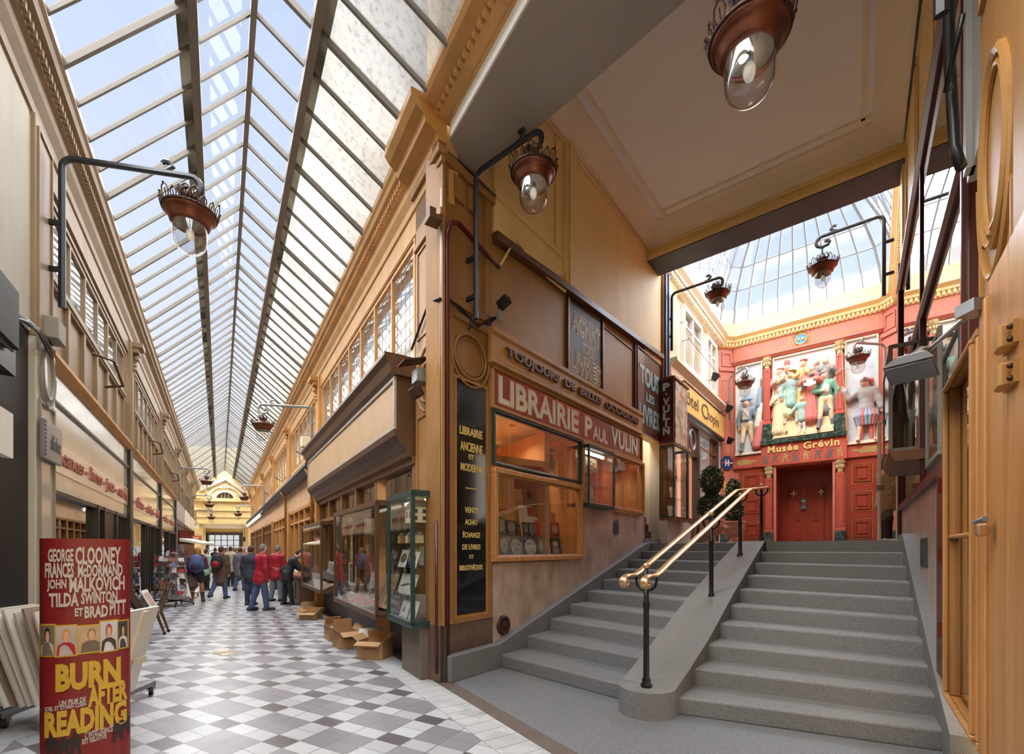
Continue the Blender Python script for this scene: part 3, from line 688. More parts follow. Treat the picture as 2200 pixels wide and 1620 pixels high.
for s, u0, u1, v0, v1 in lines: lettering(bp, I, FHL, s, 1012+(u0-1012)*.86, 1012+(u1-1012)*.86, v0, v1, .03, 'goldl', .02)
x0, x1, z0, z1 = pb(FHL, 1000, 1023, 1047, 1049, .03); lpan(MB().box(x0, x1, .026, .03, z0, z1), 'dash', 'goldl', bp, I)

# fascia board with wooden letters
fb = thing('fascia_board', 'long brown fascia board with raised dark letters above the red sign', 'fascia board', FHL @ TR(.87, 0, 4.28))
I = Matrix.Translation((-.87, 0, -4.28))
b = MB(); b.mould([(0, 4.23), (-.09, 4.23), (-.09, 4.27), (-.07, 4.3), (-.07, 4.62), (-.1, 4.65), (-.1, 4.72), (0, 4.72)], .86, 6.06); lpan(b, 'board', 'ochre2', fb, I, bevel=.004)
text('TOUJOURS  DE  BELLES  OCCASIONS', 1.15, 5.79, 4.36, 4.53, -.075, 'brown', fb, bold=.03, depth=.035).matrix_local = I
# red sign
rs = thing('shop_sign', 'long red glass sign with white gold-edged letters above the shop window', 'sign', FHL @ TR(.96, 0, 3.66))
I = Matrix.Translation((-.96, 0, -3.66))
M['redglass'] = pm('red_sign_glass', C3(140, 36, 26), .2, var=.08, scale=2, coat=.2)
lpan(MB().box(.97, 6.16, .0, .04, 3.68, 4.19), 'red_panel', 'redglass', rs, I)
lpan(MB().frame(.93, 6.2, 3.63, 4.23, .045, -.03, .05), 'frame', 'ochre2', rs, I, bevel=.006)
b = MB(); [b.box(x-.006, x+.006, -.006, .0, 3.68, 4.19) for x in (2.6, 3.42, 4.03, 4.55)]; lpan(b, 'joint_strips', 'steel', rs, I)
M['letterw'] = pm('sign_white', C3(226, 226, 216), .35, var=.02)
for s, x0, x1, z0, z1 in (('LIBRAIRIE', 1.09, 3.32, 3.735, 4.12), ('P', 3.56, 3.83, 3.745, 4.12), ('AUL', 3.86, 4.47, 3.745, 4.0), ('V', 4.63, 4.95, 3.755, 4.13), ('ULIN', 4.98, 5.93, 3.755, 4.125)):
    text(s, x0-.018, x1+.018, z0-.014, z1+.014, -.0, 'gold', rs, 'letter_edge', bold=.05, depth=.004).matrix_local = I
    text(s, x0, x1, z0, z1, -.005, 'letterw', rs, 'lettering', bold=.025, depth=.005).matrix_local = I
# upper boards
ub = MB(); ub.box(.98, 7.42, .05, .2, 4.7, 6.5); struct('wall_upper_boarding', ub, 'olive', FHL)
ub = MB(); ub.prism([(.98, 5.98), (7.42, 6.38), (7.42, 6.5), (.98, 6.1)], 'y', -.08, .1); ub.box(5.85, 5.95, .0, .1, 4.6, 6.3); ub.box(2.98, 3.05, .0, .1, 4.72, 6.1); ub.box(4.28, 4.33, .0, .1, 4.72, 6.2); ub.frame(4.36, 5.82, 4.8, 6.1, .03, .03, .06); struct('trim_upper_boarding', ub, 'brown', FHL, bevel=.008)
M['signdark'] = pm('dark_sign_panel', C3(60, 46, 46), .45, var=.12, scale=2, spec=.25)
ac = thing('hanging_notice', 'dark glass panel with gold outlined letters high above the shop window', 'sign', FHL @ TR(3.06, .05, 4.75))
I = Matrix.Translation((-3.06, -.05, -4.75))
lpan(MB().box(3.05, 4.28, .03, .06, 4.75, 6.12), 'panel', 'signdark', ac, I)
for s, x0, x1, z0, z1 in (('ACHAT', 3.13, 4.22, 5.54, 5.93), ('DE', 3.55, 3.95, 5.28, 5.46), ('LIVRES', 3.1, 4.25, 4.83, 5.22)):
    text(s, x0, x1, z0, z1, .03, 'palegold', ac, 'letter_edge', bold=.06, depth=.004).matrix_local = I
    text(s, x0+.022, x1-.022, z0+.018, z1-.018, .026, 'signdark', ac, 'lettering', bold=.0, depth=.003).matrix_local = I
tl = thing('hanging_notice', 'dark red glass panel with pale blue letters above the numbered doorway', 'sign', FHL @ TR(5.98, .05, 4.35))
I = Matrix.Translation((-5.98, -.05, -4.35))
M['signwine'] = pm('wine_sign_panel', C3(84, 40, 38), .35, var=.15, scale=2, coat=.1)
M['signblue'] = pm('pale_blue_paint', C3(150, 186, 188), .4, var=.06)
lpan(MB().box(5.95, 7.38, .0, .05, 4.35, 6.2), 'panel', 'signwine', tl, I); lpan(MB().frame(5.93, 7.4, 4.32, 6.24, .03, -.02, .05), 'frame', 'wine', tl, I)
for s, x0, x1, z0, z1 in (('TOUS', 6.08, 7.25, 5.45, 5.9), ('LES', 6.45, 6.95, 5.12, 5.32), ('LIVRES', 6.05, 7.3, 4.55, 5.0)):
    text(s, x0, x1, z0, z1, .0, 'signblue', tl, bold=.04, depth=.008).matrix_local = I

# windows of the bookshop
def shop_window(x0, x1, z0, z1, mat, w, y0, y1, bars=(), track=True):
    wcount[0] += 1; r = sroot('window_%d' % wcount[0], FHL)
    b = MB().frame(x0, x1, z0, z1, w, y0, y1); b.frame(x0+w, x1-w, z0+w, z1-w, .02, y0+.03, y1); b.build('frame', mat, r, bevel=.008)
    MB().box(x0+w, x1-w, .0, .008, z0+w, z1-w).build('pane', 'glass', r)
    if bars:
        b = MB(); [b.box(x-.004, x+.004, -.004, .012, z0+w, z1-w) for x in bars]; b.build('pane_joint', 'steel', r)
        k = MB(); [k.box(x+d-.018, x+d+.018, -.012, .02, z-.018, z+.018) for x in bars for d in (-.05, .05) for z in (z0+w+.03, z1-w-.03)]; k.build('glass_clips', 'steel', r)
    return r
shop_window(.95, 3.42, 1.47, 2.80, 'honey', .075, -.06, .06, (2.28,))
shop_window(.97, 3.42, 2.84, 3.62, 'green', .035, -.03, .05)
shop_window(3.42, 6.24, 2.45, 3.62, 'honey', .06, -.06, .06, (5.2,))
# shop interior
M['intwall'] = pm('warm_panelling', C3(196, 146, 94), .4, var=.2, scale=3, stretch=(1, 1, .2))
M['intceil'] = pm('shop_ceiling', C3(226, 206, 176), .6, var=.04)
b = MB(); b.box(.95, 6.32, 2.6, 2.7, .2, 4.2); b.box(.9, .98, .15, 2.6, .2, 4.2); b.box(6.3, 6.36, .15, 2.6, .2, 4.2); struct('wall_shop_rear', b, 'intwall', FHL)
b = MB(); b.box(.95, 6.32, .15, 2.6, 3.72, 3.8); struct('ceiling_shop', b, 'intceil', FHL)
b = MB(); b.box(.95, 6.32, .15, 2.6, 1.4, 1.45); b.box(3.42, 3.5, .1, 2.6, 1.4, 3.7); b.box(3.5, 6.3, .15, 2.6, 2.38, 2.44); struct('floor_shop_window', b, 'honey', FHL)
b = MB(); b.box(3.55, 4.6, .5, .56, 2.44, 3.6); b.box(4.75, 6.25, .7, .78, 2.44, 3.6); struct('trim_shop_partition', b, pm('red_brown_panelling', C3(160, 84, 48), .35, var=.25, scale=4, stretch=(3, 3, .2)), FHL)
spotlab = 'small recessed ceiling spotlight glowing warm in the bookshop window'
def spot(F, x, y, z, label, w=9, group='recessed spotlights in the bookshop ceiling'):
    t = thing('ceiling_spotlight', label, 'spotlight', F @ TR(x, y, z), group)
    MB().lathe([(.03, -.012), (.055, -.012), (.055, .0), (.03, .0)], (0, 0, 0), 16).build('ring', 'brass', t)
    MB().lathe([(.0, -.006), (.03, -.006), (.03, 0), (0, 0)], (0, 0, 0), 14, cap=False).build('lens', 'spot', t)
    d = bpy.data.lights.new('spotlight_glow', 'SPOT'); d.energy = w*1.6; d.color = (1, .84, .62); d.spot_size = 2.2; d.spot_blend = .8; d.shadow_soft_size = .05
    o = bpy.data.objects.new('spotlight_glow', d); COL.objects.link(o); o.parent = t; o.location = (0, 0, -.03)
for x, y in ((1.45, .55), (2.1, .55), (2.8, .6), (1.5, 1.5), (2.3, 1.5), (3.0, 1.6)): spot(FHL, x, y, 3.72, spotlab, 26)
for x, y in ((4.9, .4), (5.8, .45)): spot(FHL, x, y, 3.72, spotlab, 14)

# books and prints in the window
M['bk_edge'] = M['paper']
def flat_item(nm, label, cat, F, x0, x1, z0, z1, y, col, lean=.12, th=.03, group=None, marks=()):
    """a book or print leaning back: block, cover sheet and printed marks (x,z in 0..1)"""
    w, h = x1-x0, z1-z0
    t = thing(nm, label, cat, F @ TR((x0+x1)/2, y, z0) @ RX(-lean), group)
    m = pm('cover_'+cat, col, .4, var=.12, scale=8)
    MB().box(-w/2, w/2, .004, th, 0, h).build('pages' if cat == 'book' else 'mount', 'paper', t)
    MB().box(-w/2-.003, w/2+.003, 0, .004, -.003, h+.003).build('cover', m, t)
    for (a, c, e_, g, kol) in marks:
        mm = pm('print_ink', kol, .5, var=.25, scale=14)
        b = MB()
        if a < 0:      # negative: an oval, centre and radii
            b.prism([(-w/2+w*(-a)+w*e_*math.cos(2*PI*k/20), h*c+h*g*math.sin(2*PI*k/20)) for k in range(20)], 'y', -.003, 0)
        else: b.box(-w/2+w*a, -w/2+w*e_, -.003, 0, h*c, h*g)
        b.build('cover_print', mm, t)
    return t
def fi(label, uL, uR, vT, vB, y, col, marks=(), nm='book', cat='book', lean=.12, th=.03):
    x0, x1, z0, z1 = pb(FHL, uL, uR, vT, vB, y)
    return flat_item(nm, label, cat, FHL, x0, x1, z0, z1, y, col, lean, th, None, marks)
GR, DK, LT = C3(120, 116, 112), C3(38, 36, 36), C3(206, 200, 190)
g_ = MB()
zz = [lp(FHL, 1072, 1193, .12)[1], lp(FHL, 1072, 1150, .22)[1], lp(FHL, 1079, 1089, .34)[1], lp(FHL, 1119, 1124, .28)[1]]
b = MB(); b.box(1.0, 3.1, .10, .26, 1.45, zz[0]); b.box(1.0, 3.1, .2, .34, 1.45, zz[1]-.005); b.box(1.0, 2.0, .3, .6, zz[2]-.03, zz[2]); b.box(1.3, 2.7, .26, .4, zz[3]-.02, zz[3]); b.box(1.0, 3.1, .34, .36, 1.45, zz[2])
dt = b.build('display_shelf', 'honey', None, FHL); tag(dt, 'stepped wooden display stand behind the lower shop window pane', 'display stand')
fi('book with a grey close-up face cover, leftmost in the bottom row', 1072, 1089, 1150, 1193, .12, GR, [(-.75, .5, .5, .4, C3(176, 172, 166)), (-.8, .55, .08, .06, DK)])
fi('book with a grey tilted face cover, second in the bottom row', 1091, 1126, 1152, 1193, .12, GR, [(-.55, .45, .34, .46, C3(182, 178, 172)), (-.45, .6, .1, .05, DK), (-.7, .6, .1, .05, DK), (-.56, .28, .14, .04, C3(120, 96, 92))])
fi('book with a grey frowning face cover, third in the bottom row', 1125, 1158, 1152, 1193, .12, C3(80, 78, 76), [(-.5, .42, .36, .46, C3(190, 186, 178)), (-.38, .6, .1, .05, DK), (-.64, .6, .1, .05, DK), (-.52, .24, .14, .04, C3(120, 96, 92)), (.04, .86, .25, .98, C3(90, 110, 160))])
fi('book with a brown patterned cover, fourth in the bottom row', 1158, 1181, 1154, 1192, .12, C3(128, 110, 92), [(-.3, .5, .2, .4, C3(186, 170, 150)), (.6, .3, .9, .8, C3(96, 82, 70))])
fi('book with a pale figure on black cover, last in the bottom row', 1184, 1206, 1155, 1191, .12, DK, [(-.5, .62, .26, .2, C3(190, 170, 150)), (.2, .06, .8, .4, C3(170, 150, 134))])
fi('grey book with a foliage cover, leftmost in the middle row', 1072, 1085, 1110, 1149, .22, C3(104, 106, 98), [(.2, .2, .9, .9, C3(150, 150, 138))])
fi('black book with a bearded head on its cover', 1087, 1113, 1117, 1150, .22, DK, [(-.5, .55, .32, .36, C3(140, 132, 122)), (.3, .06, .7, .1, LT)])
fi('black book with white text lines beside the red book', 1124, 1152, 1121, 1153, .22, C3(44, 44, 46), [(-.72, .5, .2, .44, C3(132, 136, 132))]+[(.1, .35+.1*k, .42, .38+.1*k, LT) for k in range(5)])
fi('bright red book with a pale face in the middle row', 1152, 1183, 1118, 1154, .21, C3(196, 44, 34), [(-.55, .4, .22, .3, C3(206, 120, 96)), (.3, .82, .75, .88, C3(232, 190, 150))])
fi('dull red book leaning beside the bright red one', 1184, 1203, 1121, 1153, .23, C3(140, 60, 50), [(-.5, .55, .3, .3, C3(200, 150, 126))])
fi('large cream book with a red square on its cover', 1119, 1151, 1085, 1124, .28, C3(226, 214, 196), [(.52, .45, .98, .95, C3(176, 40, 40)), (.62, .5, .82, .66, LT)])
for k in range(4): fi('slim cream volume with a dark spine label, %s of four beside the large cream book' % ['first', 'second', 'third', 'last'][k], 1151+5.5*k, 1156+5.5*k, 1088+1.5*k, 1122, .27, C3(226, 214, 196), [(.1, .35, .8, .95, C3(50, 50, 62))])
fi('framed orange map print on the top shelf, leftmost', 1077, 1104, 1044, 1089, .36, C3(204, 134, 92), [(.08, .08, .92, .92, C3(196, 120, 80)), (.2, .3, .7, .34, C3(130, 60, 40)), (.3, .5, .8, .53, C3(130, 60, 40))], 'framed_print', 'print')
fi('framed print with a yellow picture in a pink mount', 1105, 1134, 1048, 1090, .36, C3(214, 150, 114), [(.2, .5, .85, .86, C3(190, 156, 80)), (.2, .14, .85, .46, C3(170, 134, 86))], 'framed_print', 'print')
fi('small brown print beside the yellow picture', 1135, 1155, 1060, 1090, .36, C3(176, 112, 78), [(.1, .1, .9, .9, C3(150, 92, 62))], 'framed_print', 'print')
fi('pale tan print at the right end of the top shelf', 1156, 1184, 1070, 1095, .36, C3(196, 148, 112), [(.08, .1, .92, .9, C3(184, 132, 98))], 'framed_print', 'print')
b = MB(); xx = lx(FHL, 1172, .5); z0 = lp(FHL, 1172, 1013, .5)[1]; z1 = lp(FHL, 1172, 955, .5)[1]
flat_item('poster_sheet', 'pale green poster hanging behind the upper shop window', 'poster', FHL, lx(FHL, 1171, .5), lx(FHL, 1195, .5), z0, z1, .5, C3(190, 192, 168), 0, .01, None, [(.2, .1, .8, .5, C3(130, 140, 110)), (.25, .8, .75, .9, C3(90, 110, 70)), (-.5, .6, .2, .1, C3(160, 90, 50))])
flat_item('framed_print', 'small print with four pictures behind the right shop window', 'print', FHL, lx(FHL, 1352, .45), lx(FHL, 1370, .45), lp(FHL, 1352, 1053, .45)[1], lp(FHL, 1352, 1026, .45)[1], .45, C3(226, 220, 200), 0, .02, None, [(.1, .55, .45, .9, C3(150, 150, 130)), (.55, .6, .9, .92, C3(220, 170, 60)), (.1, .1, .5, .45, C3(190, 120, 90)), (-.7, .28, .18, .16, C3(170, 70, 50))])

# green glass display case with a tube light
YC = -.17
gx0, gx1 = 3.42, lx(FHL, 1321, YC); gz0, gz1 = 2.46, 3.52
gc = thing('display_case', 'green framed glass display case lit by a tube beside the shop window', 'display case', FHL @ TR((gx0+gx1)/2, 0, gz0))
I = Matrix.Translation((-(gx0+gx1)/2, 0, -gz0))
def case_frame(x0, x1, y0, y1, z0, z1, w=.04, mb=None):
    b = mb or MB()
    for x in (x0, x1-w):
        for y in (y0, y1-w): b.box(x, x+w, y, y+w, z0, z1)
    for z in (z0, z1-w): b.box(x0, x1, y0, y0+w, z, z+w); b.box(x0, x1, y1-w, y1, z, z+w); b.box(x0, x0+w, y0, y1, z, z+w); b.box(x1-w, x1, y0, y1, z, z+w)
    return b
lpan(case_frame(gx0, gx1, YC, .3, gz0, gz1, .035), 'frame', 'green', gc, I, bevel=.004)
lpan(MB().box(gx0, gx1, YC, .3, gz0-.03, gz0), 'base', 'green', gc, I); lpan(MB().box(gx0, gx1, YC, .3, gz1, gz1+.03), 'top', 'green', gc, I)
b = MB(); b.box(gx0+.035, gx1-.035, YC+.01, YC+.016, gz0, gz1); b.box(gx0+.01, gx0+.016, YC+.03, .28, gz0, gz1); b.box(gx1-.016, gx1-.01, YC+.03, .28, gz0, gz1); lpan(b, 'panes', 'glass', gc, I)
for z in (gz0+.38, gz0+.7): lpan(MB().box(gx0+.03, gx1-.03, YC+.04, .28, z, z+.008), 'shelf', 'glass', gc, I)
lpan(MB().box(gx0+.12, gx1-.12, .0, .04, gz1-.09, gz1-.04), 'tube_lamp', 'tube', gc, I)
lpan(MB().box(gx0, gx1, .28, .3, gz0, gz1), 'backboard', 'cream', gc, I)
def gi(label, a, c, z, h, col, marks=(), y=.12): return flat_item('book', label, 'book', FHL, gx0+(gx1-gx0)*a, gx0+(gx1-gx0)*c, gz0+z, gz0+z+h, y, col, .15, .02, None, marks)
gi('blue car book on the top shelf of the green case', .12, .42, .71, .24, C3(70, 90, 150), [(-.5, .8, .3, .1, C3(30, 50, 120)), (.1, .1, .9, .5, C3(200, 190, 190))])
gi('cream book with red and black cars on the top shelf of the green case', .46, .86, .71, .26, C3(224, 216, 190), [(-.35, .7, .14, .06, C3(60, 50, 50)), (-.65, .6, .14, .06, C3(140, 40, 40)), (-.45, .4, .16, .06, C3(60, 60, 50)), (-.7, .2, .14, .06, C3(200, 200, 205))])
gi('dark blue book with rows of small pictures in the green case', .1, .46, .39, .27, C3(60, 62, 96), [(.1+.28*i, .1+.22*j, .3+.28*i, .26+.22*j, [C3(180, 50, 50), C3(200, 200, 205), C3(40, 40, 60)][(i+j) % 3]) for i in range(3) for j in range(4)])
gi('red and white chequered book in the green case', .48, .84, .39, .28, C3(160, 46, 46), [(.08+.23*i, .08+.23*j, .28+.23*i, .28+.23*j, [C3(220, 216, 210), C3(60, 90, 140), C3(30, 30, 40)][(i+2*j) % 3]) for i in range(4) for j in range(4) if (i+j) % 2])
gi('turquoise book with round pictures on the bottom shelf of the green case', .1, .5, .01, .28, C3(90, 176, 176), [(-.3, .3, .14, .1, C3(170, 90, 90)), (-.7, .3, .14, .1, C3(120, 80, 110)), (-.3, .65, .14, .1, C3(90, 60, 70)), (-.7, .65, .14, .1, C3(160, 90, 100))])
gi('tan catalogue on the bottom shelf of the green case', .58, .9, .01, .2, C3(190, 166, 130), [(.1, .1, .9, .9, C3(150, 130, 110))])

# plaque with crest, round brass boss, camera, number plate
cr_ = thing('wall_plaque', 'small dark crest plaque on the marble below the windows', 'plaque', FHL @ TR(4.86, 0, 1.95))
MB().prism([(-.11, .05), (-.07, 0), (.07, 0), (.11, .05), (.11, .25), (.05, .29), (0, .31), (-.05, .29), (-.11, .25)], 'y', -.02, 0).build('plate', 'darkgrey', cr_, bevel=.006)
b = MB(); b.tube([(-.06, -.02, .06), (-.05, -.02, .24), (.05, -.02, .08), (.06, -.02, .24)], .012, 6); b.build('monogram', 'greyp', cr_)
bs = thing('wall_boss', 'round brown metal boss low on the marble beside the stairs', 'wall boss', FHL @ TR(1.19, 0, .56))
b = MB(); b.M = RX(PI/2); b.lathe([(0, .05), (.035, .05), (.05, .03), (.09, .02), (.1, .035), (.13, .035), (.145, .0)], (0, 0, 0), 28, cap=False); b.build('disc', 'rivet', bs, smooth=True)
b = MB(); [b.ell((.115*math.cos(PI*k/6), -.035, .115*math.sin(PI*k/6)), .012, 6, 4) for k in range(12)]; b.build('beading', 'rivet', bs)
x0, x1, z0, z1 = pb(FHL, 1397, 1411, 994, 1008, .5)
npl = thing('number_plate', 'small dark plate numbered 46 inside the doorway by the bookshop', 'plate', FHL @ TR((x0+x1)/2, .55, z0))
MB().box(-(x1-x0)/2, (x1-x0)/2, 0, .02, 0, z1-z0).build('plate', 'brown', npl); text('46', -.09, .05, .05, .2, 0, 'goldl', npl, bold=.03); text('B', .08, .12, .14, .2, 0, 'goldl', npl, bold=.02)

# ---- doorway beside the shop, with its own small stair
b = MB(); b.box(6.3, 7.5, .62, .7, LAND-.3, 5); b.box(7.42, 7.6, .0, 2.5, LAND, 4.6); b.box(6.32, 6.36, .15, .7, LAND-.2, 4.34); struct('wall_doorway_recess', b, 'cream', FHL)
b = MB(); b.box(6.3, 7.45, -.02, .7, LAND-.3, LAND+.12); struct('trim_doorstep', b, 'granite2', FHL)
ds = thing('small_stairs', 'short black stair with red carpet inside the doorway', 'stairs', FHL @ TR(6.4, .1, LAND+.12))
b = MB(); [b.box(.0, .62-.17*k, .0, .5, .0 if k == 0 else .17*k, .17*(k+1)) for k in range(3)]; b.box(0, .13, 0, .5, .5, .62); b.build('stringer', 'black', ds)
MB().box(.1, .45, -.012, .0, .02, .15).build('carpet', 'wine', ds)
# ---- hotel side of the courtyard
b = MB(); b.box(7.42, 7.62, -.05, .3, LAND, 9.2); struct('trim_hall_end_post', b, 'walnut', FHL)
b = MB(); b.box(7.5, 7.75, -.1, .2, 5.75, 8.6); b.box(7.62, 7.66, -.13, .2, 5.75, 8.6); struct('trim_blue_post', b, pm('blue_grey_metal', C3(96, 112, 146), .35, metal=.3, var=.15, scale=2), FHL)
hw = MB(); hw.box(7.6, 8.75, .05, .3, LAND, 8.4); hw.box(8.75, 12.95, .05, .3, 6.3, 6.75); hw.box(8.75, 12.95, .05, .3, 8.45, 9.4); hw.box(12.4, 12.95, 0.03, .3, 6.7, 8.5); hw.box(7.6, 9.0, .05, .3, 6.7, 8.5)
struct('wall_hotel', hw, 'creamw', FHL)
r = sroot('trim_hotel_cornice', FHL); b = MB(); b.mould([(.1, 9.0), (-.3, 9.0), (-.3, 8.92), (-.2, 8.84), (-.2, 8.76), (-.05, 8.7), (-.05, 8.6), (.1, 8.6)], 7.6, 12.95); b.build('moulding', 'creamw', r); b = MB(); dentils(b, 7.7, 12.9, -.17, -.04, 8.62, 8.72, .1, .08); b.build('dentils', 'creamw', r)
b = MB(); b.mould([(.05, 6.62), (-.2, 6.62), (-.2, 6.54), (-.05, 6.42), (.05, 6.42)], 8.0, 12.95); b.box(8.0, 12.95, -.05, .05, 6.2, 6.42); struct('trim_hotel_stringcourse', b, 'creamw', FHL)
for x0, x1 in ((9.0, 10.75), (11.25, 12.4)):
    wcount[0] += 1; r = sroot('window_%d' % wcount[0], FHL)
    b = MB().frame(x0, x1, 6.75, 8.45, .12, -.06, .1); xm = (x0+x1)/2; b.box(xm-.05, xm+.05, -.04, .1, 6.8, 8.4); b.box(x0, x1, -.03, .1, 7.9, 7.96); b.build('frame', 'white', r)
    MB().box(x0+.1, x1-.1, .04, .05, 6.85, 8.35).build('panes', 'glassr', r)
    MB().box(x0, x1, .5, .55, 6.7, 8.5).build('blind', 'cream', r)
    g = MB(); k = -12
    for q in range(26):
        xx = x0+.1+q*(x1-x0-.2)/26; g.box(xx-.004, xx+.004, -.01, -.004, 6.87, 7.9)
    for q in range(12): z = 6.9+q*.085; g.box(x0+.1, x1-.1, -.01, -.004, z-.004, z+.004)
    g.build('wire_guard', 'creamw', r)
rl = MB(); rl.tube([(8.9, -.2, 7.42), (12.3, -.2, 7.32)], .012, 6); rl.tube([(9.0, -.2, 7.42), (9.0, 0, 7.42)], .012, 6); rl.tube([(12.2, -.2, 7.32), (12.2, 0, 7.32)], .012, 6)
o = rl.build('safety_bar', 'steel', None, FHL); tag(o, 'thin metal bar across the white windows above the hotel sign', 'bar')
# hotel sign
hs = thing('hotel_sign', 'long yellow sign with dark handwritten lettering over the hotel entrance', 'sign', FHL @ TR(8.8, 0, 5.42))
I = Matrix.Translation((-8.8, 0, -5.42))
M['signyel'] = pm('yellow_sign', C3(240, 204, 110), .35, var=.08, scale=1.2)
lpan(MB().box(8.75, 12.93, -.14, .0, 5.42, 6.2), 'board', 'signyel', hs, I); lpan(MB().box(8.75, 12.93, -.17, .02, 5.34, 5.42).box(8.75, 12.93, -.16, .0, 6.2, 6.23), 'edging', 'black', hs, I)
def hsx(u): return lx(FHL, u, -.14)
for s, ua, ub, z0, z1 in (('H', 1468, 1474, 5.72, 6.1), ('ôtel', 1475, 1500, 5.66, 6.02), ('C', 1507, 1520, 5.62, 6.06), ('hopin', 1520, 1544, 5.56, 5.98)):
    text(s, hsx(ua), hsx(ub), z0, z1, -.14, 'brown', hs, bold=.0, depth=.01).matrix_local = I
# bay of glass with vertical name board
YB = -.36
vx0, vx1 = lx(FHL, 1448, YB), lx(FHL, 1478, YB)
vb = thing('projecting_showcase', 'projecting glass showcase with a vertical name board at its end', 'showcase', FHL @ TR(vx0, 0, LAND))
I = Matrix.Translation((-vx0, 0, -LAND))
zt, zm, zb2 = lp(FHL, 1448, 812, YB)[1], lp(FHL, 1448, 950, YB)[1], lp(FHL, 1448, 1112, YB)[1]
lpan(MB().box(vx0, vx1, YB+.03, 0, zm, zt), 'upper_body', 'brown', vb, I); lpan(MB().box(vx0-.04, vx1+.04, YB-.03, 0, zt, zt+.05).box(vx0-.02, vx1, YB-.01, 0, zm-.05, zm), 'cornice', 'walnut', vb, I)
lpan(MB().box(vx0+.1, vx1-.05, YB, YB+.03, zm+.02, zt-.02), 'picture_panel', pm('faded_picture', C3(206, 190, 164), .2, scale=5, col2=C3(150, 108, 92), contrast=(.4, .6)), vb, I)
lpan(MB().box(vx0-.025, vx0, YB, 0, zm, zt), 'name_board', 'wine', vb, I)
lpan(case_frame(vx0, vx1, YB, 0, zb2, zm-.05, .035), 'frame', 'green', vb, I)
lpan(MB().box(vx0+.03, vx1-.03, YB+.01, YB+.016, zb2, zm-.05).box(vx0+.008, vx0+.014, YB+.03, 0, zb2, zm-.05), 'panes', 'glass', vb, I)
lpan(MB().box(vx0, vx1, -.03, 0, zb2, zm-.05).box(vx0, vx1, YB, 0, zb2-.06, zb2), 'backboard', 'walnut', vb, I)
for z in (zb2+.5, zb2+1.0): lpan(MB().box(vx0+.03, vx1-.03, YB+.05, -.03, z, z+.01), 'shelf', 'glass', vb, I)
# letters stacked down the end face (faces the stairs)
for k, ch in enumerate('P.VULIN'):
    zc_ = zt-.12-(zt-zm-.3)*(k+.35)/7.0
    h = .19 if ch != '.' else .05
    vs_, fs_ = text_verts(ch, .05, 0, 1, 1.0); xa = min(v.x for v in vs_); xb = max(v.x for v in vs_); ya = min(v.y for v in vs_); yb_ = max(v.y for v in vs_)
    wy = .17 if ch not in '.I' else .05
    mb = MB(); mb.add([(vx0-.025-.006*(.5+.5*(1 if v.z > 0 else -1)), YB/2-((v.x-xa)/(xb-xa)-.5)*-wy*-1 if False else YB/2-wy/2+wy*(1-(v.x-xa)/(xb-xa)) if False else YB/2-wy/2+wy*((xb-v.x)/(xb-xa)), zc_-h/2+(v.y-ya)/(yb_-ya)*h) for v in vs_], fs_)
    lpan(mb, 'letter', 'letterw', vb, I)
for k, (zz_, h, w, col, lab) in enumerate(((zb2+.02, .3, .5, C3(176, 200, 206), 'pale blue print lying low in the projecting showcase'), (zb2+.52, .28, .3, C3(222, 214, 196), 'white card with a yellow picture in the projecting showcase'), (zb2+1.02, .3, .4, C3(120, 70, 56), 'dark red book on the top shelf of the projecting showcase'))):
    flat_item('book' if k == 2 else 'print_card', lab, 'book' if k == 2 else 'print', FHL, vx0+.15+.1*k, vx0+.15+.1*k+w, zz_, zz_+h, -.2, col, .15, .015, None, [(.2, .2, .8, .7, C3(206, 170, 90))])
b = MB(); b.box(7.3, 9.1, -.2, .05, LAND-.1, zb2-.06); struct('trim_showcase_plinth', b, pm('pale_marble', C3(196, 184, 172), .4, var=.1, scale=3), FHL)
# hotel entrance
wcount[0] += 1
dr = sroot('door_1', FHL)
ex0, ex1 = lx(FHL, 1474, -.05), lx(FHL, 1541, -.05); ez1 = 5.3
b = MB().frame(ex0, ex1, LAND, ez1, .1, -.1, .1); x1_ = lx(FHL, 1499, -.05); b.box(x1_-.07, x1_+.07, -.1, .1, LAND, ez1); b.box(ex0, x1_, -.06, .1, 4.35, 4.45); b.box(x1_, ex1, -.06, .08, LAND, LAND+.5); b.box(ex0, x1_, -.04, .08, LAND, LAND+.75); b.build('frame', pm('carved_brown_wood', C3(84, 66, 56), .45, var=.3, scale=18, bump=.3, bscale=40), dr)
MB().box(ex0, ex1, .03, .04, LAND, ez1).build('panes', 'glassr', dr)
b = MB(); xo = (ex0+x1_)/2; b.oval(xo, 4.8, .26, .3, .03, -.06); b.build('oval_mirror_frame', 'steel', dr, smooth=True)
b = MB(); b.prism([(xo+.24*math.cos(PI*k/12), 4.8+.28*math.sin(PI*k/12)) for k in range(24)], 'y', -.04, -.02); b.build('oval_mirror', 'glassr', dr)
b = MB(); [b.box(x1_+(ex1-x1_)*k-.02, x1_+(ex1-x1_)*k+.02, -.02, .05, LAND, ez1) for k in (.15, .75)]; b.box(x1_, ex1, -.02, .05, 4.75, 4.79); [b.tube([(ex0+.3+.35*k, -.06, LAND+.2), (ex0+.6+.35*k, -.06, LAND+.6)], .02, 5) for k in range(3)]; b.build('glazing_bars', 'walnut', dr)
b = MB(); b.box(ex0-.3, ex1+.4, .9, 1.0, LAND, 5.6); struct('wall_hotel_lobby', b, pm('orange_wall', C3(214, 120, 56), .6, var=.15, scale=2), FHL)
b = MB(); b.box(ex1+.02, 12.95, -.02, .2, LAND, 5.4); struct('trim_white_post', b, 'white', FHL)
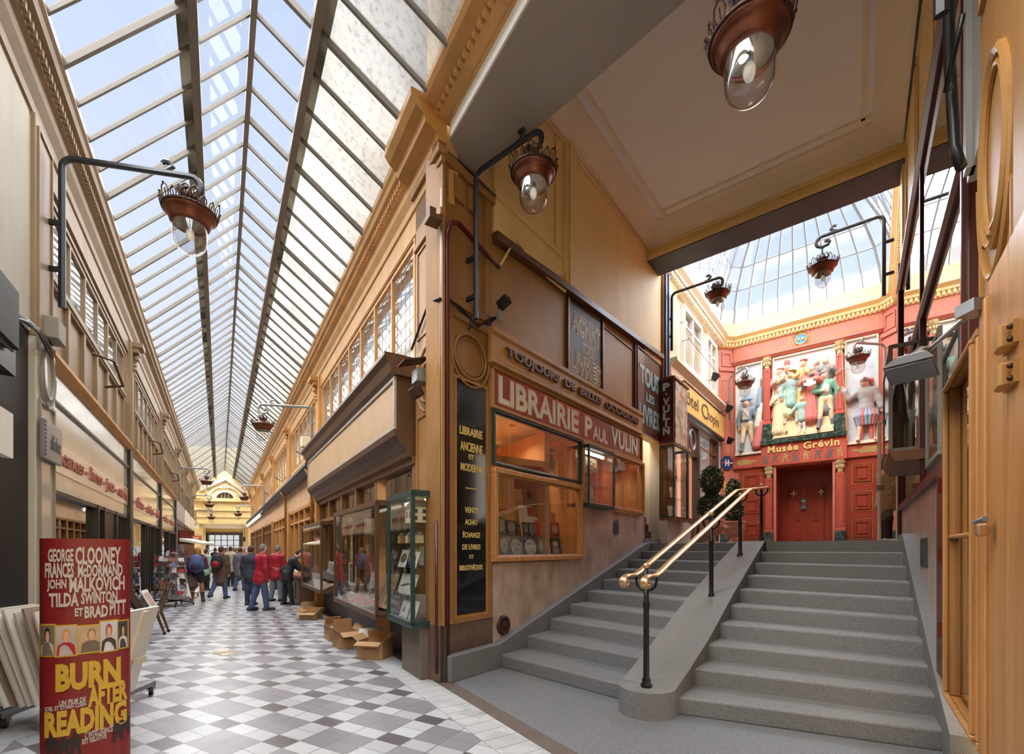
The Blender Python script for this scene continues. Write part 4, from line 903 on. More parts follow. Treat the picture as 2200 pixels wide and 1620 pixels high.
d = bpy.data.lights.new('lobby_lamp', 'POINT'); d.energy = 40; d.color = (1, .6, .3); d.shadow_soft_size = .2; o = bpy.data.objects.new('lobby_lamp', d); COL.objects.link(o); o.location = FHL @ Vector(((ex0+ex1)/2, .5, 3.6))
# ================================================================ COURTYARD: red museum front
CA, CB = H(16.84, BL), H(17.2, -3.84)
FCH = FR(*CA, Vector(CB).x-Vector(CA).x, Vector(CB).y-Vector(CA).y); LCH = (Vector(CB)-Vector(CA)).length
CC, CD = H(17.2, .16), H(16.83, .52)
FCR = FR(*CC, Vector(CD).x-Vector(CC).x, Vector(CD).y-Vector(CC).y)
FRS = FR(*CD, -Hh.x, -Hh.y)            # south side wall of the courtyard, running back to the hall
MW = 4.08                               # museum front width in FMU x: .06 .. 4.08
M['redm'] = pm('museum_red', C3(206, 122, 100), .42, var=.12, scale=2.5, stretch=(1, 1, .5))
M['yellowp'] = pm('yellow_plaster', C3(246, 222, 160), .7, var=.05, scale=1.5)
b = MB(); b.box(.06, 4.08, .02, .4, 4.35, 8.6); b.box(.06, 1.3, .02, .4, LAND, 4.4); b.box(2.95, 4.08, .02, .4, LAND, 4.4); struct('wall_museum_front', b, 'redm', FMU)
for F, L, nm in ((FCH, LCH, 'chamfer_north'), (FCR, LCH, 'chamfer_south'), (FRS, 5.7, 'court_south')):
    b = MB(); b.box(-.03, L+.03, .0, .3, LAND, 8.62); struct('wall_'+nm, b, 'redm', F)
    b = MB(); b.frame(.08, L-.08, 7.95, 8.42, .05, -.03, .0); b.box(0, L, -.05, 0, 7.78, 7.9); b.frame(.07, L-.07, LAND+.5, 7.5, .03, -.012, .0); struct('trim_'+nm, b, 'redm', F)
    g = MB(); g.frame(.1, L-.1, LAND+.55, 7.45, .012, -.016, -.01); struct('trim_gilt_'+nm, g, 'gold', F)
    b = MB(); b.box(-.03, L+.03, -.03, 0, LAND, LAND+.4); struct('baseboard_'+nm, b, 'greenmarble', F)
def pcornice(F, x0, x1, nm):
    r = sroot('trim_museum_cornice_'+nm, F)
    b = MB(); b.mould([(.1, 8.95), (-.24, 8.95), (-.24, 8.88), (-.14, 8.8), (-.14, 8.72), (-.06, 8.70), (-.06, 8.58), (.1, 8.56)], x0, x1); b.build('moulding', 'yellowp', r)
    b = MB(); dentils(b, x0, x1, -.12, -.05, 8.6, 8.71, .06, .05); b.build('dentils', 'yellowp', r)
    MB().box(x0, x1, -.02, .3, 8.95, 9.42).build('parapet', 'yellowp', r)
pcornice(FMU, .06, 4.08, 'front'); pcornice(FCH, -.05, LCH+.05, 'north'); pcornice(FCR, -.05, LCH+.05, 'south'); pcornice(FRS, 0, 5.6, 'side')
b = MB(); b.box(7.62, 12.95, -.02, .3, 9.0, 9.42); struct('trim_hotel_parapet', b, 'yellowp', FHL)
# frieze under the cornice, with medallion
fr = sroot('trim_museum_frieze', FMU)
b = MB(); b.box(.06, 4.08, -.03, .05, 7.98, 8.58); b.mould([(0, 8.12), (-.12, 8.12), (-.12, 8.05), (-.04, 7.96), (0, 7.96)], .06, 4.08); b.build('board', 'redm', fr)
g = MB(); g.frame(.2, 1.75, 8.2, 8.5, .012, -.035, -.03); g.frame(2.35, 3.95, 8.2, 8.5, .012, -.035, -.03); g.oval(2.05, 8.33, .24, .22, .012, -.035); g.build('gilt_lines', 'gold', fr)
md = thing('medallion', 'round blue medallion with gold rim over the relief panels', 'medallion', FMU @ TR(2.05, -.03, 8.33))
b = MB(); b.prism([(.15*math.cos(PI*k/14), .15*math.sin(PI*k/14)) for k in range(28)], 'y', -.03, 0); b.build('disc', pm('medallion_blue', C3(84, 150, 196), .4), md)
b = MB().oval(0, 0, .165, .165, .02, -.02); b.build('rim', 'gold', md, smooth=True)
for sx_ in (-.06, .06): MB().ell((sx_, -.035, -.01), (.04, .02, .06), 8, 6).build('device', 'gold', md)
# relief niches
RP = [(.14, .96, 4.88, 7.92, 'left'), (1.26, 2.96, 5.24, 7.92, 'centre'), (3.18, 3.98, 4.82, 7.95, 'right')]
for x0, x1, z0, z1, nm in RP:
    r = sroot('trim_relief_niche_'+nm, FMU)
    MB().box(x0, x1, .0, .03, z0, z1).build('niche_back', pm('niche_sky_'+nm, C3(206, 214, 214) if nm == 'centre' else C3(176, 190, 200), .8, var=.08, scale=1.5, col2=C3(232, 232, 222)), r)
    b = MB().frame(x0, x1, z0, z1, .04, -.06, .03); b.box(x0, x1, -.14, .03, z0-.04, z0+.05); b.build('border', 'creamw', r)
def museum_column(x, z0, z1, w, nm, ped):
    r = sroot('trim_column_'+nm, FMU)
    b = MB(); b.box(x-w/2, x+w/2, -.16, .05, z0+ped, z1-.38); b.frame(x-w/2+.04, x+w/2-.04, z0+ped+.14, z1-.45, .02, -.175, -.15); b.box(x-w/2-.03, x+w/2+.03, -.19, .05, z0+ped, z0+ped+.08); b.build('shaft', 'red', r, bevel=.006)
    b = MB(); b.box(x-w/2-.04, x+w/2+.04, -.2, .05, z0, z0+ped); b.build('pedestal', 'greenmarble', r, bevel=.006)
    b = MB(); b.lathe([(.3*w, 0), (.38*w, .02), (.36*w, .06), (.46*w, .2), (.62*w, .3), (.66*w, .36), (.66*w, .38), (0, .38)], (x, -.09, z1-.38), 8)
    for k in range(8):
        a = 2*PI*k/8; b.ell((x+.46*w*math.cos(a), -.09+.46*w*math.sin(a)*.8, z1-.2), (.035, .035, .07), 6, 5); b.ell((x+.56*w*math.cos(a+.4), -.09+.5*w*math.sin(a+.4)*.8, z1-.09), (.035, .035, .04), 6, 5)
    b.build('capital', pm('old_gilt', C3(196, 176, 126), .45, metal=.3, var=.3, scale=30), r)
museum_column(1.1, 5.2, 7.95, .2, 'upper_north', .55); museum_column(3.06, 5.2, 7.95, .2, 'upper_south', .55)
museum_column(1.16, LAND, 4.36, .2, 'lower_north', .42); museum_column(3.07, LAND, 4.36, .2, 'lower_south', .42)
b = MB(); b.box(.94, 3.25, -.26, .05, 5.06, 5.2); struct('trim_museum_ledge', b, 'greenmarble', FMU, bevel=.01)
fs = thing('museum_fascia', 'red fascia board with raised gold lettering above the red doors', 'fascia board', FMU @ TR(2.08, 0, 4.38))
I = Matrix.Translation((-2.08, 0, -4.38))
lpan(MB().box(.95, 3.24, -.18, .05, 4.38, 5.06), 'board', 'red', fs, I); lpan(MB().box(.06, .95, -.08, .05, 4.4, 4.8), 'side_board', 'red', fs, I); lpan(MB().box(3.24, 4.08, -.08, .05, 4.4, 4.76), 'side_board', 'red', fs, I)
text('Musée Grévin', 1.14, 3.06, 4.79, 5.02, -.18, 'goldl', fs, bold=.03, depth=.03, spacing=1.15).matrix_local = I
# flat cut-out figures and pointing hands painted along the fascia
def cutfig(k, x, z, s, mat):
    b = MB(); y0 = -.185
    q = lambda pts: b.prism([(x+px_*s, z+pz_*s) for px_, pz_ in pts], 'y', y0, -.18)
    q([(.02*math.cos(t)*1.6, .27+.03*math.sin(t)*1.3) for t in [2*PI*i/10 for i in range(10)]])
    lean = [-.02, .02, .04, -.04][k % 4]
    q([(-.05+lean, .24), (.05+lean, .24), (.07, .12), (-.07, .12)])
    if k % 3 == 0: q([(-.06, .13), (.06, .13), (.1, 0), (-.1, 0)])
    else: q([(-.06, .13), (-.01, .13), (-.03, 0), (-.08, 0)]); q([(.01, .13), (.06, .13), (.09+lean, 0), (.04+lean, 0)])
    q([(.04, .23), (.06, .2), (.14, .2+.05*(k % 2)), (.13, .24)])
    return b
M['paintgrey'] = pm('grey_paint_figure', C3(112, 92, 84), .6)
M['paintgold'] = pm('dull_gold_paint', C3(176, 144, 82), .6, var=.15, scale=10)
for k, x in enumerate((1.06, 1.34, 1.62, 1.92, 2.2, 2.5, 2.8, 3.08)):
    o = cutfig(k, x, 4.45, 1.0, None).build('painted_figures', 'paintgold' if k in (2, 4, 7) else 'paintgrey', fs); o.matrix_local = I
for sx_, x in ((1, .5), (-1, 3.66)):
    b = MB(); P_ = [(-.3, .0), (.12, .0), (.14, .05), (.34, .09), (.34, .13), (.1, .14), (-.0, .2), (-.3, .18), (-.36, .1)]
    b.prism([(x-sx_*p[0]*.9*-1, 4.5+p[1]) for p in P_], 'y', -.086, -.08); o = b.build('painted_hand', 'paintgold', fs); o.matrix_local = I
# doors
def panel_door(x0, x1, z0, z1, y, nm, cols=1, rows=3, gilt=True):
    wcount[0] += 0
    r = sroot(nm, FMU); MB().box(x0, x1, y, y+.06, z0, z1).build('leaf', 'redd', r, bevel=.006)
    b, g = MB(), MB(); w = (x1-x0)/cols; h = (z1-z0)/rows
    for i in range(cols):
        for j in range(rows):
            a0, a1, c0, c1 = x0+i*w+.13, x0+(i+1)*w-.13, z0+j*h+.12, z0+(j+1)*h-.12
            b.frame(a0+.05, a1-.05, c0+.05, c1-.05, .05, y-.03, y); b.box(a0+.14, a1-.14, y-.025, y, c0+.14, c1-.14); g.frame(a0, a1, c0, c1, .014, y-.01, y)
    b.build('panels', 'redd', r, bevel=.004); (g.build('gilt_lines', 'gold', r) if gilt else None); return r
panel_door(.24, 1.04, LAND+.06, 4.32, -.02, 'door_2'); panel_door(3.22, 3.98, LAND+.06, 4.32, -.02, 'door_3')
b = MB(); b.box(.06, 4.08, -.05, .02, LAND, LAND+.1); struct('baseboard_museum', b, 'greenmarble', FMU)
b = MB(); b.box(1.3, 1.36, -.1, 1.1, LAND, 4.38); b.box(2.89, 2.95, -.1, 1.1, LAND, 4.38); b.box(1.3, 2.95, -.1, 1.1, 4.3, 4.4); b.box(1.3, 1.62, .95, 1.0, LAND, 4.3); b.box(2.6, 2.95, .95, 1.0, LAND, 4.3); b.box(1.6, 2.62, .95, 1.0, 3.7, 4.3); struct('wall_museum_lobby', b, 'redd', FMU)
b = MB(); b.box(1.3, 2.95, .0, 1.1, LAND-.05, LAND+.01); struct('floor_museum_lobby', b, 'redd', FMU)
b = MB(); b.frame(1.3, 2.95, LAND-.4, 4.42, .07, -.12, .0); struct('trim_museum_door_surround', b, 'redm', FMU)
dd = panel_door(1.62, 2.11, LAND, 3.72, .9, 'door_4', 1, 3, False); dd2 = panel_door(2.11, 2.6, LAND, 3.72, .9, 'door_5', 1, 3, False)
for x in (1.75, 2.52): o = MB().box(x-.09, x+.09, .8, .9, 3.5, 3.54).box(x-.02, x+.02, .82, .88, 3.42, 3.62).build('door_closer', 'brass', dd if x < 2.1 else dd2)
flat_item('notice_sheet', 'small dark notice with a red spot on the red museum doors', 'notice', FMU, 1.95, 2.11, 2.98, 3.34, .84, C3(70, 90, 92), 0, .004, None, [(.2, .7, .8, .85, C3(200, 200, 190)), (-.6, .5, .2, .1, C3(190, 50, 40)), (.15, .1, .85, .3, C3(120, 130, 120))])
# hotel H plaque and yellow notice on the chamfer
hp = thing('hotel_plaque', 'blue octagonal plaque with white H on the red corner wall', 'plaque', FCH @ TR(.25, -.02, 4.62))
b = MB(); b.prism([(.24*math.cos(PI/8+PI*k/4), .26*math.sin(PI/8+PI*k/4)) for k in range(8)], 'y', -.02, 0); b.build('plate', pm('plaque_blue', C3(34, 62, 96), .35), hp)
text('H', -.07, .07, -.11, .11, -.02, 'letterw', hp, bold=.05, depth=.004); MB().box(-.2, -.09, -.024, -.02, -.02, .02).build('bar', 'red', hp); MB().box(.09, .2, -.024, -.02, -.02, .02).build('bar', 'letterw', hp)
flat_item('notice_sheet', 'yellow notice on the red corner wall below the blue plaque', 'notice', FCH, .16, .4, 3.45, 3.95, -.02, C3(240, 206, 50), 0, .015, None, [(.2, .1, .9, .35, C3(90, 130, 180)), (.2, .7, .8, .9, C3(60, 60, 50))])

# ---- glass vault over the courtyard
vr = sroot('ceiling_court_vault')
base = [(11.25, BL), (16.84, BL), (17.2, -3.84), (17.2, .16), (16.83, .52), (11.25, .52)]
prof = [(.0, 0), (.06, .42), (.2, 1.0), (.45, 1.6), (.8, 2.2), (1.25, 2.65), (1.75, 2.95), (2.2, 3.05)]
nseg = [11, 1, 9, 1, 11, 9]
def ringpts(d):
    a0, a1, b0, b1 = 11.25+d, 17.2-d, BL+d, .52-d; c = .36*(1-d/2.3)
    cor = [(a0, b0), (a1-c, b0), (a1, b0+c), (a1, b1-c), (a1-c, b1), (a0, b1)]
    out = []
    for i in range(6):
        p, q = cor[i], cor[(i+1) % 6]
        for k in range(nseg[i]): t = k/nseg[i]; out.append((p[0]+(q[0]-p[0])*t, p[1]+(q[1]-p[1])*t))
    return out
R3 = [[(*H(*p), 9.42+h) for p in ringpts(d)] for d, h in prof]
n = len(R3[0])
b = MB(); vs = [p for r_ in R3[:2] for p in r_]; b.add(vs, [(i, (i+1) % n, n+(i+1) % n, n+i) for i in range(n)]); o = b.build('flashing', pm('zinc_flashing', C3(206, 210, 212), .5), vr)
sm = o.modifiers.new('thickness', 'SOLIDIFY'); sm.thickness = .02
b = MB(); vs = [p for r_ in R3[1:] for p in r_]; m_ = len(R3)-1
b.add(vs, [(j*n+i, j*n+(i+1) % n, (j+1)*n+(i+1) % n, (j+1)*n+i) for j in range(m_-1) for i in range(n)]); b.add(R3[-1], [tuple(range(n))])
M['vaultglass'] = glassm('vault_glass', (.88, .92, 1.0), .03, haze=.012, hazecol=(.6, .66, .75))
o = b.build('glazing', 'vaultglass', vr); sm = o.modifiers.new('thickness', 'SOLIDIFY'); sm.thickness = .008
b = MB(); hips = {0, 11, 12, 21, 22, 33}
for i in range(n): b.tube([R3[j][i] for j in range(len(R3))], .05 if i in hips else .03, 4)
for j in range(1, len(R3)): b.tube(R3[j], .02, 4, closed=True)
b.build('glazing_bars', pm('pale_grey_iron', C3(140, 143, 146), .5), vr)

# ================================================================ SOUTH SIDE OF THE STAIR HALL
sw = sroot('window_20', FHR)
b = MB()
for x, w in ((-6.12, .16), (-2.78, .07), (-.05, .06)): b.box(x-w/2, x+w/2, -.03, .1, ZS, 6.2)
b.box(-6.25, -6.0, -.05, .1, LAND, 6.7)
b.box(-6.2, 0, -.05, .1, ZS-.06, ZS+.04); b.mould([(.1, 4.48), (-.05, 4.48), (-.05, 4.44), (-.02, 4.4), (.1, 4.4)], -6.2, .1); b.mould([(.1, 6.3), (-.07, 6.3), (-.07, 6.26), (-.03, 6.2), (.1, 6.2)], -6.2, .1)
b.build('frame', 'wine', sw, bevel=.006)
M['glassdark'] = glassm('dark_reflecting_glass', (.55, .52, .48), .3, edge=1.0)
MB().box(-6.05, 0, .0, .01, ZS, 4.41).build('lower_panes', 'glassdark', sw)
MB().box(-6.05, .1, -.01, 0, 4.47, 6.22).build('upper_panes', 'glassdark', sw)
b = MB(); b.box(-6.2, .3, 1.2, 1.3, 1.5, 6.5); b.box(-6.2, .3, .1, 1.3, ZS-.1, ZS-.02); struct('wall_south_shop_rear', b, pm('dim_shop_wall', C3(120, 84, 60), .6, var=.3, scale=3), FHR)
b = MB(); b.box(-6.2, .5, .08, .12, 4.4, 6.2); struct('wall_south_sign_backing', b, pm('brown_sign_board', C3(120, 92, 84), .5, var=.1), FHR)
b = MB(); b.box(.12, .92, -.02, .05, 4.2, 9.0); b.box(.2, .3, -.05, 0, 4.2, 9); struct('trim_pale_strip', b, pm('pale_grey_board', C3(196, 200, 196), .4, var=.06), FHR)
for x0, x1, nm in ((-.74, -.36, 'hinged_shutter'),):
    t = thing(nm, 'narrow wine red hinged shutter at the end of the brown marble', 'shutter', FHR @ TR((x0+x1)/2, -.02, .7))
    MB().box(x0-(x0+x1)/2, x1-(x0+x1)/2, -.07, .0, -.1, 1.66).build('leaf', 'wine', t, bevel=.01)
    for z in (.25, .85, 1.4): MB().box(.12, .19, -.1, -.07, z, z+.12).build('hinge', 'wine', t)
vg = thing('vent_grille', 'small dark square pierced vent grille set in the marble beside the stairs', 'grille', FHR @ TR(-2.6, 0, 1.44))
b = MB().frame(-.3, .3, 0, .34, .02, -.015, .0)
for i in range(7): b.box(-.3+.6*i/7, -.3+.6*i/7+.025, -.012, 0, 0, .34)
for i in range(5): b.box(-.3, .3, -.012, 0, .34*i/5, .34*i/5+.02)
b.build('grating', 'darkgrey', vg); MB().box(-.29, .29, -.004, 0, .01, .33).build('backing', 'black', vg)
# projecting glazed case and hanging frame on this wall
t = thing('wall_showcase', 'grey framed glass wall case with dark goods above the marble', 'showcase', FHR @ TR(-3.5, 0, 2.85))
case_frame(-.75, .75, -.32, 0, 0, 1.32, .04).build('frame', 'greyp', t, bevel=.004); b = MB(); b.box(-.71, .71, -.31, -.304, .04, 1.28); b.box(.735, .741, -.28, 0, .04, 1.28); b.box(-.741, -.735, -.28, 0, .04, 1.28); b.build('panes', 'glass', t)
MB().prism([(-.32, 0), (0, 0), (0, -.12), (-.26, -.12)], 'x', -.78, .78).build('base', 'walnut', t)
b = MB(); b.tube([(-.3, -.16, .1), (-.25, -.18, .6), (-.32, -.16, 1.1)], [.1, .14, .06], 8); o = b.build('dark_puppet', 'black', None, FHR @ TR(-3.5, 0, 2.85)); tag(o, 'dark upright figure standing in the grey framed wall case', 'figurine')
t = thing('glazed_panel', 'open grey framed glass panel standing off the wine red window', 'glass panel', FHR @ TR(-1.2, -.05, 2.46))
MB().frame(-.46, .46, 0, 1.1, .05, -.03, .0).build('frame', 'greyp', t, bevel=.004); MB().box(-.41, .41, -.018, -.012, .05, 1.05).build('pane', 'glass', t)
# honey wood showcase by the pillar
t = thing('wood_showcase', 'tall honey coloured wooden showcase with a glass front beside the pillar', 'showcase', FHR @ TR(.8, 0, .62))
b = MB(); b.frame(-.5, .5, 0, 2.16, .045, -.15, -.05); b.frame(-.47, .47, .04, 2.12, .03, -.17, -.14); b.box(-.46, .46, -.14, -.1, 1.10, 1.125); b.build('frame', 'honey', t, bevel=.008)
MB().box(-.455, .455, -.11, -.104, .045, 2.115).build('pane', 'glass', t)
MB().box(-.5, .5, .05, .07, 0, 2.16).box(-.5, -.47, -.05, .05, 0, 2.16).box(.47, .5, -.05, .05, 0, 2.16).box(-.5, .5, -.05, .05, 0, .03).box(-.5, .5, -.05, .05, 2.13, 2.16).build('carcass', 'walnut', t)
for k, (x0, x1, z0, z1, col, lab) in enumerate(((.72, 1.2, 1.9, 2.3, C3(56, 78, 140), 'blue notice with pale letters inside the honey wood showcase, upper'), (.85, 1.22, 1.35, 1.7, C3(50, 76, 140), 'blue notice inside the honey wood showcase, lower'), (.6, 1.1, .72, 1.25, C3(196, 190, 120), 'pale yellow sheet at the foot of the honey wood showcase'))):
    flat_item('notice_sheet', lab, 'notice', FHR, x0, x1, z0, z1, .03, col, 0, .004, None, [(.15, .6, .85, .7, C3(216, 216, 196)), (.15, .3, .85, .38, C3(216, 216, 196))])
# boarded pillar
pl = sroot('trim_south_pillar', FHR)
b = MB(); b.box(1.3, 1.42, -.14, .5, .6, 2.88); b.box(1.425, 1.78, -.125, .5, .6, 2.95); b.box(1.785, 2.6, -.125, .5, .6, 2.95); b.build('boards', 'honey', pl, bevel=.008)
b = MB(); b.box(.94, 1.72, -.08, .5, 2.9, 9); b.box(1.72, 2.6, -.1, .5, 2.9, 9); b.build('shaft', 'ochre2', pl, bevel=.01)
xo, zo = 1.33, lp(FHR, 2122, 345, -.1)[1]
b = MB(); b.oval(xo, zo, .27, .46, .025, -.085); b.oval(xo, zo, .22, .40, .014, -.09); b.oval(xo, zo, .34, .62, .02, -.085, a0=PI, a1=2*PI); b.frame(1.0, 1.66, 4.6, 8.6, .03, -.1, -.08); b.frame(1.0, 1.66, 2.95, 3.3, .02, -.095, -.08); b.build('mouldings', 'ochre2', pl, smooth=False)
b = MB(); b.box(1.25, 2.6, -.06, .5, 0, .6); struct('trim_pillar_plinth', b, 'marble', FHR); b = MB(); b.box(1.5, 2.6, -.16, .5, .2, .62); struct('trim_pillar_plinth_cap', b, 'greyp', FHR)
hb_ = thing('door_hasp', 'brass hasp and padlock on the honey wood boards', 'lock', FHR @ TR(1.42, -.13, lp(FHR, 2125, 1126, -.13)[1]))
MB().box(-.1, .0, -.02, 0, -.03, .03).build('hasp_plate', 'brass', hb_); b = MB(); b.tube([(0, -.03, 0), (.08, -.05, .01), (.16, -.03, .02)], .014, 6); b.build('hasp_bar', 'steel', hb_); MB().box(.1, .18, -.06, -.02, -.06, .0).build('padlock', 'brass', hb_, bevel=.01)
for k, v in enumerate((716, 800)):
    z = lp(FHR, 2180, v, -.13)[1]
    t = thing('wood_block', ['upper wooden bracket block screwed to the pillar boards', 'lower wooden bracket block screwed to the pillar boards'][k], 'bracket', FHR @ TR(1.86, -.125, z))
    MB().box(-.05, .05, -.05, 0, -.05, .05).build('block', 'ochre2', t, bevel=.01); MB().box(-.09, .09, -.015, 0, -.045, .045).build('plate', 'ochre2', t); [MB().ell((x, -.02, z_), .012, 8, 6).build('screw', 'rivet', t) for x in (-.07, .07) for z_ in (-.025, .025)]
# floodlight on its arm
p0 = FHR @ Vector((1.32, -.16, 2.86)); p1 = Vector((2.82, 3.1, 3.0)); 
t = thing('floodlight', 'grey floodlight with ribbed back on a thin arm from the boarded pillar', 'floodlight', Matrix.Translation(p0))
J = Matrix.Translation(-p0)
b = MB(); b.tube([p0, p0+(p1-p0)*.5, p1], .014, 8); b.box(p0.x-.05, p0.x+.05, p0.y-.05, p0.y+.05, p0.z-.02, p0.z+.04); lpan(b, 'arm', 'steel', t, J)
hd = Vector((2.66, 3.06, 2.86)); ax_ = (hd-p1).normalized()
M3 = Matrix.Translation(hd) @ Matrix.Rotation(math.radians(-52), 4, 'Z') @ RX(math.radians(-25))
b = MB(); b.M = M3; b.hexa([(-.13, -.09, -.03), (.13, -.09, -.03), (.13, .10, -.03), (-.13, .10, -.03)], [(-.08, -.06, .06), (.08, -.06, .06), (.08, .08, .06), (-.08, .08, .06)]); [b.box(-.07, .07, -.05+.03*k, -.045+.03*k, .055, .075) for k in range(5)]; lpan(b, 'housing', 'steel', t, J)
b = MB(); b.M = M3; b.box(-.12, .12, -.08, .09, -.042, -.03); lpan(b, 'lens', 'glassdark', t, J)
b = MB(); b.tube([p1, (p1+hd)/2+Vector((0, 0, .06)), hd+Vector((0, 0, .07))], .022, 8); lpan(b, 'yoke', 'steel', t, J)
# ================================================================ ARCADE, EAST SIDE: bookshop front and the shops beyond
sb = thing('sign_box', 'long projecting brown sign box with a plain tan panel above the glass cases', 'sign box', FRW @ TR(-4.6, 0, 2.85))
I = Matrix.Translation((4.6, 0, -2.85))
XA, XB = -8.35, -.98
M['tan'] = pm('tan_panel', C3(184, 152, 114), .55, var=.1, scale=1.5)
lpan(MB().box(XA, XB, -.27, .05, 3.25, 4.05), 'body', 'brown', sb, I)
lpan(MB().box(XA+.06, XB-.06, -.285, -.27, 3.36, 3.98), 'face_panel', 'tan', sb, I)
lpan(MB().frame(XA, XB, 3.3, 4.04, .06, -.31, -.27), 'face_frame', pm('grey_white_trim', C3(170, 160, 146), .5), sb, I, bevel=.006)
def capped(mb, prof, x0, x1):      # moulding with its profile returned at the near end
    mb.mould(prof, x0, x1); return mb
b = MB(); capped(b, [(.05, 4.32), (-.46, 4.32), (-.46, 4.27), (-.40, 4.2), (-.36, 4.08), (-.3, 4.04), (.05, 4.04)], XA-.08, XB+.06); lpan(b, 'top_cornice', 'brown', sb, I)
b = MB(); capped(b, [(.05, 3.3), (-.32, 3.3), (-.30, 3.22), (-.22, 3.12), (-.14, 3.06), (-.12, 2.95), (.05, 2.9)], XA-.02, XB+.02); lpan(b, 'bottom_cornice', 'brown', sb, I)
# shop front behind the cases
wcount[0] += 1
sf = sroot('window_21', FRW)
b = MB()
for x in (-8.3, -7.0, -5.6, -4.3, -2.9, -1.0): b.box(x-.07, x+.07, -.02, .14, .75, 2.95)
b.box(-8.35, -.95, -.02, .14, 2.36, 2.44); b.box(-8.35, -.95, -.03, .16, .7, .8); b.box(-8.35, -.95, -.05, .14, 2.85, 2.95)
b.build('frame', 'walnut', sf, bevel=.006)
MB().box(-8.35, -.95, .06, .068, .8, 2.9).build('panes', 'glassr', sf)
b = MB(); b.box(-8.35, -.9, .1, .3, -.05, .72); struct('baseboard_shop_east', b, pm('shop_stall_riser', C3(74, 60, 52), .5, var=.3, scale=4), FRW)
b = MB(); b.box(-8.4, -.9, 2.2, 2.3, 0, 3.6); b.box(-8.4, -.9, .15, 2.3, 3.0, 3.1); b.box(-.95, -.9, .15, 1.6, 0, 3.1); struct('wall_shop_east_rear', b, 'intwall', FRW)
wl_ = thing('bookcase', 'tall dark wooden bookcase inside the shop behind the glass cases', 'bookcase', FRW @ TR(-4.6, 1.9, 0))
b = MB(); b.box(-3.6, 3.5, 0, .28, 0, 2.9); b.build('carcass', 'walnut', wl_)
b = MB()
for z in (.5, .85, 1.2, 1.55, 1.9, 2.25, 2.6): b.box(-3.6, 3.5, -.02, 0, z-.03, z)
b.build('shelf_edges', 'brown', wl_)
cols = [C3(150, 40, 36), C3(206, 196, 170), C3(60, 76, 110), C3(170, 120, 70), C3(80, 90, 70), C3(110, 60, 46), C3(40, 40, 46), C3(196, 160, 90)]
bmats = [pm('spine', c, .5, var=.1) for c in cols]
protos = {}
def spine_books(F, x0, x1, y, z, hmax, label, group, step=.055, parent=None):
    x = x0; k = 0; q = random.Random(int(x0*100+z*1000))
    while x < x1:
        w = step*q.uniform(.7, 1.2); h = hmax*q.uniform(.7, 1); ci = q.randrange(len(bmats))
        key = (ci, 'b')
        if key not in protos:
            me = MB().box(-.5, .5, 0, .16, 0, 1); o = me.build('book', bmats[ci]); protos[key] = o
        else:
            o = protos[key].copy(); COL.objects.link(o)
        o.matrix_world = F @ TR(x+w/2, y, z) @ Matrix.Diagonal((w*.94, 1, h, 1))
        tag(o, label, 'book', group); x += w; k += 1
for z in (.85, 1.2, 1.55, 1.9, 2.25):
    spine_books(FRW, -7.9, -1.2, 1.7, z, .28, 'book standing spine out on a shelf inside the shop behind the glass cases', 'books on the shelves inside the east shop', .16)
# glass cases hung on the front
def vitrine(nm, label, x0, x1, d, z0, z1, fm, shelves, tube=False, w=.05):
    t = thing(nm, label, 'display case', FRW @ TR((x0+x1)/2, 0, z0)); I = Matrix.Translation((-(x0+x1)/2, 0, -z0))
    lpan(case_frame(x0, x1, -d, 0, z0, z1, w), 'frame', fm, t, I, bevel=.005)
    b = MB(); b.box(x0+.02, x1-.02, -d+.02, -d+.026, z0+w, z1-w); lpan(b, 'front_pane', 'glass', t, I)
    for xx in (x0+.02, x1-.026): lpan(MB().box(xx, xx+.006, -d+.03, -.02, z0+w, z1-w), 'end_pane', 'glass', t, I)
    lpan(MB().box(x0, x1, -d, 0, z0-.04, z0), 'base', fm, t, I); lpan(MB().box(x0, x1, -d, 0, z1, z1+.03), 'top', fm, t, I)
    for z in shelves: lpan(MB().box(x0+.03, x1-.03, -d+.05, -.03, z, z+.01), 'shelf', 'glass', t, I)
    if tube: lpan(MB().box(x0+.15, x1-.15, -.12, -.08, z1-.1, z1-.06), 'tube_lamp', 'tube', t, I)
    return t
vitrine('display_case', 'dark green glass display case with a toy house at the corner pilaster', -1.24, -.24, .33, .70, 2.36, 'green', (1.05, 1.4, 1.72, 1.98), True)
vitrine('display_case', 'large brown framed glass case with a sloping tray of prints next to the green case', -4.4, -1.48, .42, .66, 2.34, 'brown', ())
vitrine('display_case', 'smaller brown framed glass case farther along beyond the large brown case', -8.7, -5.8, .42, .68, 2.26, 'brown', ())
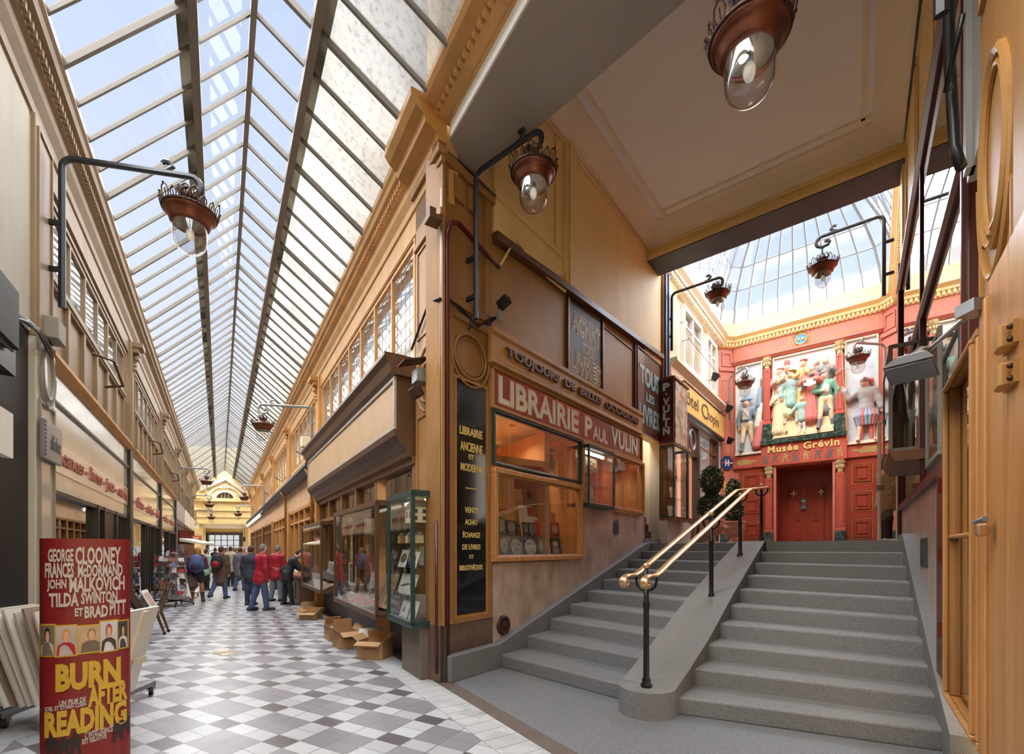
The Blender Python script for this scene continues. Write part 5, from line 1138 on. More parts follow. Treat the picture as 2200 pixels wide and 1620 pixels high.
# toy house and goods in the green case
th = thing('toy_house', 'cream toy house with a grey roof on the top shelf of the green case', 'toy house', FRW @ TR(-.46, -.17, 1.99))
MB().box(-.12, .12, -.12, .12, 0, .2).build('walls', 'creamw', th); MB().prism([(-.14, .2), (.14, .2), (0, .34)], 'x', -.13, .13).build('roof', 'greyp', th)
for y in (-.07, .05):
    for z in (.03, .12): MB().box(.118, .124, y-.025, y+.025, z, z+.05).build('window', 'darkgrey', th)
for x in (-.06, .06): MB().box(x-.025, x+.025, -.124, -.118, .06, .14).build('window', 'darkgrey', th)
for k, (x, col) in enumerate(((-1.08, C3(200, 180, 120)), (-.92, C3(186, 120, 70)), (-.76, C3(230, 220, 190)), (-.6, C3(160, 70, 60)), (-.44, C3(216, 200, 150)))):
    t = thing('toy_building', 'toy building with pitched roof, %s of five in the green case' % ['first', 'second', 'third', 'fourth', 'last'][k], 'toy house', FRW @ TR(x, -.16, 1.73))
    m = pm('toy_paint', col, .5); MB().box(-.045, .045, -.05, .05, 0, .1).build('walls', m, t); MB().prism([(-.05, .1), (.05, .1), (0, .15)], 'x', -.05, .05).build('roof', 'wine' if k % 2 else 'greyp', t)
for k, (x, z, w, h, lab, mk) in enumerate(((-1.0, 1.41, .3, .24, 'white card with a painted fan in the green case', [(-.5, .5, .4, .28, C3(120, 100, 80)), (-.5, .55, .25, .12, C3(190, 90, 80))]), (-.55, 1.41, .2, .22, 'white card with small red shapes beside the fan card', [(.3, .3, .6, .7, C3(190, 80, 60))]),
        (-.85, 1.06, .62, .26, 'wide white card with dark pens laid across it', [(.1+.12*i, .3+.05*i, .3+.12*i, .36+.05*i, C3(60, 56, 50)) for i in range(4)]+[(-.78, .5, .1, .22, C3(70, 60, 60))]),
        (-.95, .71, .3, .24, 'white sheet with a grey drawing on the bottom of the green case, left', [(.3, .3, .5, .6, C3(110, 110, 110))]), (-.62, .71, .24, .26, 'white sheet with a small red mark on the bottom of the green case, right', [(-.5, .5, .12, .12, C3(190, 70, 60))]), (-1.0, 1.73, .01, .01, None, []))):
    if lab: flat_item('print_card', lab, 'print', FRW, x-w/2, x+w/2, z, z+h, -.2, C3(230, 228, 222), .3, .008, None, mk)
for k in range(4):
    flat_item('print_card', ['blue sheet hanging at the back of the green case', 'yellow edged sheet hanging at the back of the green case', 'pale sheet with pencils hanging at the back of the green case', 'red topped packet near the lamp of the green case'][k], 'print', FRW, -1.16+.22*k, -.98+.22*k, [1.42, 1.46, 1.44, 2.02][k], [1.68, 1.66, 1.68, 2.2][k], -.05, [C3(90, 120, 190), C3(226, 206, 120), C3(220, 220, 214), C3(206, 60, 56)][k], 0, .006, None, [(.2, .2, .8, .5, C3(230, 230, 230))])
# trays of prints
def tray(x0, x1, y0, y1, z, n, labtxt, group, seed):
    q = random.Random(seed)
    for i in range(n):
        x = x0+(x1-x0)*(i+.5)/n; lab = labtxt
        w, h = (x1-x0)/n*.96, q.uniform(.24, .3)
        col = q.choice([C3(206, 196, 176), C3(170, 150, 130), C3(190, 176, 166), C3(150, 110, 90), C3(216, 210, 200), C3(120, 100, 90)])
        flat_item('print', lab, 'print', FRW, x-w/2, x+w/2, z, z+h, y0+.02, col, 1.15, .012, group, [(.12, .12, .88, .88, q.choice([C3(150, 130, 110), C3(120, 116, 112), C3(176, 150, 120), C3(190, 90, 70)]))])
tray(-4.3, -2.2, -.38, 0, .70, 9, 'old print lying on the sloping tray of the large brown glass case', 'prints on the tray of the large brown case', 3)
tray(-8.6, -5.95, -.38, 0, .72, 9, 'old print lying on the tray of the farther brown glass case', 'prints on the tray of the farther brown case', 5)
for k, x in enumerate((-2.3, -2.05, -1.82)): flat_item('print', ['tall dark print leaning in the large brown case, far one of three', 'tall tan print leaning in the large brown case, middle one of three', 'tall pale print leaning in the large brown case, near one of three'][k], 'print', FRW, x-.1, x+.1, .74, 1.3, -.2, [C3(90, 70, 60), C3(170, 120, 90), C3(196, 170, 140)][k], .4, .012, None, [(.15, .1, .85, .9, C3(150, 110, 80))])
for k, x in enumerate((-6.7, -6.4, -6.1)): flat_item('print', ['white card standing in the farther brown case, far one of three', 'white card standing in the farther brown case, middle one of three', 'white card standing in the farther brown case, near one of three'][k], 'print', FRW, x-.1, x+.1, 1.1-.02*k, 1.36, -.1, C3(220, 216, 206), .25, .01, None, [(.2, .2, .8, .8, C3(120, 130, 150))])
o = MB().box(-8.6, -5.9, -.08, -.03, .9, 1.1).build('wire_rack', 'steel', None, FRW); tag(o, 'low grey card rack at the back of the farther brown case', 'rack')
for x, y in ((-1.9, .6), (-3.4, .6), (-5.0, .6), (-6.6, .6), (-2.4, 1.3), (-4.6, 1.3)):
    spot(FRW, x, y, 3.0, 'small recessed ceiling spotlight glowing warm in the shop behind the glass cases', 30, 'recessed spotlights in the east shop ceiling')
# boxed stall board and stone stand under the cases
b = MB(); b.box(-.98, -.28, -.2, .05, 0, .66); o = b.build('case_pedestal', pm('worn_grey_board', C3(112, 98, 88), .6, var=.25, scale=3), None, FRW, bevel=.01); tag(o, 'worn grey brown pedestal under the green glass case', 'pedestal')

# ---- shops beyond
b = MB(); b.mould([(.1, 4.05), (-.34, 4.05), (-.36, 3.95), (-.3, 3.9), (-.06, 3.86), (.1, 3.86)], -43.2, -8.45); struct('trim_gutter_east', b, 'darkgrey', FRW)
b = MB(); b.box(-43.2, -8.45, -.02, .2, 3.05, 3.9); struct('wall_fascia_east', b, pm('pinkish_fascia', C3(206, 166, 128), .5, var=.12, scale=1), FRW)
b = MB(); b.box(-43.2, -8.45, .1, .3, -.05, .7); struct('baseboard_east', b, 'brown', FRW)
for i in range(1, len(RBAY)-1):
    xa, xb = RBAY[i+1], RBAY[i]
    wcount[0] += 1; r = sroot('window_%d' % (21+i), FRW)
    b = MB(); n = 5
    for k in range(n+1):
        x = xa+.1+(xb-xa-.2)*k/n; w = .16 if k in (0, n) else .08
        b.box(x-w, x+w, -.1 if k in (0, n) else -.04, .14, .0, 3.05)
    b.box(xa, xb, -.04, .14, .65, .78); b.box(xa, xb, -.04, .14, 2.55, 2.62); b.box(xa, xb, -.06, .14, 2.95, 3.05)
    b.build('frame', 'honey' if i < 3 else 'walnut', r)
    MB().box(xa+.1, xb-.1, .06, .068, .78, 2.95).build('panes', 'glass', r)
b = MB(); b.box(-43.2, -8.5, 1.7, 1.8, 0, 3.2); b.box(-43.2, -8.5, .15, 1.8, 3.05, 3.12); struct('wall_shops_east_rear', b, 'intwall', FRW)
for i, x in enumerate((-10, -12, -16, -18, -22, -25, -28.5, -31.5, -35, -38.5)):
    spot(FRW, x, .7, 3.05, 'small warm ceiling spotlight inside the farther shops on the east side', 45, 'ceiling spotlights of the farther east shops')
# string of white lamps under the gutter far along
for i in range(14):
    x = -24.5-1.05*i
    t = thing('awning_lamp', 'small white lamp hanging under the gutter of the far east shops', 'lamp', FRW @ TR(x, -.42, 3.55), 'white lamps under the far gutter')
    MB().lathe([(.0, .1), (.05, .1), (.12, .0), (.11, -.01), (0, -.01)], (0, 0, 0), 12, cap=False).build('shade', 'white', t); MB().ell((0, 0, -.03), .05, 8, 6).build('bulb', emitm('lamp_glow', (1, .92, .75, 1), 2) if i == 0 else bpy.data.materials['lamp_glow'], t)
    MB().tube([(0, 0, .1), (0, .2, .35)], .01, 5).build('arm', 'steel', t)
# downpipe, window stays and floodlight with hood on the corner pilaster
for k, (x, lab) in enumerate(((-8.75, 'ochre downpipe beside the far end of the sign box'), (-14.9, 'ochre downpipe on the second pilaster of the east side'))):
    o = MB().tube([(x, -.3, 3.9), (x, -.2, 3.75), (x-.1, -.12, 3.6), (x-.1, -.12, .8)], .05, 8).build('downpipe', 'ochre2', None, FRW, smooth=True); tag(o, lab, 'pipe')
hd_ = thing('hooded_floodlight', 'small floodlight with a dark metal hood on the corner pilaster', 'floodlight', FRW @ TR(-.47, -.05, 3.82))
MB().box(-.1, .1, -.16, -.0, -.02, .16).build('lamp_box', 'steel', hd_, bevel=.01)
b = MB(); b.hexa([(-.15, -.34, .19), (.13, -.34, .19), (.13, 0, .3), (-.15, 0, .3)], [(-.15, -.34, .2), (.13, -.34, .2), (.13, 0, .32), (-.15, 0, .32)]); b.build('hood', 'rivet', hd_)
b = MB(); b.M = Matrix.Translation((0, -.12, -.12)) @ RX(.5); b.box(-.09, .09, -.08, .04, -.08, .06); b.build('lens_box', 'rivet', hd_, bevel=.01)
for k, x in enumerate((-10.6, -17.0, -23.0)):
    o = MB().tube([(x, -.04, 4.6), (x-.1, -.3, 4.75), (x-.5, -.32, 5.0)], .018, 5).build('window_stay', 'rivet', None, FRW); tag(o, 'thin dark iron window stay on the %s upper window of the east side' % ['second', 'third', 'fourth'][k], 'window stay')
fl2 = thing('hooded_floodlight', 'white boxed floodlight fixed above the far end of the sign box', 'floodlight', FRW @ TR(-8.5, -.2, 4.55))
MB().box(-.14, .1, -.25, -.02, -.1, .18).build('lamp_box', 'creamw', fl2, bevel=.01); MB().tube([(0, 0, .0), (.0, .2, .0)], .03, 6).build('bracket', 'steel', fl2)
# dark bench counter farther on
ct = thing('shop_counter', 'dark wooden counter bench by the person in black', 'counter', FRW @ TR(-11.2, -.25, 0))
MB().box(-1.9, 1.9, -.12, .3, 0, .8).build('cabinet', 'brown', ct, bevel=.01); MB().box(-1.95, 1.95, -.16, .32, .8, .86).build('top', 'walnut', ct)
for k in range(4): MB().frame(-1.8+.92*k, -.95+.92*k, .08, .72, .06, -.14, -.12).build('panel', 'brown', ct)
for k in range(8):
    flat_item('print_card', 'white card standing in a row on the dark counter bench', 'print', FRW, -12.8+.2*k, -12.65+.2*k, .87, 1.1, -.2, C3(226, 222, 212), .3, .01, 'cards on the counter bench', [])

# ================================================================ ARCADE, WEST SIDE
M['gloss'] = pm('polished_cream_marble', C3(198, 192, 176), .1, var=.1, scale=1.3, stretch=(1, 1, .3), coat=.6, detail=7)
M['gloss2'] = pm('polished_band', C3(222, 208, 190), .16, var=.03, scale=1, coat=.5)
M['script'] = pm('red_brown_script', C3(150, 76, 60), .4)
words = ['vacances - livres - jeux - etudes', '- films - séries - dvd', '- séries - vidéo -', '', '']
for i in range(1, 4):
    xa, xb = LBAY[i]+.42, LBAY[i+1]-.2
    t = thing('shop_fascia', ['', 'long polished cream shop fascia with red script, nearest on the west side', 'polished cream fascia with red script, second along the west side', 'polished cream fascia with red script, third along the west side'][i], 'shop fascia', FLW @ TR((xa+xb)/2, 0, 2.4))
    I = Matrix.Translation((-(xa+xb)/2, 0, -2.4))
    lpan(MB().box(xa, xb, -.0, .1, 2.4, 3.98), 'marble_panel', 'gloss', t, I)
    lpan(MB().box(xa, xb, -.012, .0, 2.63, 3.01), 'script_band', 'gloss2', t, I)
    lpan(MB().mould([(.05, 4.02), (-.1, 4.02), (-.1, 3.97), (-.05, 3.9), (0, 3.88), (.05, 3.88)], xa-.1, xb+.1), 'top_moulding', 'ochre2', t, I)
    lpan(MB().mould([(.02, 3.51), (-.035, 3.51), (-.035, 3.48), (0, 3.45), (.02, 3.45)], xa, xb), 'moulding', 'greyp', t, I)
    o = text(words[i-1], xa+.15, xb-.1, 2.68, 2.96, -.012, 'script', t, bold=.02, shear=.15, depth=.02); o.matrix_local = I
    # black shopfront under it
    r = sroot('window_%d' % (30+i), FLW)
    b = MB(); xs = [xa-.08, xa+(xb-xa)*.47, xa+(xb-xa)*.56, xa+(xb-xa)*.76, xb+.05]
    for x in xs: b.box(x-.05, x+.05, -.03, .12, 0, 2.4)
    b.box(xa-.1, xb+.1, -.02, .12, 2.33, 2.4); b.box(xa-.1, xb+.1, -.01, .12, 0, .35); b.build('frame', 'black', r, bevel=.005)
    MB().box(xa, xb, .05, .058, .35, 2.35).build('panes', 'glasswest', r)
    if i == 1:
        b = MB(); b.box(xs[2]+.05, xs[3]-.05, .0, .05, .0, 2.33); b.build('door_leaf', 'black', r)
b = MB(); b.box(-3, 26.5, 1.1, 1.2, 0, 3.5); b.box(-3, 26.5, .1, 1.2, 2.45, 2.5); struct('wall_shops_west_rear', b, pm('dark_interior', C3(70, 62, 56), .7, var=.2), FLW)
for i in range(1, 5):
    x = LBAY[i]; r = sroot('trim_west_shop_post_%s' % ['', 'first', 'second', 'third', 'fourth'][i], FLW)
    if i == 1:
        b = MB(); b.box(6.93, 7.62, -.08, .2, 0, 3.98); b.build('shaft', 'gloss', r, bevel=.01)
        b = MB(); b.frame(7.0, 7.55, .3, 3.3, .035, -.1, -.08); b.oval(7.28, 3.66, .2, .3, .025, -.09); b.oval(7.28, 3.66, .26, .4, .02, -.09, a0=PI, a1=2*PI); b.build('mouldings', 'greyp', r)
    else:
        MB().box(x-.18, x+.2, -.06, .2, 0, 3.98).build('shaft', 'black', r)
b = MB(); b.box(-3, 6.93, -.02, .2, 0, 3.98); struct('wall_black_shopfront', b, 'shopblack', FLW)
b = MB(); b.box(5.7, 6.95, -.04, .2, 3.98, 6.3); struct('trim_pale_upright', b, pm('grey_green_paint', C3(168, 160, 142), .6, var=.1, stretch=(1, 1, .2)), FLW)
xq, zq0, zq1 = lx(FLW, 42, -.3), lp(FLW, 40, 752, -.3)[1], lp(FLW, 40, 690, -.3)[1]
t = thing('lightbox_sign', 'black box sign projecting from the dark shopfront at the left edge', 'sign box', FLW @ TR(xq, 0, zq0))
MB().box(-.9, 0, -.3, -.02, 0, .5).build('housing', 'shopblack', t, bevel=.01); MB().box(0, .006, -.27, -.04, .03, .46).build('pale_face', 'greyp', t); b = MB(); [b.box(-.9, 0, -.27+.06*k, -.25+.06*k, -.02, 0) for k in range(4)]; b.build('ribs', 'darkgrey', t)
xq, zq = lx(FLW, 34, -.16), lp(FLW, 34, 810, -.16)[1]
t = thing('small_sign', 'little white lettered box under the black box sign', 'sign', FLW @ TR(xq, 0, zq)); MB().box(-.4, 0, -.16, -.02, 0, .24).build('housing', 'black', t); MB().box(0, .006, -.15, -.03, .02, .22).build('face', 'paper', t)
xq, zq = lx(FLW, 22, -.08), lp(FLW, 22, 985, -.08)[1]
t = thing('white_board', 'blank white board fixed to the dark shopfront at the left edge', 'board', FLW @ TR(xq, 0, zq)); MB().box(-.9, 0, -.1, -.03, 0, .42).build('board', 'paper', t)
t = thing('plaque_sign', 'small pale plaque with handwritten lettering on the polished west pilaster', 'sign', FLW @ TR(7.28, -.1, 2.65)); MB().box(-.34, .34, -.04, 0, 0, .44).build('plate', 'steel', t, bevel=.01); text('alléchoc', -.12, .28, .13, .3, -.04, 'darkgrey', t, shear=.2, depth=.004); b = MB(); [b.box(-.31, -.27, -.046, -.04, .03+.045*k, .055+.045*k) for k in range(9)]; b.build('perforations', 'darkgrey', t)
for k in range(7):
    pts = []
    for u, v in ((-40, 622), (0, 642+4*k), (35, 668+3*k), (62, 688+4*(k % 4)), (84, 706+5*(k % 3)), (100, 728+4*k), (112, 752+3*k)):
        yq = -.12-.012*(k % 3); xq, zq = lp(FLW, u, v, yq); pts.append((xq, yq, zq))
    o = MB().tube(pts, .010+.004*(k % 2), 6).build('cable', 'black', None, FLW, smooth=True); tag(o, 'black cable in the bundle over the dark west shopfront', 'cable', 'cables over the west shopfront')
o = MB().box(7.2, 7.5, -.2, -.06, 4.05, 4.3).build('junction_box', 'greyp', None, FLW, bevel=.01); tag(o, 'grey junction box above the oval on the west pilaster', 'junction box')
for k, x in enumerate((9.7, 16.5, 23.0)):
    o = MB().tube([(x, -.05, 4.75), (x+.06, -.3, 4.7), (x+.9, -.3, 4.55), (x+.95, -.05, 4.5)], .022, 6).build('window_stay', 'rivet', None, FLW); tag(o, 'dark iron bar below the %s group of upper windows on the west side' % ['first', 'second', 'third'][k], 'window stay')
for i in range(4, 7):
    xa, xb = LBAY[i]+.25, LBAY[i+1]-.25
    r = sroot('window_%d' % (36+i), FLW)
    b = MB(); [b.box(x-.05, x+.05, -.02, .12, 0, 3.1) for x in [xa+(xb-xa)*k/6 for k in range(7)]]; b.box(xa, xb, -.02, .12, 2.95, 3.1); b.box(xa, xb, -.02, .12, 0, .5); b.build('frame', 'greyp' if i == 4 else 'walnut', r)
    MB().box(xa, xb, .05, .058, .5, 3.0).build('panes', 'glassr', r)
    MB().box(xa, xb, -.04, .1, 3.1, 3.98).build('fascia', pm('lilac_grey_paint', C3(176, 166, 172), .5) if i == 4 else M['cream'], r)
b = MB(); b.box(25.5, 48, .9, 1.0, 0, 4); struct('wall_shops_west_far_rear', b, 'intwall', FLW)
# red hanging sign, pink column, canopy, white sign across
t = thing('hanging_sign', 'red sign with white capitals hanging over the far west shop', 'sign', None)
sx0, sY = -.7, 24.0
tx = lambda u, Y: (u-1100)/FPX*Y
Fh = FR(tx(400, 24), 24, 1, .21); t.matrix_world = Fh
w_, z0_, z1_ = .72, 1.65+(1180-1168)/FPX*24, 1.65+(1180-1151)/FPX*24
MB().box(0, w_, -.03, .03, z0_, z1_).build('panel', 'red', t)
text('ACCART', .06, w_-.1, z1_-.2, z1_-.06, -.03, 'letterw', t, shear=.15, bold=.03, depth=.005); text('FORGET', .06, w_-.06, z1_-.38, z1_-.24, -.03, 'letterw', t, shear=.15, bold=.03, depth=.005); text('Achat Vente', .06, w_-.1, z0_+.16, z0_+.24, -.03, 'letterw', t, bold=.02, shear=.15, depth=.005); text('Estimations', .06, w_-.1, z0_+.04, z0_+.12, -.03, 'letterw', t, bold=.02, shear=.15, depth=.005)
MB().tube([(-.35, 0, z1_+.06), (w_, 0, z1_+.06)], .015, 6).build('rod', 'steel', t)
cp_ = thing('canopy', 'cream sloping canopy over the far west stall under the red sign', 'canopy', FR(tx(402, 23.5), 23.5, 1, .21)); MB().hexa([(0, -.8, 2.05), (1.0, -.8, 1.88), (1.0, .8, 1.88), (0, .8, 2.05)], [(0, -.8, 2.2), (1.0, -.8, 1.96), (1.0, .8, 1.96), (0, .8, 2.2)]).build('slope', 'creamw', cp_); MB().box(-.05, 0, -.8, .8, 1.9, 2.6).build('back_board', 'wine', cp_)
t = thing('hanging_sign', 'white sign with a blue arc hanging at the far end of the east side', 'sign', FR(tx(510, 36), 36, 1, .21)); zc = 1.65+(1180-1183)/FPX*36
MB().box(0, .72, -.03, .03, zc-.28, zc+.3).build('panel', 'white', t); b = MB(); b.tube([(.45+.22*math.cos(PI*.5+PI*.5*k/8), -.035, zc-.25+.45*math.sin(PI*.5+PI*.5*k/8)) for k in range(9)], .025, 5); b.build('arc', pm('sign_blue', C3(90, 130, 200), .5), t); MB().tube([(.36, 0, zc+.3), (.36, 0, zc+2.2)], .015, 5).build('rod', 'steel', t)
# ================================================================ BRACKET LANTERNS
def lantern(parent, R=.25, fine=True):
    """hangs below the parent's point z = 0 at the rim"""
    s = R/.25
    k = lambda pts: [(r*s, z*s) for r, z in pts]
    b = MB(); b.lathe(k([(0, .17), (.05, .17), (.07, .14), (.12, .1), (.21, .045), (.25, .01), (.255, -.01), (.24, -.03), (.225, -.035), (.215, -.07), (.2, -.09), (.195, -.12), (.175, -.14), (.165, -.14), (.16, -.10), (.1, -.05), (0, -.04)]), (0, 0, 0), 32, cap=False)
    b.build('copper_shade', 'copper', parent, smooth=True)
    b = MB(); n = 18 if fine else 10
    for i in range(n):
        a = 2*PI*i/n; ca, sa = math.cos(a), math.sin(a); big = 1.35 if i % 3 == 0 else .9
        loop = []
        for j in range(8):
            t = 2*PI*j/8; u, v = .036*big*math.cos(t), .05*big+.05*big*math.sin(t)
            rr = .262+.25*v
            loop.append(((rr*ca-u*sa)*s, (rr*sa+u*ca)*s, v*s))
        b.tube(loop, .007*s, 4, closed=True)
        b.ell(((.265+.25*.1*big)*ca*s, (.265+.25*.1*big)*sa*s, .105*big*s), .013*s, 5, 4)
        b.tube([((.262)*ca*s, (.262)*sa*s, 0), ((.262+.02)*ca*s, .282*sa*s, .07*big*s)], .006*s, 4)
    b.lathe(k([(.245, .012), (.27, .018), (.27, .0), (.245, -.006)]), (0, 0, 0), 32)
    for i in range(8):
        a = 2*PI*i/8; ca, sa = math.cos(a), math.sin(a); loop = []
        for j in range(8):
            t = 2*PI*j/8; u, v = .034*math.cos(t), .055+.05*math.sin(t); rr = .085+.3*v
            loop.append(((rr*ca-u*sa)*s, (rr*sa+u*ca)*s, (.16+v)*s))
        b.tube(loop, .008*s, 4, closed=True)
    b.lathe(k([(.0, .3), (.02, .3), (.03, .26), (.085, .2), (.09, .16), (.0, .16)]), (0, 0, 0), 14)
    b.build('crown', 'rivet', parent)
    b = MB(); g = [(.165, -.13), (.168, -.2), (.166, -.28)]+[(.165*math.cos(PI/2*i/7), -.29-.16*math.sin(PI/2*i/7)) for i in range(1, 8)]
    gi_ = [(max(r-.006, 0), z+.005) for r, z in g][::-1]
    b.lathe(k(g+gi_), (0, 0, 0), 32, cap=False); b.build('glass_globe', 'lampglass', parent, smooth=True)
    b = MB(); b.lathe(k([(0, -.08), (.028, -.08), (.028, -.17), (0, -.17)]), (0, 0, 0), 12, cap=False); b.build('lamp_holder', 'greyp', parent)
    MB().lathe(k([(0, -.115), (.155, -.115), (.16, -.1), (0, -.1)]), (0, 0, 0), 24, cap=False).build('reflector', 'greyp', parent)
    MB().ell((0, 0, -.235*s), (.042*s, .042*s, .068*s), 14, 10).build('bulb', 'bulb', parent, smooth=True)
def lantern_lamp(label, wall, arm_dir, L, zarm, zbar, zrim, so, group=None, R=.25, iron='iron', fine=True, stand=.16, lit=0):
    """wall: foot of the bracket bar; arm_dir: unit vector away from the wall; so: heights of the stand-offs"""
    d = Vector((arm_dir[0], arm_dir[1])).normalized()
    t = thing('bracket_lantern', label, 'lantern', FR(wall[0], wall[1], d.x, d.y), group)
    # local x runs out from the wall
    b = MB(); w = .022*R/.25
    bend = [(.0+.12*(1-math.cos(PI/2*i/5)), 0, zarm-.12+.12*math.sin(PI/2*i/5)) for i in range(6)]
    b.tube([(0, 0, zbar)]+bend+[(L*.8, 0, zarm), (L+.0, 0, zarm)]+[(L+.115*math.sin(PI*i/8), 0, zarm-.115+.115*math.cos(PI*i/8)) for i in range(1, 9)]+[(L-.1, 0, zarm-.215), (L-.125, 0, zarm-.17), (L-.1, 0, zarm-.125), (L-.06, 0, zarm-.125), (L-.05, 0, zarm-.15)], w, 6, sq=(.8, 1.2))
    b.tube([(L*.72, 0, zarm+.005), (L*.8, 0, zarm+.03), (L*.86, 0, zarm+.09), (L*.83, 0, zarm+.135), (L*.79, 0, zarm+.14), (L*.77, 0, zarm+.115)], w*.85, 6, sq=(.8, 1.2))
    b.tube([(L, 0, zarm-.24), (L, 0, zrim+.3*R/.25)], .012, 6); b.lathe([(0, .02), (.02, .02), (.024, 0), (.02, -.02), (0, -.02)], (L, 0, zarm-.25), 10)
    b.build('bracket', iron, t, bevel=0)
    for z in so: MB().box(-stand, .0, -.022, .022, z-.025, z+.025).build('stand_off', iron, t)
    h = bpy.data.objects.new('lantern_head', None); COL.objects.link(h); h.parent = t; h.location = (L, 0, zrim); h.empty_display_size = .05
    lantern(h, R, fine)
    if lit:  # added fill light to brighten the hall; the bulbs themselves are off
        l = bpy.data.lights.new('bulb_fill_light', 'POINT'); l.energy = lit; l.color = (1, .85, .66); l.shadow_soft_size = .05
        o = bpy.data.objects.new('bulb_fill_light', l); COL.objects.link(o); o.parent = h; o.location = (0, 0, -.24*R/.25)
    return t
def hl(x, y): v = FHL @ Vector((x, y, 0)); return v.x, v.y
LANTERN_FILL = 4
lantern_lamp('large copper lantern on an iron bracket high on the bookshop corner pilaster', hl(.49, -.12), Rr, .92, 6.55, 4.65, 6.08, (5.46, 4.95), lit=LANTERN_FILL)
lantern_lamp('large copper lantern on a long flat bracket at the near left wall', (-5.25, 5.36), Q, 1.33, 6.22, 4.47, 5.76, (5.45, 4.91), R=.27)
v = H(3.6, .30)
lantern_lamp('biggest copper lantern close overhead under the stair hall ceiling', v, -Rr, 1.0, 5.80, 4.72, 5.27, (5.3, 4.95), R=.25, lit=LANTERN_FILL)
lantern_lamp('lantern on the blue post at the left mouth of the courtyard', H(11.66, -4.05), Rr, 1.1, 8.13, 6.69, 7.74, (7.5, 7.05))
lantern_lamp('lantern on a bracket at the right mouth of the courtyard', H(11.96, .14), -Rr, 1.03, 8.42, 6.78, 7.74, (7.85, 7.2))
nd = (Rr-Hh).normalized()
lantern_lamp('lantern on the red left corner wall beside the soldier relief', H(16.90, -3.90), nd, .85, 7.5, 6.07, 7.0, (6.7, 6.35), iron='steel')
nd2 = (-Rr-Hh).normalized()
lantern_lamp('lantern on the red right corner wall above the guard relief', H(16.9, .22), nd2, .85, 7.5, 6.0, 7.07, (6.7, 6.35), iron='steel')
def rwall(s): return P(s, 2.17)
def lwall(s): return P(s, -1.6)
far = 'lanterns far along the arcade'
lantern_lamp('lantern on a bracket over the far end of the sign box', rwall(13.9), -Q, 1.25, 5.63, 4.25, 5.05, (5.2, 4.7), iron='steel')
lantern_lamp('lantern reaching out from the east wall halfway along the arcade', rwall(30), -Q, 1.05, 5.3, 3.9, 4.6, (4.8, 4.3), fine=False, iron='steel')
lantern_lamp('farthest lantern on the east wall of the arcade', rwall(40.5), -Q, 1.05, 4.98, 3.7, 4.33, (4.5, 4.1), fine=False, iron='steel')
lantern_lamp('second lantern along the west wall of the arcade', lwall(26.8), Q, 1.15, 5.5, 3.9, 4.88, (4.8, 4.3), fine=False, iron='steel')
lantern_lamp('third lantern along the west wall of the arcade', lwall(36.5), Q, 1.1, 5.15, 3.8, 4.55, (4.6, 4.2), fine=False, iron='steel')
lantern_lamp('farthest lantern on the west wall of the arcade', lwall(44.5), Q, 1.1, 4.76, 3.5, 4.2, (4.4, 4.0), fine=False, iron='steel')
pt = FEN @ Vector((lx(FEN, 481), 5, 0))
t = thing('pendant_lantern', 'small lantern hanging on a rod in front of the far glazed gate', 'lantern', Matrix.Translation((pt.x, pt.y, 2.55)))
h = bpy.data.objects.new('lantern_head', None); COL.objects.link(h); h.parent = t; h.empty_display_size = .05; lantern(h, .27, False); MB().tube([(0, 0, .3), (0, 0, 2.2)], .015, 6).build('rod', 'iron', t)
# ---- conduits, cables and small fittings at the corner
def pipe(name, label, cat, pts, r, mat, F, n=8, group=None):
    o = MB().tube(pts, r, n).build(name, mat, None, F, smooth=True); return tag(o, label, cat, group)
pipe('conduit', 'thick red brown pipe running up the bookshop corner and bending along the wall', 'pipe', [(.06, -.03, .0), (.06, -.03, 5.55), (.1, -.06, 5.72), (.22, -.07, 5.77), (.7, -.05, 5.68), (1.05, -.05, 5.62)], .032, 'wine', FHL)
pipe('conduit', 'thin grey pipe beside the red brown one on the bookshop corner', 'pipe', [(.0, -.0, 1.9), (.0, -.0, 6.1), (.06, -.02, 6.25)], .02, 'steel', FHL)
pipe('conduit', 'short red brown pipe low on the arcade side of the corner', 'pipe', [(-.12, -.05, .1), (-.12, -.05, 2.0)], .022, 'wine', FRW)
pipe('conduit', 'cream pipe looping along and up the wall strip above the upper boarding', 'pipe', [(1.05, -.05, 5.62), (1.4, -.06, 6.2), (1.6, -.08, 6.12), (2.5, -.08, 6.2), (2.68, -.08, 6.3), (2.74, -.08, 6.6), (2.72, -.08, 8.6), (3.0, -.08, 8.7), (6.5, -.09, 8.62), (7.3, -.09, 8.62)], .018, 'beige', FHL)
for k in range(4):
    pipe('cable', 'dark cable slung across the corner pilaster above the oval', 'cable', [(.05, -.02-.01*k, 4.82-.02*k), (.3, -.03, 4.7+.02*k), (.6, -.03-.01*k, 4.66-.02*k), (.85, -.04, 4.74+.03*k), (1.0, -.05, 4.9)], .01, 'black', FHL, 5, 'cables across the corner pilaster')
pipe('cable', 'thin dark cable looping up from the bracket foot on the corner pilaster', 'cable', [(.49, -.12, 4.66), (.42, -.06, 4.5), (.5, -.03, 4.72)], .008, 'black', FHL, 5)
pipe('cable', 'dark cable crossing the arcade face of the corner pilaster', 'cable', [(-.92, -.08, 4.42), (-.7, -.06, 4.62), (-.35, -.06, 4.82), (.0, -.05, 4.72)], .016, 'black', FRW, 5)
pipe('cable', 'dark cable under the soffit edge at the corner', 'cable', [(.1, .0, 6.62), (.5, -.03, 6.6), (.98, -.03, 6.6)], .02, 'black', FHL, 5)
sc = thing('security_camera', 'small black security camera on a grey bracket beside the corner pilaster', 'camera', FHL @ TR(1.02, -.08, 4.86))
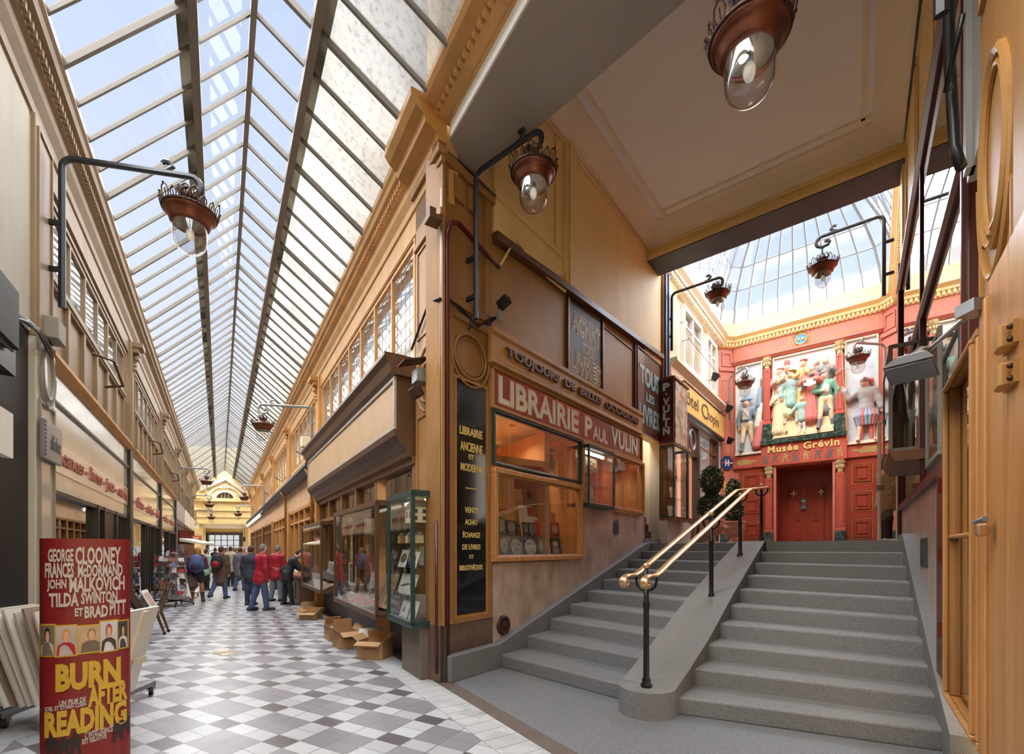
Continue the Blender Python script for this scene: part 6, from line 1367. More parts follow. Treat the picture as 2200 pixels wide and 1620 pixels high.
MB().box(-.04, .04, -.04, .04, -.02, .12).build('bracket', 'greyp', sc, bevel=.005); b = MB(); b.M = Matrix.Translation((0, -.05, .2)) @ RX(-.4); b.box(-.06, .06, -.12, .06, -.05, .06); b.build('housing', 'black', sc, bevel=.01)
b = MB(); b.box(-.1, .08, -.22, -.05, 5.62, 5.68); b.box(-.05, .03, -.2, -.12, 5.68, 5.78); o = b.build('wall_bracket', 'brown', None, FRW); tag(o, 'small brown timber bracket on the corner pilaster', 'bracket')
for k, (x, z, lab) in enumerate(((10.9, 6.85, 'small black spotlight on a wire above the hotel sign, nearer'), (12.6, 6.3, 'small black spotlight on a wire above the hotel sign, farther'), (12.75, 5.25, 'small black spotlight at the corner under the hotel sign'))):
    t = thing('spotlight', lab, 'spotlight', FHL @ TR(x, -.1, z)); MB().tube([(-.6, .05, -.25), (-.3, -.1, -.1), (0, -.2, -.05)], .01, 5).build('arm', 'black', t); b = MB(); b.M = Matrix.Translation((0, -.28, .05)) @ RX(.5); b.hexa([(-.07, -.06, -.12), (.07, -.06, -.12), (.07, .06, -.12), (-.07, .06, -.12)], [(-.12, -.1, .1), (.12, -.1, .1), (.12, .1, .1), (-.12, .1, .1)]); b.build('head', 'black', t, bevel=.01)
pipe('cable', 'thick dark cable sagging beside the south pillar high up', 'cable', [(.95, -.2, 7.5), (.8, -.2, 6.0), (.55, -.16, 4.8), (.42, -.12, 4.3), (.5, -.1, 4.1)], .03, 'black', FHR, 6)
pipe('cable', 'thin dark cable looping below the overhead bracket bar', 'cable', [(.95, -.15, 4.7), (.75, -.2, 4.45), (.55, -.15, 4.6)], .014, 'black', FHR, 6)
# ================================================================ PEOPLE AND RELIEF FIGURES
import numpy as np
def sdf_mesh(prims, h, k=.02):
    """one continuous surface grown around tapered limbs ('c') and ellipsoids ('e')"""
    lo = np.full(3, 1e9); hi = -lo
    for p in prims:
        if p[0] == 'c':
            for q, r in ((p[1], p[3]), (p[2], p[4])): lo = np.minimum(lo, np.array(q)-r); hi = np.maximum(hi, np.array(q)+r)
        else: lo = np.minimum(lo, np.array(p[1])-np.array(p[2])); hi = np.maximum(hi, np.array(p[1])+np.array(p[2]))
    lo -= 3*h; hi += 3*h
    ax = [np.arange(lo[i], hi[i], h) for i in range(3)]
    X, Y, Z = np.meshgrid(*ax, indexing='ij'); acc = np.zeros(X.shape)
    for p in prims:
        if p[0] == 'c':
            a, b = np.array(p[1], float), np.array(p[2], float); ab = b-a; L = ab.dot(ab)+1e-12
            t = np.clip(((X-a[0])*ab[0]+(Y-a[1])*ab[1]+(Z-a[2])*ab[2])/L, 0, 1)
            d = np.sqrt((X-a[0]-t*ab[0])**2+(Y-a[1]-t*ab[1])**2+(Z-a[2]-t*ab[2])**2)-(p[3]+(p[4]-p[3])*t)
        else:
            c, r = p[1], p[2]; q = np.sqrt(((X-c[0])/r[0])**2+((Y-c[1])/r[1])**2+((Z-c[2])/r[2])**2); d = (q-1)*min(r)
        acc += np.exp(np.clip(-d/k, -60, 60))
    D = -k*np.log(acc+1e-30); S = D < 0
    nx, ny, nz = S.shape
    idx = np.full((nx-1, ny-1, nz-1), -1, int)
    corner = [(i, j, l) for i in (0, 1) for j in (0, 1) for l in (0, 1)]
    cs = [S[i:nx-1+i, j:ny-1+j, l:nz-1+l] for i, j, l in corner]; cd = [D[i:nx-1+i, j:ny-1+j, l:nz-1+l] for i, j, l in corner]
    s = sum(c.astype(int) for c in cs); act = (s > 0) & (s < 8); ids = np.argwhere(act); idx[act] = np.arange(len(ids))
    pos = np.zeros((len(ids), 3)); cnt = np.zeros(len(ids))
    for m in range(8):
        for n in range(m+1, 8):
            if sum(abs(corner[m][q]-corner[n][q]) for q in range(3)) != 1: continue
            a, b = cd[m][act], cd[n][act]; cr = (a < 0) != (b < 0); t = np.where(cr, a/(a-b+1e-12), 0)
            p = np.array(corner[m])+t[:, None]*(np.array(corner[n])-np.array(corner[m])); pos[cr] += p[cr]; cnt += cr
    pos = (ids+pos/cnt[:, None])*h+lo
    F = []
    for axis in range(3):
        sl = [slice(0, n) for n in S.shape]; s2 = list(sl); sl[axis] = slice(0, S.shape[axis]-1); s2[axis] = slice(1, S.shape[axis])
        ed = np.argwhere(S[tuple(sl)] != S[tuple(s2)]); o = [q for q in range(3) if q != axis]
        for e in ed:
            i = e.copy(); c = []
            ok = all(1 <= e[q] < S.shape[q]-1 for q in o)
            if not ok: continue
            for da, db in ((0, 0), (-1, 0), (-1, -1), (0, -1)):
                j = e.copy(); j[o[0]] += da; j[o[1]] += db; c.append(int(idx[tuple(j)]))
            if min(c) >= 0: F.append(tuple(c))
    return [tuple(p) for p in pos], F
def V3(*a): return np.array(a, float)
SKIN = pm('skin', C3(214, 162, 134), .55, var=.06, scale=10)
def mk(name, prims, h, mat, parent, k=.02, extra=None, post=None):
    vs, fs = sdf_mesh(prims, h, k); mb = MB(); mb.add(post(vs) if post else vs, fs)
    if extra: mb.add(extra.v, extra.f)
    return mb.build(name, mat, parent, smooth=True)
def pleats(zt, n, amp):
    def f(vs):
        out = []
        for x, y, z in vs:
            w = min(1, max(0, (zt-z)/.2)); s = 1+amp*w*math.sin(n*math.atan2(y, x)); out.append((x*s, y*s, z))
        return out
    return f
def person(F, H, label=None, lean=0, head=(0, 0), legs=((0, 0, 0), (0, 0, 0)), arms=(((-.15, .0, -1), (-.05, -.1, -1)), ((.15, .0, -1), (.05, -.1, -1))), top='black', hem=.46, bottom='black', kind='trousers', shoes='black', hair='brown', hairlen=0, hat=None, skin=None, h=.02, sleeve=1.0, nm='person', cat='person', group=None, pleat=None, boots=None, bulk=1.0, hand_open=False, robe_r=.15):
    s = H/1.7; R_ = lambda v: V3(*v)*s
    skin = skin or SKIN
    la = math.radians(lean); up = V3(0, -math.sin(la), math.cos(la)); fw = V3(0, -math.cos(la), -math.sin(la)); rt = V3(1, 0, 0)
    hip = R_((0, 0, .92)); B = lambda x, f, u: hip+s*(rt*x+fw*f+up*u)
    J = {'pel': B(0, 0, 0), 'wai': B(0, 0, .16), 'che': B(0, .0, .36), 'neck': B(0, .0, .52), 'nk2': B(0, .02, .60)}
    hx, hf = head; J['hd'] = B(.05*hx, .035+.05*hf, .70)
    pr = [('e', J['pel'], R_((.155, .11, .12))), ('e', J['wai'], R_((.135, .095, .13))), ('e', J['che'], R_((.165, .11, .17))), ('c', J['neck'], J['nk2'], .055*s, .048*s), ('c', J['nk2'], J['hd']-up*.06*s, .048*s, .05*s),
          ('e', J['hd'], R_((.072, .088, .105))), ('e', J['hd']+fw*.035*s-up*.06*s, R_((.05, .05, .05)))]
    hdir = (fw+rt*hx*.8); hdir = hdir/np.linalg.norm(hdir)
    nose = J['hd']+hdir*.088*s-up*.02*s
    pr.append(('c', nose+up*.03*s-hdir*.01*s, nose, .008*s, .015*s))
    for sg in (-1, 1): pr.append(('e', J['hd']+rt*sg*.075*s-up*.01*s, R_((.012, .02, .03))))
    extra = MB(); armj = []; legj = []
    for sg, (ua, fa) in zip((-1, 1), arms):
        sh = B(sg*.175, 0, .46); ua = V3(*ua); fa = V3(*fa); el = sh+s*.28*ua/np.linalg.norm(ua); wr = el+s*.25*fa/np.linalg.norm(fa); fd = fa/np.linalg.norm(fa)
        armj.append((sh, el, wr, fd)); pr += [('c', B(sg*.1, 0, .47), sh, .06*s, .055*s), ('c', sh, el, .05*s, .042*s), ('c', el, wr, .042*s, .028*s), ('c', wr, wr+fd*.07*s, .03*s, .034*s)]
        side = np.cross(fd, V3(0, 1, 0)); side = side/(np.linalg.norm(side)+1e-9); nrm = np.cross(side, fd)
        for q in range(4):
            o = wr+fd*.085*s+side*(q-1.5)*.019*s; Lf = (.06, .075, .07, .055)[q]*s
            curl = .25 if hand_open else .8
            p1 = o+fd*Lf*.5; p2 = p1+(fd*(1-curl*.5)+nrm*curl*.6)*Lf*.4; p3 = p2+(fd*(1-curl)+nrm*curl)*Lf*.35
            extra.tube([o-fd*.02*s, o, p1, p2, p3], [.011*s, .011*s, .010*s, .009*s, .006*s], 5)
        o = wr+fd*.03*s-side*sg*.03*s
        extra.tube([o, o-side*sg*.025*s+fd*.03*s+nrm*.01*s, o-side*sg*.03*s+fd*.06*s+nrm*.02*s], [.014*s, .012*s, .008*s], 5)
    for sg, (sw, kn, spd) in zip((-1, 1), legs):
        hj = R_((0, 0, .92))+rt*sg*.085*s-V3(0, 0, .03)*s; a = math.radians(sw); b = math.radians(sw-kn); sp = math.radians(spd)*sg
        kneep = hj+s*.43*V3(math.sin(sp), -math.sin(a)*math.cos(sp), -math.cos(a)*math.cos(sp)); an = kneep+s*.42*V3(math.sin(sp), -math.sin(b)*math.cos(sp), -math.cos(b)*math.cos(sp))
        legj.append([hj, kneep, an])
    mz = min(l[2][2] for l in legj)-.06*s
    for sg, (hj, kneep, an) in zip((-1, 1), legj):
        hl_, to = an+V3(sg*.0, .05, -.035)*s, an+V3(sg*.03, -.16, -.045)*s
        pr += [('c', hj, kneep, .085*s, .055*s), ('c', kneep-(kneep-an)*.2, an, .056*s, .036*s), ('c', kneep, kneep-(kneep-an)*.3, .054*s, .056*s), ('c', hl_, to, .034*s, .026*s), ('c', an, hl_, .036*s, .034*s)]
    root = mk(nm, pr, h, skin, None, .018*s, extra)
    root.matrix_world = F @ Matrix.Translation((0, 0, -mz))
    if label: tag(root, label, cat, group)
    if h < .03:
        ey = MB()
        for sg in (-1, 1): p = J['hd']+hdir*.078*s+np.cross(hdir, up)*sg*.03*s+up*.012*s; ey.ell(tuple(p), (.010*s, .008*s, .007*s), 6, 4)
        ey.build('eyes', 'black', root)
        p = J['hd']+hdir*.083*s-up*.058*s; e2 = MB(); e2.ell(tuple(p), (.022*s, .006*s, .006*s), 8, 4); e2.build('mouth', 'wine', root)
    g = .018*s*bulk
    if hair:
        hp_ = [('e', J['hd']+up*.025*s-fw*.02*s, R_((.082, .09, .098))), ('e', J['hd']-fw*.045*s-up*.02*s, R_((.075, .06, .09)))]
        if hairlen: hp_ += [('c', J['hd']-fw*.05*s, J['hd']-fw*.08*s-up*hairlen*s, .07*s, .06*s)]+[('c', J['hd']+rt*sg*.06*s, J['hd']+rt*sg*.075*s-up*hairlen*s*.9-fw*.03*s, .03*s, .035*s) for sg in (-1, 1)]
        mk('hair', hp_, h, hair, root, .015*s)
    if top:
        pt_ = [('e', J['pel'], R_((.165, .12, .12))), ('e', J['wai'], R_((.15, .115, .15))), ('e', J['che'], R_((.18, .13, .18))), ('c', B(-.13, 0, .46), B(.13, 0, .46), .07*s, .07*s), ('c', J['neck'], J['neck']+up*.03*s, .075*s, .065*s)]
        pt_ = [(('e', p[1], p[2]*(1+.12*(bulk-1)) if bulk != 1 else p[2]) if p[0] == 'e' else p) for p in pt_]
        if hem < .5: pt_ += [('c', J['pel'], V3(0, J['pel'][1], max(hem, .1)*H+.06*s), .14*s, .15*s+.02*s*bulk), ('c', J['pel']+rt*.06*s, V3(.07*s, J['pel'][1], max(hem, .1)*H+.05*s), .12*s, .12*s), ('c', J['pel']-rt*.06*s, V3(-.07*s, J['pel'][1], max(hem, .1)*H+.05*s), .12*s, .12*s)]
        for sh, el, wr, fd in armj:
            pt_ += [('c', sh, el, .058*s+g, .05*s+g)]
            if sleeve > .5: pt_ += [('c', el, wr-fd*.01*s, .05*s+g, .04*s+g)]
        mk('jacket', pt_, h, top, root, .02*s)
    if kind == 'trousers':
        pb_ = [('e', J['pel']-V3(0, 0, .02)*s, R_((.165, .12, .12)))]
        for hj, kneep, an in legj: pb_ += [('c', hj, kneep, .092*s+g*.3, .065*s+g*.4), ('c', kneep, an+V3(0, 0, .02)*s, .065*s+g*.4, .052*s+g*.4)]
        mk('trousers', pb_, h, bottom, root, .018*s)
    elif kind == 'skirt':
        mk('robe', [('c', J['wai'], V3(0, 0, mz+.09*s), .13*s, robe_r*1.6*s), ('c', J['wai'], V3(-.09*s, 0, mz+.08*s), .12*s, robe_r*s), ('c', J['wai'], V3(.09*s, 0, mz+.08*s), .12*s, robe_r*s)], h, bottom, root, .02*s, None, pleats(J['wai'][2], pleat or 10, .05))
    elif kind == 'breeches':
        pb_ = [('e', J['pel'], R_((.165, .12, .13)))]
        for hj, kneep, an in legj: pb_ += [('c', hj, kneep, .1*s, .066*s)]
        mk('breeches', pb_, h, bottom, root, .018*s)
    elif kind == 'shorts':
        pb_ = [('e', J['pel'], R_((.17, .125, .13)))]
        for hj, kneep, an in legj: pb_ += [('c', hj, hj+(kneep-hj)*.5, .105*s, .1*s)]
        mk('shorts', pb_, h, bottom, root, .018*s)
    if boots:
        bm_, frac = boots; bp_ = []
        for sg, (hj, kneep, an) in zip((-1, 1), legj):
            bp_ += [('c', kneep+(an-kneep)*(1-frac), an, .064*s, .05*s), ('c', an+V3(0, .05, -.03)*s, an+V3(sg*.03, -.17, -.042)*s, .042*s, .034*s), ('c', an, an+V3(0, .05, -.03)*s, .048*s, .042*s)]
        mk('boots', bp_, h, bm_, root, .012*s)
    elif shoes:
        for sg, (hj, kneep, an) in zip((-1, 1), legj):
            mk('shoe', [('c', an+V3(0, .05, -.03)*s, an+V3(sg*.03, -.175, -.037)*s, .052*s, .044*s), ('c', an+V3(0, .0, .02)*s, an+V3(0, .04, -.03)*s, .052*s, .052*s)], h, shoes, root, .01*s)
    if hat:
        hm, style = hat; c = J['hd']
        if style == 'cap': mk('cap', [('e', c+up*.06*s, R_((.088, .1, .06)))], h, hm, root)
        elif style == 'bicorne': mk('hat', [('c', c+up*.09*s-rt*.17*s, c+up*.17*s, .03*s, .07*s), ('c', c+up*.17*s, c+up*.09*s+rt*.17*s, .07*s, .03*s), ('e', c+up*.09*s, R_((.1, .1, .06)))], h, hm, root)
        elif style == 'brim': mk('hat', [('e', c+up*.08*s, R_((.19, .16, .02))), ('e', c+up*.12*s, R_((.09, .1, .06)))], h, hm, root, .01*s)
        elif style == 'helmet': mk('helmet', [('e', c+up*.05*s, R_((.1, .12, .1))), ('c', c+up*.1*s+fw*.16*s, c+up*.03*s, .015*s, .09*s), ('c', c+up*.08*s-fw*.17*s, c+up*.03*s, .015*s, .09*s), ('c', c+up*.13*s+fw*.06*s, c+up*.13*s-fw*.1*s, .03*s, .02*s)], h, hm, root, .012*s)
        elif style == 'beret': mk('hat', [('e', c+up*.085*s+rt*.02*s, R_((.12, .12, .045)))], h, hm, root)
        elif style == 'tall': mk('hat', [('c', c+up*.09*s, c+up*.17*s, .085*s, .095*s)], h, hm, root)
    root['J_'] = 0; del root['J_']
    return root, J, armj, legj, mz, s
col = lambda nm, r, g, b, **k: pm(nm, C3(r, g, b), k.pop('rough', .7), var=k.pop('var', .12), scale=k.pop('scale', 14), **k)
JEAN = col('jeans', 66, 84, 118); JEAN2 = col('pale_jeans', 104, 116, 132); BLK = col('black_cloth', 30, 30, 34); REDJ = col('red_jacket', 158, 24, 44, rough=.5); NAVY = col('navy_cloth', 44, 46, 62); GREYC = col('grey_coat', 96, 94, 100)
HBR = col('brown_hair', 74, 52, 38); HGR = col('grey_hair', 120, 110, 104); HBL = col('fair_hair', 150, 112, 66); BRC = col('brown_coat', 92, 70, 58); PUR = col('purple_jacket', 104, 40, 66); TAN = col('tan_tights', 170, 122, 92); BOOT = col('brown_boots', 78, 44, 30)
def at(u, Yd, face):      # a spot on the arcade floor under image column u at depth Yd, facing angle about z
    return Matrix.Translation(((u-CX)/FPX*Yd, Yd, 0)) @ RZ(face)
HANG = (((-.12, .02, -1), (-.02, -.25, -1)), ((.12, .02, -1), (.02, -.25, -1)))
BENT = (((-.15, -.25, -1), (.15, -1, -.15)), ((.15, -.25, -1), (-.15, -1, -.15)))
BACK = PI
m1 = person(at(560, 12.4, BACK-.6), 1.74, 'man in a red jacket and dark jeans, nearest of the crowd, seen from behind', lean=4, arms=(HANG[0], BENT[1]), legs=((8, 4, 3), (-10, 6, 3)), top=REDJ, hem=.44, bottom=JEAN, shoes=NAVY, hair=HGR, bulk=1.9)
m2 = person(at(594, 14.6, BACK-.3), 1.72, 'person in a red hooded jacket holding a yellow carrier bag', lean=5, arms=(BENT[0], HANG[1]), legs=((4, 2, 3), (-4, 4, 3)), top=REDJ, hem=.42, bottom=JEAN2, shoes=BLK, hair=HGR, bulk=1.9)
m3 = person(at(538, 13.6, BACK+.2), 1.70, 'person in a dark navy jacket and grey cap behind the nearest red jacket', lean=3, arms=(BENT[0], HANG[1]), top=NAVY, hem=.44, bottom=col('dark_jeans', 50, 58, 80), hair=HBR, hat=(GREYC, 'cap'), bulk=1.5)
m4 = person(at(617, 13.6, BACK-1.0), 1.66, 'person dressed all in black leaning over the counter bench', lean=24, head=(0, .6), arms=(((-.1, -.6, -1), (.0, -1, -.3)), ((.1, -.6, -1), (.0, -1, -.3))), legs=((10, 4, 4), (-4, 2, 4)), top=BLK, hem=.42, bottom=BLK, hair=BLK, bulk=1.4)
m5 = person(at(424, 14.4, BACK+.5), 1.66, 'woman in black shorts, tan tights and brown boots on the left', lean=2, top=PUR, hem=.5, bottom=BLK, kind='shorts', boots=(BOOT, .75), skin=TAN, hair=HBL, hairlen=.14, arms=(BENT[0], HANG[1]), legs=((4, 0, 4), (-6, 4, 4)), bulk=1.5)
m6 = person(at(474, 15.4, BACK+.1), 1.70, 'person in a long brown coat with a red and black rucksack', lean=2, top=BRC, hem=.3, bottom=JEAN, hair=HBR, legs=((0, 0, 5), (-14, 20, 5)), bulk=1.6)
m7 = person(at(516, 18.4, BACK), 1.68, 'person in a grey coat and blue jeans walking away in mid arcade', top=GREYC, hem=.34, bottom=JEAN, hair=HBR, legs=((6, 2, 2), (-8, 8, 2)), bulk=1.6)
m8 = person(at(495, 20.5, BACK+.2), 1.72, 'person in a pale hooded coat walking in the middle of the arcade', top=col('pale_coat', 176, 160, 140), hem=.4, bottom=BLK, hair=HBR, h=.026, bulk=1.5)
m9 = person(at(443, 18.5, BACK-.3), 1.62, 'person in a mint green coat half hidden behind the woman in shorts', top=col('mint_coat', 150, 190, 170), hem=.4, bottom=BLK, hair=HBR, h=.026, bulk=1.4)
m10 = person(at(506, 24, BACK), 1.7, 'person in a dark coat with red trim farther along the arcade', top=col('dark_red_coat', 90, 34, 36), hem=.3, bottom=BLK, hair=HBL, h=.03, bulk=1.4)
m11 = person(at(524, 25, 0), 1.7, 'person in a tan coat beside the far east windows', top=col('tan_coat', 150, 116, 86), hem=.35, bottom=BLK, hair=HGR, h=.03, bulk=1.4)
m12 = person(at(462, 27, BACK), 1.68, 'small distant person in black in the middle of the arcade', top=BLK, hem=.35, bottom=NAVY, hair=HBR, h=.03)
m13 = person(at(484, 30, BACK), 1.7, 'most distant person, in a red brown coat before the glazed gate', top=col('rust_coat', 120, 60, 50), hem=.35, bottom=BLK, hair=HBR, h=.03)
# things carried
def carry(nm, label, cat, F): return thing(nm, label, cat, F)
def hand(p, side): sh, el, wr, fd = p[2][side]; return p[0].matrix_world @ Vector(tuple(wr+fd*.09*p[5]))
hp_ = hand(m2, 0)
hp2 = hand(m2, 1)
t = carry('carrier_bag', 'yellow plastic carrier bag hanging from the hand of the second red jacket', 'bag', Matrix.Translation((hp2.x, hp2.y, hp2.z-.42)))
YB_ = col('yellow_bag', 196, 156, 50, rough=.35)
mk('bag_body', [('e', V3(0, 0, .15), V3(.17, .07, .17)), ('c', V3(-.1, 0, .03), V3(.1, 0, .03), .05, .05)], .018, YB_, t); b = MB(); [b.tube([(sx_*.1, 0, .28), (sx_*.04, 0, .4), (0, 0, .44)], .012, 5) for sx_ in (-1, 1)]; b.build('handles', YB_, t); MB().box(-.1, .1, -.085, -.07, .1, .2).build('printed_patch', 'paper', t)
t = carry('rolled_paper', 'rolled white paper held by the person in the navy jacket', 'paper', Matrix.Translation(hand(m3, 0))); MB().tube([(0, 0, -.12), (.06, -.04, .14)], .025, 8).build('roll', 'paper', t)
def rucksack(p, label, mat, mat2, sc=1.0):
    F = p[0].matrix_world @ Matrix.Translation((0, .24*p[5], 1.24*p[5]+p[4]*0))
    t = thing('rucksack', label, 'bag', F); s = p[5]*sc
    mk('pack', [('e', V3(0, 0, 0)*s, V3(.17, .12, .24)*s), ('e', V3(0, .0, -.1)*s, V3(.18, .13, .16)*s)], .022, mat, t); mk('front_pocket', [('e', V3(0, .11, -.1)*s, V3(.12, .06, .12)*s)], .02, mat2, t)
    for sg in (-1, 1): MB().tube([(sg*.1*s, -.08*s, .2*s), (sg*.13*s, -.26*s, .22*s), (sg*.15*s, -.36*s, .05*s), (sg*.14*s, -.22*s, -.15*s)], .018*s, 5).build('strap', mat2, t)
    return t
rucksack(m6, 'red and black rucksack on the back of the brown coat', BLK, col('red_panel', 150, 30, 34))
rucksack(m5, 'large blue rucksack on the back of the woman in shorts', col('blue_pack', 72, 92, 140), NAVY, 1.15)
t = carry('shoulder_bag', 'black shoulder bag on the side of the person leaning over the counter', 'bag', m4[0].matrix_world @ Matrix.Translation((.28, .0, 1.0))); mk('bag_body', [('e', V3(0, 0, 0), V3(.07, .17, .15))], .02, BLK, t); MB().tube([(0, -.1, .1), (-.08, -.16, .42), (-.1, 0, .46), (0, .1, .1)], .014, 5).build('strap', col('olive_strap', 96, 100, 70), t)
hp_ = hand(m5, 1); t = carry('umbrella', 'folded brown umbrella hanging from the hand of the woman in shorts', 'umbrella', Matrix.Translation((hp_.x+.12, hp_.y-.1, 0)))
MB().tube([(0, 0, .02), (0, 0, .9)], .012, 6).build('stick', 'brown', t); MB().lathe([(.02, .3), (.2, .5), (.14, .75), (.02, .88)], (0, 0, 0), 10).build('folded_cloth', col('umbrella_brown', 84, 66, 62), t)
t = carry('folded_umbrella', 'folded cream umbrella in the arms of the second red jacket', 'umbrella', Matrix.Translation(hand(m2, 0))); MB().tube([(-.05, -.05, .2), (.0, 0, 0), (.15, .1, -.4)], [.05, .03, .01], 8).build('folded_cloth', 'creamw', t)
# woman with a fur trimmed coat at the open glass door by the courtyard
fd_ = Vector(H(11.75, .17)); FUR = pm('speckled_fur', C3(120, 92, 62), .9, scale=60, col2=C3(206, 176, 130), contrast=(.42, .58))
w1 = person(FR(fd_.x, fd_.y, .3, 1.0, LAND), 1.66, 'woman in a speckled fur coat and brown trousers at the open glass door', top=FUR, hem=.4, bottom=col('brown_trousers', 60, 34, 30), hair=col('dark_hair', 28, 22, 20), hairlen=.2, arms=(BENT[0], BENT[1]), bulk=1.7, h=.017)
hp_ = hand(w1, 1); t = carry('folded_paper', 'folded white paper held by the woman in the fur coat', 'paper', Matrix.Translation(hp_)); MB().prism([(-.02, .05), (.1, .08), (.06, -.35)], 'y', -.01, .01).build('sheet', 'paper', t)
gd_ = Vector(H(11.3, .2)); t = thing('glass_door', 'narrow glass door standing open at the right of the stair head', 'door', FR(gd_.x, gd_.y, -.2, 1.0, LAND)); MB().frame(-.2, .2, .02, 2.35, .045, -.02, .02).build('frame', 'creamw', t); MB().box(-.16, .16, -.004, .004, .06, 2.3).build('pane', 'glass', t); MB().box(.12, .18, -.08, .08, 1.0, 1.1).build('handle', 'steel', t); MB().lathe([(.0, 0), (.06, .0), (.08, .12), (.03, .16), (0, .16)], (-.2, -.05, 2.2), 6).build('lamp_bracket', 'creamw', t)

# ---- painted relief figures (generic costumed people) in the niches of the red front
RG = 'relief'
def relief(u, vfeet, H_, label, y=-.07, **k):
    x = lx(FMU, u); z = lp(FMU, u, vfeet)[1]
    k.setdefault('h', .026); k.setdefault('cat', 'relief figure')
    return person(FMU @ TR(x, y, z), H_, label, nm='relief_figure', **k)
rc = lambda nm, r, g, b: pm('relief_'+nm, C3(*[int(c*.72+q*.28) for c, q in zip((r, g, b), (226, 214, 190))]), .75, var=.14, scale=9)
RSK = rc('skin', 226, 186, 156); CRM = rc('cream', 230, 214, 160); TEAL = rc('teal', 128, 176, 164); BLUE = rc('blue', 110, 150, 182); REDC = rc('crimson', 206, 84, 78); PINK = rc('pink', 214, 150, 140); DRK = rc('dark', 96, 104, 110); STL = rc('steel', 152, 156, 158); BTS = rc('boots', 70, 84, 96); YEL = rc('yellow', 226, 184, 92); HRB = rc('hair', 176, 112, 60); WHT = rc('white', 226, 226, 216); GRN = rc('green', 84, 160, 126)
k0 = dict(skin=RSK, shoes=None)
relief(1606, 972, 1.72, 'relief soldier with blue two-cornered hat in the left niche', legs=((6, 0, 5), (-4, 4, 7)), top=BLUE, hem=.5, bottom=CRM, kind='breeches', boots=(BTS, .98), hair=None, hat=(BLUE, 'bicorne'), head=(-.3, 0), arms=(((-.35, .1, -1), (.1, -.2, -1)), ((.5, 0, -1), (.1, -.1, -1))), skin=RSK)
x = lx(FMU, 1606); z = lp(FMU, 1606, 972)[1]; b = MB().box(-.09, .09, -.22, -.14, 1.05, 1.42); b.tube([(-.12, -.23, 1.45), (.1, -.24, 1.1)], .015, 5); o = b.build('waistcoat', WHT, bpy.data.objects['relief_figure'], None)
x = lx(FMU, 1632); fl = thing('flag', 'furled blue white and red flag on a pole in the left niche', 'flag', FMU @ TR(x, -.1, 4.9))
MB().tube([(0, 0, .0), (.06, 0, 2.35)], .018, 6).build('pole', 'walnut', fl); MB().lathe([(0, .16), (.03, .05), (.012, 0)], (.06, 0, 2.33), 6).build('spearhead', STL, fl)
for k, (c, zz) in enumerate(((BLUE, (1.5, 2.1)), (WHT, (.85, 1.55)), (REDC, (.2, .92)))): mk('cloth', [('c', V3(.03+.01*k, -.02, zz[1]), V3(.0-.03*k, -.03, zz[0]), .05+.03*k, .09+.03*k)], .022, c, fl)
# centre group, front row
relief(1674, 934, 1.48, 'relief lady in a long pleated cream gown at the left of the centre niche', top=CRM, hem=.6, bottom=CRM, kind='skirt', pleat=14, hair=HRB, hairlen=.1, head=(.6, 0), arms=(((-.3, -.2, -1), (.6, -.5, .3)), ((.4, -.2, -1), (.5, -.3, .8))), sleeve=.2, **k0)
relief(1700, 912, 1.66, 'relief gentleman with broad hat, long curls and blue green coat', top=TEAL, hem=.34, bottom=PINK, kind='breeches', hair=HRB, hairlen=.32, hat=(rc('hatbrown', 150, 116, 84), 'brim'), arms=(((-.5, -.1, -1), (.1, -.3, -1)), ((.8, -.1, -.6), (-.3, -.5, -.6))), legs=((0, 0, 5), (4, 0, 6)), bulk=1.8, **k0)
relief(1743, 905, 1.68, 'relief churchman in crimson robes reading a large open book', top=REDC, hem=.5, bottom=REDC, kind='skirt', pleat=12, hair=HRB, head=(0, .3), arms=(((-.3, -.5, -1), (.4, -1, .1)), ((.3, -.5, -1), (-.4, -1, .1))), bulk=2.4, **k0)
relief(1724, 934, 1.14, 'relief boy in a pale green flared coat in front of the group', y=-.16, top=TEAL, hem=.36, bottom=WHT, kind='trousers', hair=WHT, hairlen=.05, arms=(((-.7, -.1, -1), (-.5, -.2, -.7)), ((.7, -.1, -1), (.6, -.2, -.6))), legs=((0, 0, 1), (0, 0, 1)), bulk=1.6, **k0)
relief(1775, 924, 1.74, 'relief officer in white waistcoat and tall boots with one hand tucked in', y=-.14, top=GRN, hem=.52, bottom=CRM, kind='breeches', boots=(BTS, 1.0), hair=HRB, head=(-.7, 0), arms=(((-.6, -.1, -1), (.9, -.5, -.1)), ((.45, .1, -1), (-.1, .1, -1))), legs=((6, 0, 6), (-4, 2, 6)), skin=RSK)
wo = bpy.data.objects['relief_figure.005']; mk('waistcoat', [('e', V3(0, -.1, 1.2), V3(.11, .06, .2))], .022, WHT, wo)
bo = thing('open_book', 'large open white book in the hands of the crimson relief figure', 'book', FMU @ TR(lx(FMU, 1743), -.46, lp(FMU, 1743, 905)[1]+1.02)); MB().hexa([(-.16, 0, 0), (0, .05, -.02), (0, .06, .2), (-.16, .02, .24)], [(-.16, -.02, 0), (0, .03, -.02), (0, .04, .2), (-.16, .0, .24)]).hexa([(0, .05, -.02), (.16, 0, 0), (.16, .02, .24), (0, .06, .2)], [(0, .03, -.02), (.16, -.02, 0), (.16, .0, .24), (0, .04, .2)]).build('pages', WHT, bo)
